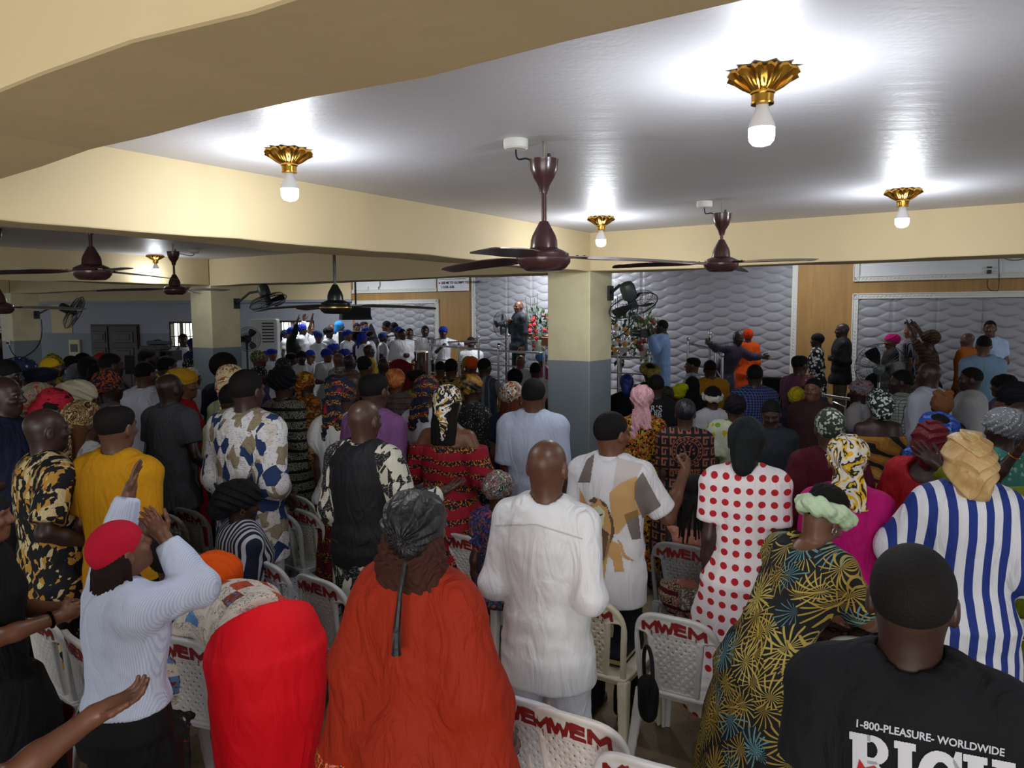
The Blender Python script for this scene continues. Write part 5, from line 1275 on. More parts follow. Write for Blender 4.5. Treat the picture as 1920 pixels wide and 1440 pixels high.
    if face:
        for sg in (1, -1):
            key = 'eye'
            if key not in GEARBOX: GEARBOX[key] = (lambda m: (m.sphere((0, 0, 0), .0100, 12, 8), m)[1])(MB()).build('eye', m_eye(), None, True).data; bpy.data.objects.remove(bpy.data.objects['eye'])
            o = link_mesh('eye', GEARBOX[key], None, e); p = J['head'] + HM @ (np.array([sg * .031, .0735, .003]) * s); o.matrix_local = Matrix([[*HM[0], p[0]], [*HM[1], p[1]], [*HM[2], p[2]], [0, 0, 0, 1]])
    if ear:
        m = MB()
        m.tube([HM @ (np.array([.084 + .0, -.006, -.044]) * s) + HM @ np.array([0, .012 * math.cos(a), .014 * math.sin(a)]) for a in np.linspace(0, 5.6, 9)], .003, 6)
        o = m.build('earring', plain(ear, .25, 1), e); o.location = tuple(J['head'])
    if bot is not None and bm is not None:
        kind = bot.get('kind', 'trousers' if sex == 'm' else 'skirt')
        if kind == 'trousers': mk('trousers', trouser_shape(J, s, sex, fat, bot), hg, bm)
        else: mk('skirt', skirt_shape(J, s, sex, fat, bot), hg, bm)
    to = None
    if tm is not None: to = mk(top.get('name', 'shirt'), top_shape(J, s, sex, fat, top), hg, tm)
    if to is not None and dist < 7.5 and not top.get('off') and not top.get('scoop'):
        nr = top.get('neck', .062) * s; cc = J['R']((0, -.012 * s, 1.462 * s)); u = nrmz(J['Rv']((0, -.12, 1))); a1 = nrmz(J['Rv']((1, 0, 0))); a2 = nrmz(np.cross(u, a1)); m = MB(); T = np.linspace(0, 2 * math.pi, 29)[:-1]
        if top.get('collar'):
            V = []; F = []; n = len(T)
            for ro, zo in ((.072, -.018), (.080, .006), (.070, .034), (.064, .036), (.062, .0)):
                for t in T: V.append(cc + (a1 * math.cos(t) + a2 * math.sin(t) * .95) * ro * s * fat ** .3 + u * zo * s)
            for i in range(4):
                for k in range(n): F.append((i * n + k, i * n + (k + 1) % n, (i + 1) * n + (k + 1) % n, (i + 1) * n + k))
            m.add(V, F).build('collar', tm, e, True)
        elif sex == 'm' or dist < 5:
            m.tube([cc + (a1 * math.cos(t) + a2 * math.sin(t) * .95) * (nr + .006) * fat ** .3 + u * .004 * math.sin(t) for t in T], .0095, 8, True).build('neckband', tm, e, True)
    if wrist:
        for q in wrist[1]:
            m = MB(); d = nrmz(J['wr' + q] - J['el' + q]); a = nrmz(np.cross(d, [.3, .5, 1])); b = np.cross(d, a); c = J['wr' + q] - d * .02
            m.tube([c + (a * math.cos(t) + b * math.sin(t)) * .034 * s for t in np.linspace(0, 2 * math.pi, 17)[:-1]], .006, 6, True).build('bracelet', plain(wrist[0], .25, 1), e)
    # shoes
    if 'shoe' not in GEARBOX:
        S = Shape(); S.cap((0, -.05, .035), (0, .13, .03), .042, .036, .02); S.plane((0, 0, .004), (0, 0, -1)); S.plane((0, .0, .07), (0, .2, 1)); GEARBOX['shoe'] = mesh_np('shoe', *S.mesh(.012)); GEARBOX['shoe'].materials.append(plain('17130f', .4))
    for q in 'RL':
        o = link_mesh('shoe', GEARBOX['shoe'], None, e); o.location = (J['an' + q][0], J['an' + q][1] + .02, J['an' + q][2] - .08 * s); o.scale = (s, s, s)
    e['_h'] = float(s * 1.72)
    return dict(e=e, J=J, s=s, top=to, root=root, RZ=RZ, HM=HM, dist=dist)
# ================================================================== the congregation
C_, S_, G_, P_ = m_cloth, m_satin, m_glit, m_pat
TEE = dict(sl=.66, hem=.80, loose=.024, slr=.020, name='shirt'); POLO = dict(TEE, collar=True); LONG = dict(sl=2, hem=.80, loose=.026, slr=.018, collar=True, name='shirt')
KAF = dict(sl=2, hem=.42, loose=.032, slr=.028, name='kaftan'); SUIT = dict(sl=1.96, hem=.76, loose=.034, slr=.020, collar=True, name='jacket')
DR = dict(sl=.6, hem=.30, flare=.07, loose=.018, slr=.020, name='dress'); LDR = dict(DR, sl=2, slr=.016); BL = dict(sl=.6, hem=.86, loose=.016, slr=.016, name='blouse')
ROBE = dict(sl=1.5, hem=.12, flare=.08, loose=.04, slr=.05, bell=.6, name='robe')
def seat_floor(px, py, D):
    P = at_depth(px, py, D); dw = float(np.dot(P - W0, WN)); t = float(np.dot(P - W0, WU))
    if TL < t and dw < 4.4: return .70 if (-4.3 < t < -1.5 and dw < 3.3) else .35
    dl = float(np.dot(P - L0, LN)); tl = float(np.dot(P - L0, LU)); return .28 if (dl < 4.6 and tl < 8) else 0.0
o = lbox(MB(), 0.0, 8.0, 0, .28, 0.0, 4.6).build('floor_choir', M_STG, None); o['kind'] = 'structure'
def pp(x, y, D, label, sex='m', tm=None, top=None, bm=None, **k):
    if k.get('floor') == 's': D *= KS; k['floor'] = seat_floor(x, y, D)
    elif D is not None and D > 5.5: D = min(5.5 + (D - 5.5) * 1.4, max(D, .76 * 1429 / (y - 586)))
    if top is None: top = TEE if sex == 'm' else DR
    if bm is None and top.get('hem', .8) > .5: bm = C_('17181c')
    if bm is not None: k.setdefault('bot', {})
    if y > 800: k.setdefault('phi', 27)
    return person(x, y, D, label, sex, top=top, tm=tm, bm=bm, **k)
def M(*a, **k): return pp(*a, **k)
def Fm(x, y, D, label, gear, gm, tm, top=None, **k): return pp(x, y, D, label, 'f', tm, top, gear=gear, gm=gm, **k)
def wa(phi, sg, e, w, pn, kind='open', hd=None):
    c, s = math.cos(math.radians(phi)), math.sin(math.radians(phi)); f = lambda v: (sg * (v[0] * c - v[1] * s), v[0] * s + v[1] * c, v[2])
    r = (f(e), f(w), f(pn), kind); return r + ((f(hd),) if hd else ())
# casting marks from the cloth print onto the garment surface
def caster(p, ob=None):
    ob = ob or p['top']; me = ob.data; n = len(me.vertices); V = np.empty(n * 3, np.float32); me.vertices.foreach_get('co', V); V = V.reshape(-1, 3); F = [tuple(q.vertices) for q in me.polygons]
    bv = BVHTree.FromPolygons([Vector(v) for v in V], F); RZ, root = p['RZ'], p['root']; o = RZ.T @ (CAM - root)
    def f(x, y, off=.0025):
        d = RZ.T @ ray(x, y); d = d / np.linalg.norm(d); h = bv.ray_cast(Vector(o), Vector(d), 20)
        if h[0] is None: return None
        return np.array(h[0]) - d * off
    return f
def inpoly(P, x, y):
    c = False; j = len(P) - 1
    for i in range(len(P)):
        if (P[i][1] > y) != (P[j][1] > y) and x < (P[j][0] - P[i][0]) * (y - P[i][1]) / (P[j][1] - P[i][1]) + P[i][0]: c = not c
        j = i
    return c
def stamp(p, f, polys, mat, name, step=2.0, off=.0025, label=None):
    if name.endswith('panel') and len(polys) > 1:
        for q in polys: stamp(p, f, [q], mat, name, step, off)
        return
    V = {}; F = []; L = []
    for P in polys:
        xs = [q[0] for q in P]; ys = [q[1] for q in P]
        for i in range(int(min(xs) / step), int(max(xs) / step) + 1):
            for j in range(int(min(ys) / step), int(max(ys) / step) + 1):
                if inpoly(P, (i + .5) * step, (j + .5) * step):
                    q = []
                    for a, b in ((i, j), (i + 1, j), (i + 1, j + 1), (i, j + 1)):
                        if (a, b) not in V:
                            h = f(a * step, b * step, off); V[(a, b)] = -1 if h is None else len(L)
                            if h is not None: L.append(h)
                        q.append(V[(a, b)])
                    if min(q) >= 0 and max(np.linalg.norm(L[q[0]] - L[q[2]]), 0) < .05 * step: F.append(tuple(q[::-1]))
    if not F: return
    o = link_mesh(name, mesh_np(name, L, F, True), mat, p['e'])
    if label: o['label'] = label
    return o
def stext(p, f, body, size, org, ux, uy, mat, name='lettering', bold=.0, sp=1.0, off=.003):
    V, F = text_mesh(body, size, bold, 'LEFT', sp); L = [f(org[0] + v[0] * ux[0] + v[1] * uy[0], org[1] + v[0] * ux[1] + v[1] * uy[1], off) for v in V]
    ok = [l is not None for l in L]; F = [q for q in F if all(ok[i] for i in q)]; L = [l if l is not None else np.zeros(3) for l in L]
    if F: link_mesh(name, mesh_np(name, L, F, False), mat, p['e'])
def extra(p, s_o, mat, name):
    J, s = p['J'], p['s']; S = top_shape(J, s, s_o.get('sex', 'm'), s_o.get('fat', 1.0), s_o)
    for pl in s_o.get('cuts', []): S.plane(*pl)
    return link_mesh(name, mesh_np(name, *S.mesh(s_o.get('h', .0105))), mat, p['e'])
WHT = S_('dcdde2'); BLU = C_('1f2f9c'); BLK = C_('131316')
# ---- the nearest people
p = M(1715, 1025, 1.62, 'young man in a black t-shirt with white lettering across the back', tm=C_('15161a', .85, .5), top=dict(TEE, loose=.032, slr=.032, neck=.066), hair='short', hairc='1c1918', skin=1, phi=29, arms=('bent', 'bent'), lod=0, seed=5)
f = caster(p); mt = plain('b9bac4', .7)
stext(p, f, '1-800-PLEASURE- WORLDWIDE', 20.2, (1602, 1362), (1, .20), (.05, -1), mt, bold=.5, sp=1.0)
def slab_letters():
    H = 118; A_ = lambda x0, y0, pts: [(x0 + a, y0 + b + .19 * a) for a, b in pts]
    arc = lambda cx, cy, rx, ry, a0, a1, n=12: [(cx + rx * math.cos(math.radians(a0 + (a1 - a0) * i / n)), cy + ry * math.sin(math.radians(a0 + (a1 - a0) * i / n))) for i in range(n + 1)]
    # R: stem with slabs, bowl, leg
    R_ = [A_(1592, 1371, q) for q in ([(0, 0), (40, 0), (40, 14), (34, 14), (34, H - 14), (42, H - 14), (42, H), (-2, H), (-2, H - 14), (7, H - 14), (7, 14), (0, 14)],
          [(34, 0), (46, 0)] + arc(46, 27, 28, 27, -90, 90) + [(34, 54), (34, 41)] + arc(42, 27, 11, 15, 90, -90) + [(34, 12)],
          [(34, 48), (52, 48), (74, 78), (76, H), (50, H), (48, 84), (34, 60)])]
    I_ = [A_(1677, 1388, [(0, 0), (40, 0), (40, 14), (33, 14), (33, H), (7, H), (7, 14), (0, 14)])]
    Cc = [A_(1719, 1404, arc(44, 46, 42, 50, -30, -330, 26) + arc(46, 46, 18, 30, -325, -35, 20)), A_(1712, 1402, [(80, -8), (92, -8), (92, 30), (82, 30), (74, 12)])]
    Hh = [A_(1806, 1413, [(0, 0), (46, 0), (46, 14), (38, 14), (38, 44), (62, 44), (62, 14), (54, 14), (54, 0), (98, 0), (98, 14), (90, 14), (90, H), (62, H), (62, 60), (38, 60), (38, H), (8, H), (8, 14), (0, 14)])]
    return R_ + I_ + Cc + Hh
stamp(p, f, slab_letters(), plain('c3c4cc', .7), 'large_slab_lettering', 1.2, .004)
stamp(p, f, [[(1611, 1424), (1617, 1432), (1622, 1440), (1640, 1436), (1648, 1444), (1640, 1456), (1612, 1456), (1607, 1440)]], plain('b0151c', .7), 'red_rose_print', 1.2, .0065)
# woman in the rust-red wide robe
rb = dict(sl=1.55, hem=.10, flare=.12, loose=.036, slr=.030, bell=.5, drape=.13, dhem=.70, name='robe', neck=.07, wr=.006)
p = Fm(782, 922, 2.42, 'woman in a wide rust-red robe and black headwrap in the middle foreground', 'gather', C_('0e0e10', .5, .5), C_('942610', .7, .6), rb, hair='curls', hairc='46261e', fat=.96, phi=26, seed=21, arms=(((.10, -.02, -.27), (.04, .12, -.20), (-1, 0, 0), 'relax'), ((.10, -.02, -.27), (.04, .12, -.20), (-1, 0, 0), 'relax')), skin=0)
fl = P_('swirl', ('b8421e', '2c1512', 'd99a35', 'c8706a'), 1.6)
extra(p, dict(rb, sex='f', fat=.98, loose=.039, slr=.034, seed=21, cuts=[((0, 0, .79), (0, 0, 1)), ((0, 0, .71), (0, 0, -1))]), fl, 'printed_sleeve_trim')
m = MB(); c = p['J']['head'] + p['HM'] @ np.array([.03, -.115, -.06]); m.tube([c, c + np.array([.01, -.05, -.09]), c + np.array([.012, -.075, -.20]), c + np.array([.01, -.075, -.27])], [.010, .008, .012, .016], 8).build('headwrap_tail', C_('0e0e10', .5, .5), p['e'], True)
# bald man in the long white kaftan
p = M(1027, 827, 3.12, 'bald man in a long white kaftan with an orange-brown scalp, centre foreground', tm=S_('d9d9dc'), top=dict(KAF, hem=.72, loose=.026, slr=.018, flare=.03, wr=.004), bm=C_('cfd2d8'), hair='bald', fat=1.02, phi=24, arms=(((.05, -.07, -.27), (-.06, .24, -.06), (-1, 0, 0), 'relax'),) * 2, seed=9, skin=2)
f = caster(p); stamp(p, f, [[(928, 984), (1005, 982), (1092, 1009), (1092, 1012), (1005, 985), (928, 987)], [(977, 1118 - 0), (978, 1119), (978, 1120), (977, 1119)]], C_('bcbcc0'), 'yoke_seam', 1.0, .0015)
# man in the lion shirt
p = M(1148, 773, 4.12, 'man in a patchwork shirt printed with a tan lion', tm=C_('d9d8dc'), top=dict(TEE, sl=.85, hem=.68, loose=.028, slr=.030, collar=True, flare=.02), hair='short', skin=3, phi=30, hy=22, arms=(((.14, .08, -.23), (.02, .20, .20), (-1, 0, 0), 'fist'), 'bent'), seed=3)
f = caster(p); L = lambda *q: list(q)
stamp(p, f, [L((1083, 905), (1100, 862), (1115, 850), (1106, 905)), L((1190, 905), (1205, 885), (1232, 935), (1240, 948), (1205, 972), (1190, 935)), L((1170, 965), (1196, 955), (1202, 1010), (1185, 1012))], plain('736a66', .8), 'grey_print_panel', 1.3)
stamp(p, f, [L((1142, 925), (1165, 905), (1195, 893), (1190, 935), (1202, 965), (1180, 975), (1160, 1000), (1148, 1002), (1145, 960)), L((1086, 915), (1104, 950), (1106, 985), (1088, 960))], plain('c49a66', .8), 'tan_print_panel', 1.3)
stamp(p, f, [L((1158, 858), (1205, 870), (1196, 892), (1165, 903), (1148, 920))], plain('c6bcba', .8), 'pale_print_panel', 1.3)
stamp(p, f, [L((1102, 952), (1120, 934), (1138, 950), (1150, 985), (1142, 1030), (1128, 1065), (1126, 1010), (1104, 985)), L((1126, 1030), (1142, 1010), (1160, 1020), (1166, 1045), (1170, 1072), (1152, 1072), (1150, 1050), (1140, 1040), (1132, 1090), (1124, 1090)), L((1158, 1012), (1166, 1018), (1172, 1040), (1184, 1048), (1190, 1052), (1178, 1050), (1168, 1044), (1162, 1026))], plain('c0935e', .8), 'lion_body_print', 2, .0035)
stamp(p, f, [L((1102, 940), (1114, 932), (1122, 938), (1116, 944)), L((1138, 950), (1150, 976), (1152, 1000), (1144, 1020), (1146, 985)), L((1128, 990), (1142, 1000), (1134, 1040), (1128, 1060), (1130, 1020)), L((1124, 936), (1136, 944), (1140, 952), (1130, 948))], plain('5a4634', .8), 'lion_mane_print', 2, .0045)
stamp(p, f, [L((1110, 952), (1124, 948), (1134, 960), (1132, 982), (1124, 996), (1114, 990), (1106, 972))], plain('c8c8a8', .8), 'lion_face_print', 2, .0055)
stamp(p, f, [L((1110, 962), (1117, 964), (1117, 967), (1110, 965)), L((1123, 965), (1130, 963), (1130, 966), (1123, 968)), L((1114, 981), (1124, 981), (1119, 988))], plain('3a2e28', .8), 'lion_eye_and_nose_print', 1, .0065)
# woman in red and white dots
p = Fm(1400, 782, 3.85, 'woman in a white dress with red dots and black bun headwrap', 'bun', C_('15191b'), P_('dots', ('e9e0e2', 'b21e2a'), 1.0), dict(DR, hem=.22, flare=.12, sl=.72, slr=.03, loose=.018), phi=20, skin=1, seed=15, gtilt=4)
# woman in magenta with printed scarf
p = Fm(1590, 815, 3.65, 'woman in a magenta top with black, yellow and white scarf', 'tail', P_('swirl', ('d8d2c4', 'd6a818', '23262e', 'cfc9bb'), .8), C_('b3106a'), dict(BL, sl=.62, hem=.90), bm=P_('leop', ('3f2c20', '14100f', '57402e')), fat=1.12, phi=20, gbig=1.0, skin=3, arms=(((.07, -.02, -.27), (.0, .12, -.22), (-1, 0, 0), 'relax'), 'down'))
# woman in blue and white stripes, gold headwrap
p = Fm(1822, 812, 3.30, 'woman in a blue and white striped shirt and big gold headwrap', 'slouch', S_('b8925a', 'c9a871'), P_('vstripe', ('dcdde4', '20357f'), .95), dict(sl=1.6, hem=.36, flare=.04, loose=.040, slr=.040, bell=.4, name='shirt_dress', neck=.085), fat=1.02, phi=22, gbig=1.0, pitch=20, gtilt=-12, arms=(((.10, -.04, -.25), (-.04, .18, -.12), (-1, 0, 0), 'relax'), ((.12, .02, -.22), (-.04, .2, .05), (-1, 0, 0), 'relax')), skin=1, ear='c9a050')
# bending woman in leaf print
p = Fm(1572, 922, 2.72, 'woman bending forward in a dark leaf-print dress and pale green headband', 'ring', C_('b8ceaa', .9), P_('leaf', ('17181b', 'a88c38', '5f8a92', 'b39f4e'), 1.15), dict(DR, sl=.9, hem=.12, flare=.13, loose=.024, slr=.030, neck=.085, scoop=.05), H=1.62, lean=34, phi=62, pitch=-24, hair='puff', fat=1.1, skin=3, gbig=1.1, side=0, face=True, ear='b9b9b9', arms=(((.05, .14, -.22), (-.06, .20, -.10), (-1, 0, 0), 'relax'), ((.05, .12, -.23), (-.06, .18, -.10), (-1, 0, 0), 'relax')), seed=33)
# red beret woman with raised hands
ph = 40
p = Fm(203, 984, 2.62, 'woman in a red cap and pale striped shirt raising both hands', 'beanie', C_('b3142e', .85, .2), P_('pin', ('c9d2e6', 'b3bfdb'), 1.0), dict(sl=2, hem=.98, loose=.022, slr=.024, name='shirt', collar=True), bm=C_('141417'), bot=dict(hem=.15, flare=.0, loose=.014, top=1.06), phi=ph, pitch=22, hair='braids', hairc='251611', fat=1.1, skin=3, gtilt=-6,
       arms=(wa(ph, 1, (.16, .20, .02), (-.14, .02, .20), (.2, -.8, 0), 'cup'), wa(ph, -1, (-.07, .20, .11), (.05, .06, .24), (.9, .2, 0), 'open')), seed=44)
MB().tube([p['J']['neck'] + np.array([.07 * math.cos(a), .06 * math.sin(a), .005 + .01 * math.sin(a)]) for a in np.linspace(0, 6.28, 25)[:-1]], .008, 6, True).build('blue_lanyard', C_('2b3f9c'), p['e'], True)
# bending woman, red skirt
p = Fm(398, 1050, None, 'woman bent low in a red skirt, stamp-print blouse and orange headwrap', 'gele', C_('d4500f', .85, .3), P_('print', ('2b2a2e', 'd9cfc2', 'b0452c', '7c3a26', '5b86b8'), 1.15), dict(BL, sl=1.7, hem=1.0, loose=.026, slr=.034, bell=.3), bm=C_('e20e1e', .7, .3), bot=dict(hem=.1, flare=.03, loose=.016, knee=.22, bulge=1.04), H=1.66, lean=95, phi=-38, pitch=0, fat=1.22, skin=3, seed=51, arms=(((.03, .12, -.26), (-.02, .06, -.25), (-1, 0, 0), 'relax'), ((.10, .10, -.25), (.0, .06, -.25), (-1, 0, 0), 'relax')))
# left edge
M(-34, 915, 2.95, 'person in black dress with clasped hands at the left edge', sex='f', tm=C_('121214'), top=dict(DR, sl=.3, hem=.2, flare=.1), phi=70, hair='bald', gear='cap', gm=BLK, skin=3, arms=(((.05, .05, -.27), (-.13, .22, .02), (0, -1, 0), 'fist'),) * 2, wrist=('1a1a1a', 'R'))
ph = 50
M(-172, 1050, 1.75, 'person in maroon ruffled sleeve holding out an open palm, bottom left corner', sex='f', tm=C_('6b1230'), top=dict(DR, sl=.5, hem=.2, puff=(.075, .3)), phi=ph, hair='short', skin=3, arms=(wa(ph, 1, (.10, .10, -.24), (.16, .16, .10), (0, -.2, 1), 'cup', (.7, .25, .30)), 'bent'), lod=0)
# ---- second rows
p = M(683, 752, 4.28, 'bald man in a black waistcoat over a black and white printed shirt', tm=P_('geo', ('15161a', 'c9c6b8', '1a1b20', '15161a', 'bdb9aa'), 1.3), top=dict(LONG, hem=.62, slr=.034, loose=.028, flare=.02), hair='bald', skin=0, phi=26, arms=(((.10, .02, -.26), (.08, .20, .06), (0, 0, 1), 'open'), 'bent'), fat=1.05)
extra(p, dict(TEE, sl=0, loose=.034, hem=.80, fat=1.08, neck=.07), C_('1b1c20', .6, .5), 'waistcoat')
MB().tube([(-.13, -.155, 1.02), (-.04, -.160, .985), (.0, -.162, .98), (.05, -.160, 1.0), (.13, -.155, 1.03)], .008, 6).build('waistcoat_strap', C_('1b1c20', .6, .5), p['e'], True)
M(217, 760, 3.95, 'man in a plain mustard-yellow t-shirt', tm=C_('bd8512', .85, .5), top=dict(TEE, sl=.8, loose=.030, slr=.03, hem=.70), hair='flat', skin=2, phi=14, fat=1.02, arms=('bent', 'bent'), seed=7)
M(86, 768, 4.0, 'bald man in black shirt covered in gold lettering print', tm=P_('geo', ('14141a', '14141a', 'b8893a', '14141a', 'cdb98a'), 2.6), top=dict(TEE, sl=.85, loose=.032, slr=.035, hem=.70), bm=P_('geo', ('14141a', '14141a', 'b8893a', '14141a', 'cdb98a'), 2.6), hair='bald', skin=1, phi=42, fat=1.04, arms=(((.10, -.10, -.25), (-.02, .22, -.10), (-1, 0, 0), 'fist'), 'bent'))
M(5, 708, 4.7, 'bald man in navy shirt in profile at the left edge', tm=C_('1a2138'), hair='bald', skin=1, phi=80, face=True, fat=1.05, arms=('clasp', 'clasp'))
M(463, 694, 4.75, 'man in blue, white and brown patchwork print shirt', tm=P_('geo', ('d5d2d4', '22375f', 'd8d6d6', '8d8067', 'c9c2b8'), .95), top=dict(LONG, sl=1.55, hem=.66, slr=.045, loose=.036, flare=.03), hair='short', skin=1, phi=24, fat=1.08, bm=C_('c9c8c6'), arms=('bent', 'bent'))
p = Fm(840, 722, 5.1, 'woman in an off-shoulder red print dress and navy and white scarf', 'scarf', P_('swirl', ('1b2032', '1b2032', 'c9a24a', 'e2e0dc'), .8), P_('ankara', ('8c1024', 'c8701c', '1a1420'), 1.0), dict(DR, off=.13, sl=1.5, puff=(.10, .25), slr=.026, hem=.22, flare=.06), fat=1.12, hair='long', skin=3, phi=18, arms=(((.12, -.04, -.25), (-.08, .20, -.08), (-1, 0, 0), 'relax'), ((.12, -.04, -.25), (-.08, .20, -.08), (-1, 0, 0), 'relax')))
extra(p, dict(DR, sex='f', fat=1.16, off=.13, hem=.78, flare=.07, sl=0, loose=.026), P_('ankara', ('8c1024', 'c8701c', '1a1420'), 1.0), 'peplum')
Fm(531, 688, 6.4, 'woman in black and grey banded dress with large black headwrap', 'gele', C_('15151c'), P_('hstripe', ('131317', '8f8b7c'), 1.0), dict(LDR, hem=.22, slr=.02), fat=1.12, gbig=1.05, phi=22)
Fm(641, 705, 5.5, 'woman in white lace top and yellow-navy printed headtie with long ends', 'tail', P_('ankara', ('171d30', 'c98a1a', '171d30', '8c1626'), 1.3), C_('d6d6d8'), dict(BL, sl=.5, puff=(.11, .3), loose=.022), bm=P_('ankara', ('5a1222', 'c07c1a', '14141c'), 1.0), phi=20, fat=1.1)
Fm(800, 703, 6.0, 'woman in a white blouse with a printed headtie falling to the waist', 'tail', P_('ankara', ('171d30', 'c9891a', '171d30', '8c1626'), 1.2), C_('c9c9cf'), dict(BL, loose=.02), bm=P_('ankara', ('171d30', 'c98a1a', '171d30'), 1.1), phi=18, gtilt=5)
M(702, 700, 5.15, 'broad man in a mauve-purple long-sleeved shirt', tm=C_('7b5080'), top=dict(LONG, collar=False), hair='flat', skin=0, fat=1.08, phi=28, bm=C_('5c3f68'), arms=('bent', 'bent'))
M(660, 700, 6.4, 'bald man between the printed headtie and the mauve shirt', tm=C_('1c1c26'), hair='bald', skin=0, phi=60, face=True)
M(1001, 710, 5.5, 'man in a plain light blue shirt in front of the central column', tm=C_('b9c4dc'), top=dict(POLO, sl=.95, slr=.04, loose=.034, hem=.66), hair='short', skin=2, phi=14, fat=1.05)
Fm(885, 702, 6.4, 'woman in a black sequinned dress and shining gold headband wrap', 'turban', S_('a87d2e', '1a1612'), G_('121215', 'a8a8b0', .05), dict(LDR), fat=1.1, phi=40, skin=1)
Fm(962, 716, 6.1, 'woman in navy with a grey-orange printed headtie and rust long hair', 'turban', P_('swirl', ('b8b4ac', '1f1d1f', '9c5a22', '8b8a86'), 1.4), C_('20243c'), DR, hair='long', hairc='5a2c18', phi=30, skin=2, ear='c9a050')
M(272, 680, 6.7, 'man in a crisp white shirt and black trousers, left side', tm=S_('cfd0de'), top=dict(LONG, sl=1.6, hem=.88, slr=.03, loose=.03), hair='low', skin=2, phi=14, bm=C_('15161e'), arms=('bent', 'bent'))
M(318, 702, 5.8, 'bald man in a dark grey short-sleeved suit', tm=C_('54555a'), top=dict(POLO, collar=False, hem=.72, slr=.03), bm=C_('4b4c52'), hair='bald', skin=1, phi=24, fat=1.08, arms=(((.10, -.02, -.27), (.12, .14, -.17), (-1, 0, 0), 'fist'), 'down'))
Fm(345, 691, 6.2, 'woman in red with a mustard-yellow pleated headwrap', 'turban', C_('b98a1e'), C_('a01420'), DR, phi=75, face=True, skin=3)
M(421, 661, 6.6, 'man in a navy polo shirt in front of the second column', tm=C_('1a1f33'), top=dict(TEE, slr=.03), hair='afro', skin=1, phi=35, bm=C_('171d34'), arms=('down', 'bent'), fat=1.08)
Fm(434, 684, 5.9, 'woman in cream and rust patterned scarf tied at the nape', 'scarf', P_('swirl', ('cbb58a', 'd9cdb0', '8f4a1e', 'cdb98c'), .8), C_('a9b58a'), BL, phi=24, skin=1)
M(437, 720, 5.3, 'person in a pale green shirt behind the patchwork shirt', tm=C_('aab68a'), hair='low', skin=1, phi=20, H=None)
# left crowd
Fm(12, 674, 6.0, 'woman in profile with black headband and gold earring at far left', 'cap', BLK, P_('floral', ('c9c9cf', '23263a', '3a3a44'), 1.2), DR, phi=82, face=True, skin=4, ear='d0a850')
Fm(44, 670, 6.6, 'woman in a navy and white spotted headtie with brown braids', 'turban', P_('floral', ('23284c', 'b9bccb', 'a8acbe'), 2.2), P_('swirl', ('c5c2c4', '2b2b35', 'c5c2c4'), 2), DR, phi=55, hair='long', hairc='4a2a1c', skin=1)
Fm(80, 690, 6.2, 'woman in a wide dark navy beret, brown hair', 'beret', C_('161b2c'), P_('floral', ('20264a', 'c6c8d8', '8a90b8'), 1.5), DR, phi=20, gbig=1.12, gtilt=-8, hair='curls', hairc='4a2c1c')
Fm(77, 718, 5.2, 'woman in a beige scarf with striped orange end', 'scarf', P_('swirl', ('8f8878', 'a89e8c', 'b0552a', '928a7a'), .7), P_('swirl', ('2a3a4a', '8a2a30', '3b3b40'), 1.2), DR, phi=65, ear='c9a050', skin=2)
Fm(120, 733, 5.0, 'woman in a crimson scarf bowing over black hair', 'scarf', C_('a01c30'), C_('7d1018'), DR, phi=40, pitch=-25, hair='long', skin=1)
Fm(160, 716, 5.6, 'woman in a cream pleated turban leaning forward', 'slouch', C_('c9c0a4', .8), C_('3a3a42'), DR, phi=60, pitch=-15, skin=0)
Fm(157, 752, 4.7, 'woman in a brown and gold scarf with floral white shirt', 'tail', P_('swirl', ('2e2117', '8a6a3c', '4a3626', 'b09a6a'), 1.3), P_('floral', ('b5b2b4', '7d4a50', '9c8f8c'), 1.3), BL, phi=35, hair='long', hairc='5d3a1e')
Fm(204, 694, 6.0, 'woman in grey with a black and orange printed headscarf', 'scarf', P_('swirl', ('17181d', '17181d', 'b04a1c', '2a2d36'), 1.0), C_('66676c'), DR, phi=45, skin=1)
M(208, 663, 6.9, 'heavy man in dark shirt holding up a phone', tm=C_('2a2226'), hair='low', skin=1, phi=40, fat=1.2, arms=(((.10, .14, -.20), (.02, .16, .20), (-1, 0, 0), 'fist'), 'up'))
p_ = at_depth(243, 684, 6.5); e = MB().bx(-.04, .04, -.005, .005, -.08, .08).build('phone', BLK, None, bevel=.004); e.location = tuple(p_); tag(e, 'dark phone held up by the heavy man at left', 'phone')
Fm(95, 671, 8.2, 'woman in a plain bright yellow headband, profile', 'cap', C_('c9a012'), C_('a07a14'), DR, phi=75, face=True, skin=3)
Fm(104, 664, 8.6, 'woman in a yellow and black spotted headtie and matching dress', 'gele', P_('leop', ('8d8420', '1c1c14', '6a6418'), 1.6), P_('leop', ('8d8420', '1c1c14', '6a6418'), 1.6), DR, phi=70, face=True, skin=1, gbig=.9)
Fm(134, 667, 8.6, 'woman in a turquoise dress and black cap', 'cap', BLK, C_('17718a'), DR, phi=30)
Fm(157, 662, 9.2, 'woman with dark curly hair and a bow, near the door', None, None, C_('4a4450'), DR, hair='afro', phi=50)
Fm(148, 682, 7.6, 'woman in a soft grey headscarf, left crowd', 'scarf', C_('66666e'), P_('floral', ('5d5248', '8f8272', '3c332c'), 2), DR, phi=40)
Fm(190, 662, 9.0, 'person in a red cap in front of the carved door', 'cap', C_('a01620'), C_('23252c'), DR, phi=30)
Fm(170, 672, 7.4, 'woman with long black braids in the left crowd', None, None, C_('33202a'), DR, hair='long', phi=45)
Fm(189, 682, 7.0, 'woman with long black hair beside the grey headscarf', 'scarf', BLK, C_('20242c'), DR, hair='long', phi=45)
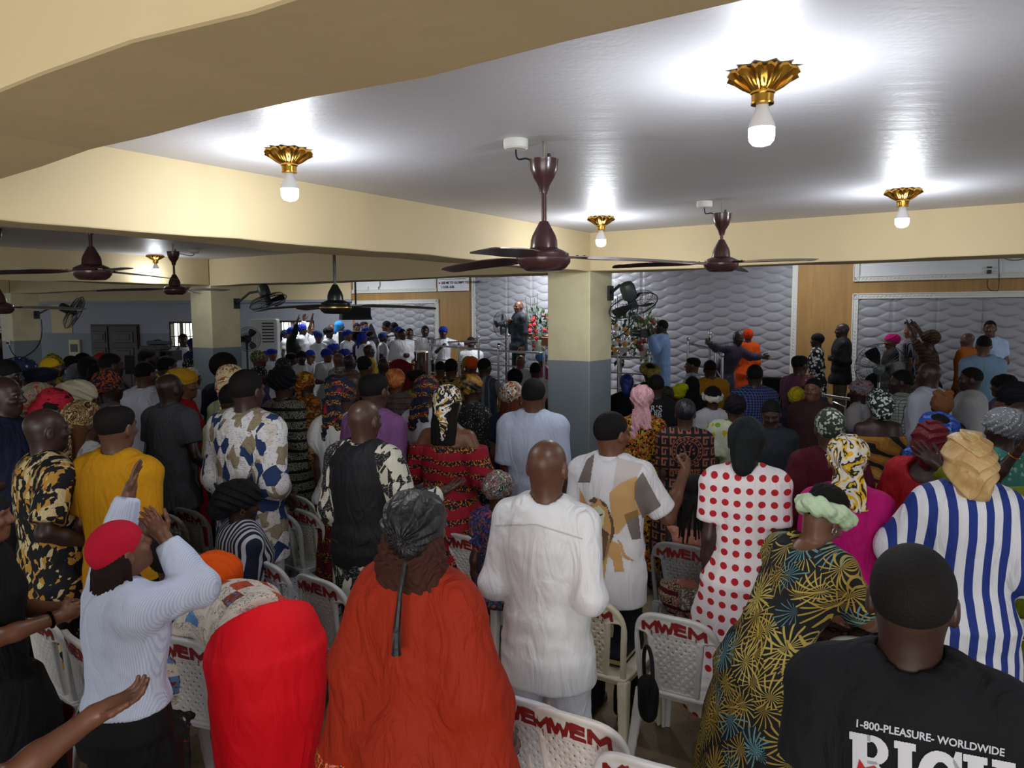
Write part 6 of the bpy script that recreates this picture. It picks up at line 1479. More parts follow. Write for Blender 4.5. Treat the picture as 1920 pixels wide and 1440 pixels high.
M(-2, 613, 11.5, 'person in a dark shirt by the far left window', tm=C_('241e26'), hair='short', phi=80)
M(313, 668, 7.6, 'man in a charcoal polo with a grey collar near the camera', tm=C_('3c4048'), top=POLO, hair='short', phi=40, arms=('bent', 'bent'))
M(278, 655, 8.0, 'video cameraman in a yellow and navy shirt', tm=P_('vstripe', ('c99a1e', '1a2036'), .5), hair='low', phi=60, arms=('up', 'up'), skin=1)
M(297, 637, 9.2, 'man in black cap behind the video camera', tm=C_('a8aab4'), hair='low', gear='cap', gm=BLK, phi=60, arms=('up', 'bent'))
M(343, 626, 12.0, 'man in a white kaftan standing at the window left of column', tm=WHT, top=KAF, hair='short', phi=150, face=True, bm=WHT, floor='s')
M(362, 634, 12.4, 'person in navy half hidden by the second column', tm=C_('1c2752'), hair='low', gear='cap', gm=C_('1c2752'), phi=30, floor=0)
Fm(357, 672, 9.0, 'woman in black cap with white spots beside the column', 'cap', P_('spots', ('16161a', 'c9c9cc')), C_('c9c9cf'), DR, phi=40)
Fm(360, 689, 7.8, 'woman in white with a pale patterned cap beside the column', 'cap', P_('floral', ('b9b4a8', '4a463e', '8a857a'), 2), C_('cfcfd6'), DR, phi=50)
# the professional video camera
c = at_depth(298, 666, 9.3); e = empty('video_camera', c, math.radians(-8)); tag(e, 'large black shoulder video camera held above the left crowd', 'video camera'); k_ = 9.3 / 1429
bxx = lambda nm, x0, x1, z0, z1, w, mat=M_DK: MB().bx(x0 * k_, x1 * k_, -w, w, z0 * k_, z1 * k_).build(nm, mat, e, bevel=.008)
bxx('camera_body', -30, 12, -14, 18, .09); bxx('top_handle', -22, 26, 20, 27, .03); bxx('handle_post', -20, -14, 15, 22, .03); bxx('screen_panel', -12, 8, -6, 6, .095, plain('6b6758', .4)); bxx('matte_box', 24, 38, -10, 9, .10); bxx('viewfinder', 2, 14, 10, 16, .10); bxx('battery', -38, -29, -9, 12, .07)
MB().lathe([(.045, 0), (.05, .06), (.055, .10)], 20, (12 * k_, 0, 0), np.array([[0, 0, 1], [1, 0, 0], [0, 1, 0]])).build('lens', BLK, e, True)
MB().tube([(0, 0, -14 * k_), (0, 0, -c[2])], .03, 8).build('support_pole', M_DK, e)
# ---- middle rows
Fm(573, 697, 7.2, 'woman in an orange, yellow and black tie-dye scarf and dress', 'scarf', P_('tie', ('b8601c', 'd9a02c', '2a1a14', 'c8551c'), 1.4), P_('tie', ('b8601c', 'd9b05c', '2a1a14', 'c8651c'), 1.0), DR, phi=30)
Fm(628, 703, 7.4, 'person in a dark teal patterned cap, middle rows', 'turban', P_('tie', ('12181f', '1d4a5c', '14161c')), P_('tie', ('3a1f5a', '1b6a8c', '1a1530')), DR, phi=15)
Fm(742, 692, 7.2, 'woman in a glossy orange satin turban and grey lace dress', 'gather', m_satin('b8561a', 'd98a4a'), P_('hstripe', ('5c3428', '5c6068'), 1.6), dict(LDR), phi=20, gbig=1.05, arms=('up', 'bent'), skin=2, wrist=('c9a23a', 'R'))
Fm(783, 694, 7.8, 'woman in a black beret and yellow patterned dress', 'beret', BLK, P_('floral', ('8f8a1c', '5c5e60', '3a3a20'), 1.6), DR, phi=25)
M(846, 673, 8.2, 'man in a leopard-brown print shirt with black hair', tm=P_('leop', ('8c7548', '2a1c14', '5a3a20'), .8), hair='short', phi=15)
M(826, 678, 9.2, 'boy with a shaved head in an orange shirt', tm=C_('a04a22'), hair='low', phi=10, skin=2)
Fm(880, 668, 10.2, 'woman in a mustard headscarf turned sideways', 'scarf', C_('a88a22'), P_('floral', ('5a2a22', 'b06a3c', '8a4a2c'), 2), DR, phi=110, face=True)
Fm(886, 669, 9.4, 'woman in a bright orange turban near the railing', 'rose', C_('d4521a'), P_('floral', ('b0582c', 'd98a5a', 'c9a08a'), 2), DR, phi=10)
M(909, 672, 8.6, 'man in a striped green-grey shirt raising his hand', tm=P_('vstripe', ('4a5058', '7d8488', '3a4a6a'), .7), top=POLO, hair='short', phi=40, arms=(((.12, .12, -.20), (.02, .12, .22), (0, 1, 0), 'open'), 'bent'))
Fm(966, 691, 8.0, 'woman with round black hair and an ochre shawl', None, None, P_('floral', ('a87c2a', '2a2620', 'c9a050'), 2), DR, hair='afro', phi=10)
M(976, 667, 10.4, 'bald man in a light grey shirt below the preacher', tm=C_('a6a6aa'), hair='bald', phi=10, skin=3, fat=1.15)
M(1004, 680, 9.0, 'man in a cream white t-shirt left of the column', tm=C_('c6c4be'), hair='short', phi=12)
Fm(1017, 660, 10.8, 'woman in shocking pink with a blue turban by the column', 'turban', C_('4a78b4'), S_('b01858'), DR, phi=40, face=True)
Fm(685, 668, 8.4, 'woman in black with green-black hair and fluffy collar', None, None, BLK, dict(DR, collar=True), hair='puff', hairc='13241c', phi=35, skin=3)
M(719, 672, 9.0, 'bald man in a plain black shirt, middle rows', tm=BLK, hair='bald', phi=15, skin=1)
M(636, 663, 9.9, 'shaved man in a camouflage white-green shirt', tm=P_('leop', ('b4b5a8', '4a5048', '83897a'), 1.2), hair='bald', phi=45, skin=3)
M(655, 666, 9.7, 'shaved man in a brown spotted shirt beside the camouflage shirt', tm=P_('leop', ('8d7c6a', '3a2c24', '6a5546'), 2), hair='bald', phi=30, skin=1)
M(692, 647, 11.2, 'man in a mustard-yellow shirt, shaved head, facing right', tm=C_('a88c1e'), hair='bald', phi=60, face=True, skin=1)
Fm(485, 657, 9.2, 'woman in a green glittering cap and lilac dress', 'cap', G_('26382a', 'c8b060', .25, 90), C_('6a5a8a'), dict(LDR), phi=70, face=True, skin=2)
Fm(486, 686, 8.0, 'woman in a black cap with white dots and purple dress', 'cap', P_('spots', ('17171b', 'cfcfd2')), C_('4a3a70'), DR, phi=60, face=True, skin=1, ear='e0e0e0')
Fm(527, 671, 9.2, 'woman in a dark dotted cap looking up', 'cap', P_('spots', ('17171b', '8a8a80')), C_('2c2440'), DR, phi=80, pitch=20, skin=1)
Fm(565, 658, 11.0, 'woman in plain white with a black headwrap, front of choir', 'turban', BLK, WHT, DR, phi=150, face=True, skin=1)
Fm(511, 654, 12.1, 'choir woman in a royal blue beret at left front', 'beret', BLU, WHT, DR, phi=140, face=True, skin=3, floor=0, gbig=.85)
Fm(497, 658, 12.6, 'choir woman in blue cap behind the blue beret', 'cap', BLU, WHT, DR, phi=150, face=True, skin=2, floor=0)
Fm(548, 662, 12.0, 'choir woman bending in a dark wrap and white dress', 'turban', BLK, WHT, DR, phi=100, skin=1)
Fm(582, 656, 11.8, 'choir woman in bright blue cap with a hand to her cheek', 'cap', C_('2a45c0'), WHT, dict(LDR), phi=120, face=True, skin=3, arms=('face', 'bent'))
Fm(614, 654, 11.2, 'choir woman in a shiny white dress and blue turban, front', 'turban', BLU, S_('cfd0d6'), dict(DR, sl=.8, slr=.04), phi=130, face=True, skin=3, arms=('clasp', 'clasp'), fat=1.1)
Fm(627, 644, 12.4, 'choir woman in blue turban behind the shiny white dress', 'turban', C_('2440b0'), WHT, DR, phi=100, skin=2)
Fm(648, 654, 11.8, 'choir woman in a dark blue turban beside shaved men', 'turban', C_('23308c'), WHT, DR, phi=60, skin=1)
# choir on its platform
Fm(545, 613, 13.0, 'choir woman in black jacket over white, both arms raised', 'cap', BLU, BLK, dict(SUIT, sl=1.8), bm=WHT, bot=dict(flare=.06), phi=80, pitch=15, arms=('high', 'out'), floor='s', face=True, skin=2)
Fm(536, 618, 13.9, 'choir woman with long dark wrap by the window', 'scarf', C_('1c2140'), WHT, DR, phi=90, floor='s')
Fm(567, 608, 13.5, 'choir woman in blue wrap raising one open hand', 'turban', BLU, WHT, DR, phi=90, floor='s', arms=('bent', 'high'))
M(583, 611, 14.0, 'bald choir man in white with raised hand', tm=WHT, top=KAF, hair='bald', phi=130, face=True, floor='s', arms=('high', 'bent'), skin=2)
Fm(597, 621, 12.6, 'choir woman in white with a folded steel-blue headtie', 'gele', C_('2c3f86'), WHT, DR, phi=160, pitch=-20, face=True, floor='s', gbig=.8, skin=2)
Fm(617, 614, 13.2, 'choir woman in black wrap with a pearl necklace', 'turban', BLK, WHT, DR, phi=110, face=True, floor='s', arms=('pray', 'pray'), skin=1)
M(622, 608, 14.2, 'bald choir man at the back near the loudspeaker', tm=WHT, hair='bald', phi=120, face=True, floor='s', skin=2)
Fm(637, 602, 13.8, 'choir woman in a bright sky-blue headwrap', 'bun', C_('2f86c8'), WHT, dict(LDR), phi=60, floor='s', skin=1)
Fm(652, 618, 12.4, 'choir woman in royal blue turban with palms held out', 'turban', BLU, WHT, dict(LDR), phi=120, face=True, floor='s', arms=('offer', 'offer'), skin=3, fat=1.1)
M(669, 606, 13.6, 'choir man in white in front of the dark loudspeaker', tm=WHT, hair='short', phi=150, face=True, floor='s', skin=2)
M(683, 603, 14.0, 'tall choir man beside the covered speaker', tm=C_('9aa0a8'), hair='flat', phi=130, face=True, floor='s', skin=3)
Fm(686, 613, 12.9, 'choir woman in royal blue headtie, back turned', 'gele', BLU, WHT, DR, phi=40, floor='s', gbig=.8)
Fm(672, 622, 12.7, 'choir member with dark hair behind the blue turban', None, None, C_('1c2140'), DR, hair='afro', phi=60, floor='s')
Fm(680, 624, 12.2, 'choir woman in blue scarf next to the dark haired man', 'scarf', BLU, WHT, DR, phi=50, floor='s')
M(694, 621, 12.0, 'young choir man in white shirt looking right', tm=WHT, top=POLO, hair='short', phi=70, face=True, floor='s', bm=WHT, skin=1)
Fm(718, 623, 12.3, 'choir woman in white dress and beaded blue cap with a microphone', 'cap', P_('spots', ('20308a', 'b8c0e0')), WHT, DR, phi=80, floor='s', arms=('clasp', 'clasp'), skin=1)
M(724, 602, 13.3, 'tall man with short hair in front of the left wave panel', tm=C_('6a7078'), hair='short', phi=-70, face=True, floor='s', skin=2)
M(738, 605, 13.0, 'man in white with shaved head beside the tall man', tm=WHT, hair='low', phi=-60, floor='s', skin=1)
Fm(746, 613, 12.4, 'choir woman in deep blue hood-like wrap', 'scarf', C_('1a2a96'), WHT, DR, phi=-160, face=True, floor='s', skin=3)
M(754, 617, 11.7, 'bearded man in a long white robe singing at a microphone', tm=WHT, top=dict(KAF, hem=.5, slr=.04), bm=WHT, hair='low', phi=140, face=True, floor='s', arms=('clasp', 'clasp'), skin=1)
M(768, 616, 12.6, 'man in white by the second conga drum', tm=WHT, hair='low', phi=170, face=True, floor='s', skin=2, arms=('bent', 'bent'))
M(797, 611, 12.6, 'drummer in white playing the conga drums', tm=WHT, hair='short', phi=175, face=True, floor='s', arms=('bent', 'bent'), skin=1)
Fm(831, 612, 12.2, 'woman in white and blue wrap singing with arms spread wide', 'turban', BLU, WHT, dict(DR, sl=1.2, hem=.2), phi=170, face=True, floor='s', arms=('mic', 'out'), skin=1)
M(883, 632, 12.6, 'drummer with a dark cap seated behind the railing', tm=WHT, hair='short', phi=175, face=True, floor='s', seat=True, skin=1, arms=('bent', 'bent'))
# preacher and stage right
p = M(972, 565, 12.2, 'bald preacher in a dark suit speaking into a microphone on stage', tm=C_('22262e', .6), top=dict(SUIT, vneck=False), hair='bald', phi=-115, hy=-15, face=True, floor='s', bm=C_('1c2028', .6), arms=('mic', 'down'), skin=2)
M(1240, 600, 10.2, 'cameraman in a long pale blue kaftan filming the stage', tm=C_('7f9cc8'), top=dict(KAF, hem=.25, slr=.035), hair='short', phi=-75, face=True, floor='s', bm=C_('7f9cc8'), arms=('up', 'up'), skin=1)
c = at_depth(1207, 625, 12.8); e = empty('handheld_camera', c, .3); tag(e, 'black camera held up by the man in the pale blue kaftan', 'camera'); MB().bx(-.09, .09, -.06, .06, -.07, .07).build('camera_body', M_DK, e, bevel=.01); MB().lathe([(.05, 0), (.05, .12), (.055, .14)], 18, (-.09, 0, 0), np.array([[0, 0, -1], [1, 0, 0], [0, 1, 0]])).build('lens', M_BLACKG, e, True)
M(1298, 670, 9.0, 'boy in a white and blue striped shirt looking left', tm=P_('check', ('b4bcc8', '5a7a9a'), .5), hair='flat', phi=-70, face=True, skin=2)
M(1386, 622, 9.8, 'bald man in a deep purple kaftan leaning with outstretched arms', tm=C_('2c2038', .5), top=dict(KAF, hem=.4), hair='bald', phi=150, lean=22, side=-12, face=True, floor='s', bm=C_('2c2038'), arms=('out', 'out'), skin=1)
Fm(1403, 617, 10.5, 'woman in a bright orange dress and orange rose headwrap', 'rose', C_('c83c12'), C_('cf4a10'), dict(LDR, hem=.15), phi=20, floor='s', fat=1.05)
Fm(1532, 625, 9.4, 'woman in a black and white leaf-spotted dress, black cap', 'beanie', BLK, P_('leop', ('16161a', 'c9c8c4', 'c9c8c4'), .9), dict(LDR, hem=.4), phi=-60, floor='s', skin=1, face=True, arms=('clasp', 'clasp'))
M(1579, 607, 9.5, 'man in a black suit jacket and pink shirt, hands clasped', tm=C_('15161a', .6), top=SUIT, hair='bald', phi=-75, face=True, floor='s', bm=C_('5a4e3c'), arms=('clasp', 'clasp'), skin=1)
Fm(1671, 626, 9.2, 'woman in a hot pink headwrap behind the big standing fan', 'turban', C_('c01870'), C_('3a3236'), DR, phi=-80, face=True, floor='s', skin=3)
M(1709, 608, 9.3, 'man in striped cloth half hidden by raised arms', tm=P_('pin', ('23202a', '8a8894'), .3), hair='bald', phi=-50, floor='s', skin=3)
Fm(1742, 621, 8.7, 'woman in a brown wax-print dress and huge headtie, arms raised', 'gele', P_('ankara', ('2c1e14', '8a6a3c', '1a120c'), 2.4), P_('ankara', ('2c1e14', '7d6238', '1a120c'), 1.6), dict(LDR, sl=1.0, hem=.2), phi=-40, floor='s', arms=(((.06, .14, .22), (-.06, .12, .22), (0, 1, 0), 'point'), ((.06, .14, .22), (-.06, .12, .22), (0, 1, 0), 'point')), gbig=1.15, fat=1.15)
M(1814, 625, 8.6, 'bald man in a burnt orange shirt on stage', tm=C_('a0561a'), top=dict(LONG, hem=.6), hair='bald', phi=-30, floor='s', skin=2, fat=1.05)
M(1845, 630, 6.6, 'man in pale blue short-sleeved shirt, back turned, right side', tm=C_('7f9cb8'), top=dict(POLO, collar=False, hem=.6), hair='low', phi=20, hy=0, floor='s', skin=2, bm=C_('7f9cb8'), fat=1.05)
M(1857, 602, 8.6, 'tall man in a pale blue shirt facing the camera, right side', tm=C_('a4b4d4'), top=dict(TEE, hem=.6), hair='low', phi=-150, face=True, floor='s', skin=2, bm=C_('a4b4d4'), arms=('clasp', 'clasp'))
# ---- audience on the right
Fm(1175, 701, 8.0, 'woman in black with a royal blue satin headwrap by the column', 'bun', S_('16267c'), BLK, DR, phi=10, arms=('clap', 'clap'))
Fm(1218, 679, 8.2, 'woman in a gold rolled headwrap open at the crown', 'openring', P_('swirl', ('8c7a34', '5d5428', 'a89448'), 2), BLK, DR, hair='short', phi=-5)
p = M(1230, 703, 6.9, 'young man in a black t-shirt with PARIS printed on the back', tm=C_('141519'), hair='short', phi=5, skin=1)
f = caster(p); mt = plain('a8aab0', .7); stext(p, f, 'PARIS', 17, (1198, 771), (1, .03), (0, -1), mt, bold=.3, sp=1.05); stext(p, f, 'BB', 13, (1226, 782), (1, .03), (0, -1), mt, 'small_lettering', .2)
Fm(1204, 722, 6.0, 'woman in a mustard mosaic dress with a pink tied scarf', 'tail', P_('swirl', ('c8949c', 'd4a8ae', 'b8808c', 'd0a0a6'), 2.2, .8, .8), P_('bead', ('b98a1e', 'b9741a', 'a8401c', 'c39a2a', '1d1612'), 1.0), dict(LDR, hem=.2, sl=1.5), phi=12, fat=1.08)
Fm(1250, 724, 7.6, 'person in a dark green mottled cap between black shirts', 'cap', P_('tie', ('20241a', '3a3a22', '14160f'), 2), C_('2a2a22'), DR, phi=10)
Fm(1270, 727, 7.8, 'woman under a bright yellow-green pointed headtie', 'gele', C_('a4a312'), C_('2a2a30'), DR, phi=-10, gbig=.75)
Fm(1298, 706, 7.3, 'woman in black with a colourful beaded cap and long hair', 'cap', P_('bead', ('b05a2c', 'c9b89a', '5c8a5a', '8a2a4a', '1a1a1c'), 1.6), BLK, LDR, hair='long', phi=5, fat=1.15)
M(1331, 676, 8.3, 'man in a mustard-orange t-shirt, tall, right audience', tm=C_('b07a14'), top=dict(TEE, sl=.9, slr=.035), hair='low', phi=-5, skin=1, fat=1.05)
Fm(1336, 724, 7.0, 'woman in white embroidered blouse with a white headband', 'ring', C_('c0bdb0'), C_('bdbcc4'), dict(BL, collar=True), hair='afro', phi=5)
p = Fm(1285, 748, 5.8, 'woman in a brown greek-key pattern dress and black cap', 'beanie', S_('14161d'), P_('greek', ('14131a', '8a5440'), 1.0), dict(DR, sl=.9, slr=.03, hem=.4), phi=8, fat=1.15)
f = caster(p); cx, cy = 1289, 846; mt = C_('8a5440')
ring = lambda r0, r1, a0=0, a1=360, n=40: [(cx + r0 * math.cos(math.radians(a0 + (a1 - a0) * i / n)), cy + r0 * .93 * math.sin(math.radians(a0 + (a1 - a0) * i / n))) for i in range(n + 1)] + [(cx + r1 * math.cos(math.radians(a1 - (a1 - a0) * i / n)), cy + r1 * .93 * math.sin(math.radians(a1 - (a1 - a0) * i / n))) for i in range(n + 1)]
stamp(p, f, [ring(31, .1)], C_('14131a'), 'medallion_ground', 1.5, .003)
stamp(p, f, [ring(30, 28), ring(22, 20.5)] + [ring(26.5, 23.5, a, a + 10) for a in range(0, 360, 18)], mt, 'medallion_ring_print', 1.0, .0045)
stamp(p, f, [[(cx - 6, cy - 6), (cx - 4, cy - 6), (cx - 3, cy + 6), (cx, cy + 10), (cx + 3, cy + 6), (cx + 4, cy - 6), (cx + 6, cy - 6), (cx + 5, cy + 8), (cx, cy + 13), (cx - 5, cy + 8)]] + [[(cx + q * a, cy - b), (cx + q * (a + 6), cy - b - 4), (cx + q * (a + 4), cy - b + 2)] for a, b, q in ((4, 8, 1), (4, 8, -1), (8, 2, 1), (8, 2, -1), (9, -5, 1), (9, -5, -1), (1, 13, 1), (1, 13, -1), (-3, 16, 1))] + [[(cx - 3, cy), (cx - 1, cy), (cx - 1, cy + 2), (cx - 3, cy + 2)], [(cx + 1, cy), (cx + 3, cy), (cx + 3, cy + 2), (cx + 1, cy + 2)]], mt, 'medallion_face_print', 1.0, .0055)
stext(p, f, 'VERSACE', 14, (1257, 888), (1, .04), (.0, -1), mt, 'lettering', .3, 1.0, .005)
Fm(1378, 740, 6.2, 'woman in a green, yellow and white print blouse, black wrap', 'turban', C_('17121a'), P_('floral', ('b9c0a4', '6a8c2c', 'b0a01e', 'c9c8b8'), 1.0), dict(BL, sl=.85, slr=.05), phi=5, ear='d9cfa8', fat=1.12)
M(1415, 684, 7.3, 'broad man in a navy blue checked shirt', tm=P_('check', ('1d2a5a', '5c6a9a'), .8), top=LONG, hair='short', phi=5, skin=1, fat=1.18)
M(1446, 754, 6.0, 'bearded man in a dark grey t-shirt facing the camera, head bowed', tm=C_('23282e'), hair='short', phi=-160, pitch=-22, face=True, skin=1, fat=1.05)
M(1501, 666, 8.0, 'man in a mauve t-shirt and glasses looking right', tm=C_('6d4258'), hair='flat', phi=60, face=True, skin=1, fat=1.1)
Fm(1494, 726, 7.4, 'woman in a yellow and black knotted cap and purple floral dress', 'rose', C_('b39c1c'), P_('floral', ('2a1830', '8c5a24', '3c2040'), 1.2), DR, phi=20)
M(1525, 710, 6.7, 'man in a dark maroon shirt glancing back to the camera', tm=C_('3c2328'), hair='low', phi=-140, face=True, skin=3, fat=1.08)
Fm(1517, 703, 7.3, 'person in a pink patterned cap behind the maroon shirt', 'cap', P_('floral', ('8a4a50', '3c5a6a', 'c9a0a0'), 2), C_('3a2a34'), DR, phi=10)
Fm(1611, 712, 7.0, 'woman in white puff-sleeved blouse and multicolour headscarf', 'turban', P_('tie', ('6a2a34', '3a6a8c', 'a87a70', '2a2430'), 1.2), C_('b4b0b4'), dict(BL, sl=.6, puff=(.09, .4)), phi=-40, skin=1)
Fm(1648, 729, 6.0, 'woman in gold tiger-stripe off-shoulder dress and sequinned black cap', 'slouch', G_('101014', 'b8c8c0', .30, 60), P_('tiger', ('8f5f24', '161210', 'a8742e'), .8), dict(DR, off=.14, sl=.6, hem=.2), phi=5, fat=1.2, skin=1, gtilt=6, ear='d9cfa8')
M(1690, 694, 6.9, 'man in a white checked shirt looking left', tm=P_('check', ('aab0ac', '5a625f'), .7), top=LONG, hair='short', phi=-60, face=True, skin=1)
M(1742, 680, 6.8, 'bald man in a white long-sleeved shirt, right audience', tm=C_('b8bacb'), top=dict(LONG, hem=.6), hair='bald', phi=-30, skin=1, fat=1.1, arms=('bent', 'bent'))
Fm(1766, 732, 6.2, 'woman in a light brown headwrap tied in a bow', 'bow', C_('7d5232'), C_('2a2428'), DR, phi=5, gbig=1.05)
M(1820, 690, 6.8, 'man in a loose pale grey shirt moving left', tm=C_('b0aeb0'), top=dict(LONG, hem=.6, loose=.04), hair='low', phi=-60, skin=1)
Fm(1879, 702, 7.0, 'woman with black hair wrap at the right edge, upper one', 'turban', BLK, C_('6a5a78'), DR, phi=-30)
Fm(1893, 718, 6.0, 'woman in a large black headwrap at the right edge', 'gele', C_('0f1116'), P_('floral', ('b49ab0', '6a3a58', '8a7a90')), DR, phi=-30, skin=3)
Fm(1760, 772, 5.2, 'woman in blue tie-dye headwrap and matching dress', 'openring', P_('tie', ('142a7c', '2a5ac4', '10205a', '5a80d0'), 1.0), P_('tie', ('142a7c', '2a5ac4', '10205a', '5a80d0'), 1.0), DR, hair='short', phi=10, side=10)
Fm(1752, 790, 4.3, 'woman in red beaded lace with a maroon velvet headwrap', 'slouch', C_('5c0f1a', .6, .5), C_('9c121c', .6), dict(DR, sl=1.2, scoop=.08), phi=40, fat=1.15, side=12, gtilt=-14, skin=1, arms=(((.10, .12, -.16), (-.10, .10, .22), (0, -1, 0), 'open'), 'bent'), wrist=('c9a23a', 'R'))
Fm(1556, 766, 4.5, 'woman in maroon puff sleeves and beaded dark green cap', 'beanie', G_('1e2b22', 'a8b098', .28, 70), C_('4c1220'), dict(DR, sl=1.4, puff=(.105, .45), slr=.03, hem=.3), phi=12, fat=1.12)
p = Fm(1880, 768, 4.7, 'woman in teal with glittering silver headwrap, hand raised', 'turban', G_('6a6d72', 'd0d4da', .06, 160), P_('floral', ('3a7a6c', '8ab0a4', '2c5c52'), 2), dict(DR, sl=.4), phi=-20, gbig=1.12, skin=1, arms=('bent', ((.02, -.06, -.10), (-.04, -.12, .20), (0, 1, 0), 'open')), wrist=('c98a4a', 'L'), fat=1.1)
M(1912, 756, 5.3, 'bald man at the right edge behind the silver headwrap', tm=C_('1a1a26'), hair='bald', phi=-10, skin=1)
ph = -20
Fm(2010, 800, 3.5, 'person reaching in from the right edge in an olive sleeve', 'turban', C_('5a6a2a'), C_('6a7412'), dict(LDR, slr=.03), phi=ph, skin=1, arms=('bent', wa(ph, -1, (-.20, .16, -.05), (-.14, .14, .16), (0, 1, 0), 'open')), fat=1.1)
# ---- seated people
Fm(1304, 893, None, 'seated woman in a pink lace top with braids and orange hairband', None, None, P_('floral', ('c08070', 'b06c60', 'd09a88'), 2.2), dict(BL, sl=0, off=.10), bm=P_('hstripe', ('5c1420', 'b9a890'), 1), H=1.60, seat=True, hair='braids', phi=24, skin=1)
Fm(466, 903, None, 'seated woman in navy and white striped top with black headwrap', 'slouch', C_('141417'), P_('vstripe', ('1a1f33', 'bdbdc4'), 2.0), dict(BL, sl=.9, slr=.03, loose=.024), bm=P_('hstripe', ('1a1f33', 'c4c4c8'), 1.4), H=1.66, seat=True, phi=58, pitch=-18, fat=1.2, skin=1, ear='b89a5a', arms=('bent', 'bent'))
Fm(936, 884, None, 'seated woman in a teal, orange and navy printed headtie and dress', 'turban', P_('swirl', ('16203c', '1c6a60', 'b04a1e', '23306a', 'c9c9b0'), 2.2), P_('swirl', ('16203c', '1c5a54', 'b04a1e', '2a3a8a'), 1.6), DR, H=1.60, seat=True, phi=24, gbig=1.05)
Fm(322, 1002, None, 'seated person with black curly hair behind the red cap woman', None, None, C_('17181c'), DR, H=1.5, seat=True, hair='afro', phi=30, skin=1)
# ================================================================== chairs in the rows
for (x, y, lb, c, yw) in ((345, 913, 'empty white chair right of the mustard shirt', 'c2c2be', 34), (300, 945, 'white chair tucked beside the mustard shirt', 'c2c2be', 30), (549, 870, 'white chair behind the banded dress woman', 'b5b3ae', 38), (563, 955, 'white chair between seated striped woman and black waistcoat', 'c4c0b4', 40), (516, 958, 'white chair partly hidden beside the seated striped woman', 'c4c3c0', 36),
    (488, 1050, 'white chair behind the orange headwrap', 'c6c7ca', 38), (356, 1030, 'yellowed chair behind the raised elbow of the red cap woman', 'b3aa90', 42), (588, 1082, 'white chair between the red skirt and the rust robe', 'c2c3c4', 36), (868, 1003, 'white chair between rust robe and white kaftan', 'c6c4c0', 34), (1092, 1118, 'cream chair holding a black bible right of the white kaftan', 'cfc7b0', 33),
    (1262, 1156, 'white chair left of the leaf-print dress, back to the camera', 'c9c9c8', 31), (1276, 1020, 'grey chair right of the lion shirt', '8f9092', 32), (1066, 1338, 'nearest white chair at the bottom, right of the rust robe', 'd6d0cc', 30), (975, 1308, 'white chair with a phone, half hidden by the rust robe', 'c3c6cc', 30), (1216, 1428, 'white chair cut by the bottom edge, centre right', 'd0cfd0', 28),
    (62, 1148, 'white chair behind the black dress at the left', 'c8c6c2', 38), (135, 1192, 'white chair behind the open palm at the left', 'c6c4c2', 42), (1905, 1160, 'white chair at the right edge behind the striped shirt', 'bcbcbc', 25), (1640, 1200, 'white chair between magenta top and striped shirt', 'c0bfbd', 25), (385, 860, 'white chair between grey suit and patchwork shirt', 'b9b9b6', 34)):
    chair(x, y, {345: 5.5, 300: 5.4, 549: 5.9, 1092: 3.72}.get(x), lb, c, yw)
chair(470, 1003, None, 'white chair under the seated striped woman', 'c6c7c4', 50); chair(1300, 1012, None, 'white chair under the seated pink woman', 'c2c2c0', 26); chair(925, 1000, None, 'white chair under the seated teal headtie woman', 'c6c7c4', 26); chair(330, 1195, None, 'white chair with dark beaded cloth in front of the bending woman', 'c4c4c4', 20)
# things left on seats
def on_seat(x, y, z=.445): return at_height(x, y, z)
c = on_seat(1152, 1228); e = empty('bible', c, -.5); tag(e, 'thick black zipped bible lying on the cream chair', 'book'); MB().bx(-.085, .085, -.115, .115, .004, .034).build('pages', plain('b8a57c', .8), e); MB().bx(-.09, .092, -.12, .12, .030, .040).bx(-.09, .092, -.12, .12, 0, .005).bx(-.094, -.086, -.12, .12, 0, .040).build('cover', BLK, e, bevel=.003)
c = on_seat(940, 1420); e = MB().bx(-.04, .04, -.08, .08, 0, .009).build('mobile_phone', M_BLACKG, None, bevel=.003); e.location = tuple(c); e.rotation_euler = (0, 0, -.7); tag(e, 'black phone on the chair beside the rust robe', 'phone')
c = on_seat(1308, 1140); S = Shape(); S.box((0, 0, .07), (.12, .07, .065), None, .03); S.disp = crease(.004, 3, 2); e = link_mesh('handbag', mesh_np('handbag', *S.mesh(.009)), G_('77705f', 'd9d2c0', .3, 120)); e.location = tuple(c); tag(e, 'small silver beaded handbag on the grey chair', 'bag')
# black bag hanging on a chair, dark beaded cloth, maroon bin, sandals
c = at_depth(1215, 1270, 3.25); e = empty('shoulder_bag', c); tag(e, 'black shoulder bag hanging beside the white chair', 'bag'); S = Shape(); S.box((0, 0, -.10), (.035, .07, .09), None, .04); S.disp = crease(.006, 8, 1.5); link_mesh('bag_body', mesh_np('bag_body', *S.mesh(.012)), BLK, e); MB().tube(bez((0, .08, -.05), (-.02, .12, .2), (.02, -.12, .2), (0, -.08, -.05), 16), .009, 6).build('strap', BLK, e, True)
S = Shape(); S.box((0, 0, 0), (.13, .16, .012), None, .01); S.box((0, -.17, -.17), (.12, .012, .17), None, .01, .03); S.box((.02, .15, .12), (.12, .012, .16), None, .01, .03); S.disp = crease(.010, 12, 1.6)
c = on_seat(372, 1300, .46); e = link_mesh('folded_cloth', mesh_np('folded_cloth', *S.mesh(.010)), G_('15100f', '8a2a3a', .03, 120)); e.location = tuple(c); tag(e, 'dark wine-and-gold beaded cloth draped over the chair', 'cloth'); e.rotation_euler = (0, 0, -.4)
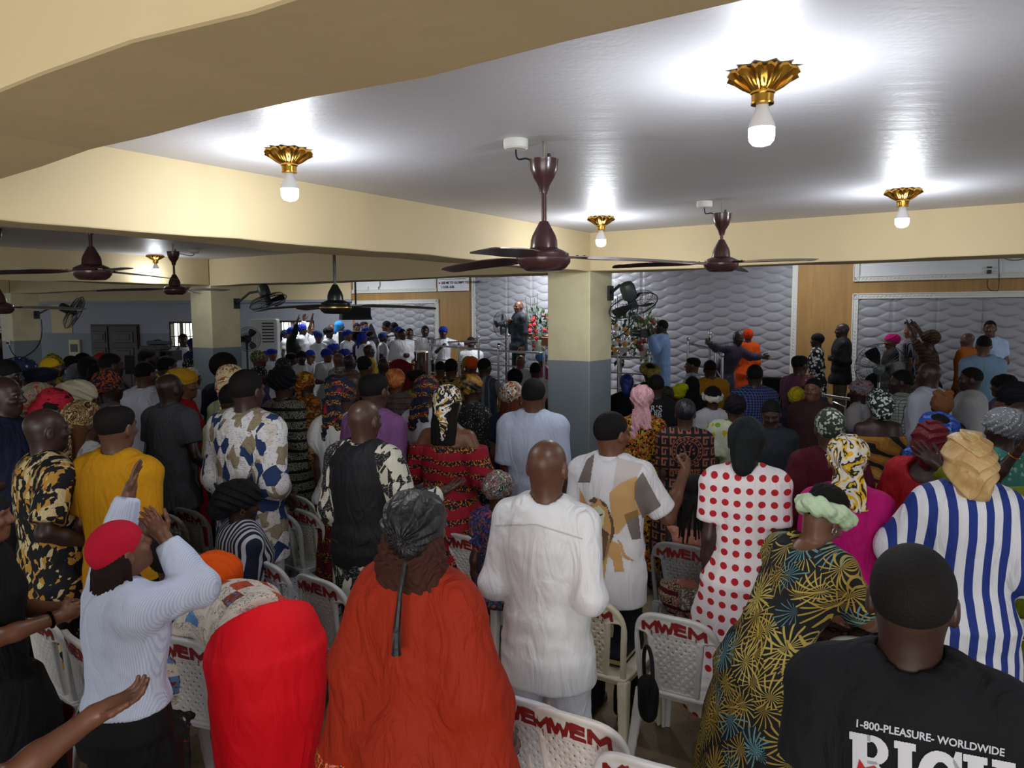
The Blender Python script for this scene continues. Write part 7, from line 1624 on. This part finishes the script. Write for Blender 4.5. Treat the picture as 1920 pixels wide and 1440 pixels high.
c = at_height(62, 1352, .58); e = MB().lathe([(.10, -.58), (.105, -.57), (.150, -.01), (.156, 0), (.150, .004), (.145, -.01), (.098, -.56), (.01, -.565)], 36).build('plastic_bin', plain('6c0f26', .45), None, True); e.location = tuple(c); tag(e, 'tall maroon plastic bin in the bottom left corner', 'bin')
# red and gilt throne chair below the singers
c = at_depth(731, 682, 12.6); e = empty('throne_chair', (c[0], c[1], 0), 2.6); tag(e, 'red upholstered chair with gilt frame in front of the choir', 'chair'); t = float(c[2]); MR = C_('7c0f1c', .6)
S = Shape(); S.box((0, -.25, t * .5 + .25), (.27, .05, t * .5 - .25), None, .04); S.ell((0, -.25, t - .05), (.22, .05, .12)); link_mesh('backrest', mesh_np('backrest', *S.mesh(.018)), MR, e); MB().bx(-.28, .28, -.25, .27, .38, .50).build('seat', MR, e, bevel=.03)
for x in (-.27, .27):
    MB().tube([(x, -.27, 0), (x, -.27, t - .05)], .022, 8).sphere((x, -.27, t), .035, 10, 8).build('gilt_post', M_GOLD, e, True); MB().tube([(x, -.25, .68), (x, .22, .66), (x, .25, .42), (x, .25, 0)], .022, 8).build('gilt_arm', M_GOLD, e, True)
# black office chairs on the right of the stage
for (x, y, D, ph_, lb) in ((1782, 690, 8.4, 60, 'black padded chair behind the bald man, on the stage'), (1800, 672, 8.9, 40, 'black padded chair beside the burnt orange shirt'), (1600, 733, 8.3, 10, 'black chair with steel arms below the suited man'), (1460, 705, 9.4, -20, 'black chair back behind the purple robed man')):
    c = at_depth(x, y, D * KS); fz = .35; e = empty('padded_chair', (c[0], c[1], fz), math.radians(ph_)); tag(e, lb, 'chair', 'black padded chairs on the stage'); t = min(max(float(c[2]) - fz, .7), 1.05)
    MB().bx(-.24, .24, -.25, -.19, .50, t).build('backrest', BLK, e, bevel=.03); MB().bx(-.25, .25, -.22, .25, .40, .48).build('seat', BLK, e, bevel=.03)
    for x_ in (-.25, .25): MB().tube([(x_, -.2, 0), (x_, -.2, .62), (x_, .05, .66), (x_, .22, .62), (x_, .24, 0)], .013, 8).build('steel_arm', M_STEEL, e, True)
print('BUILD %.1fs' % (time.time() - T0))
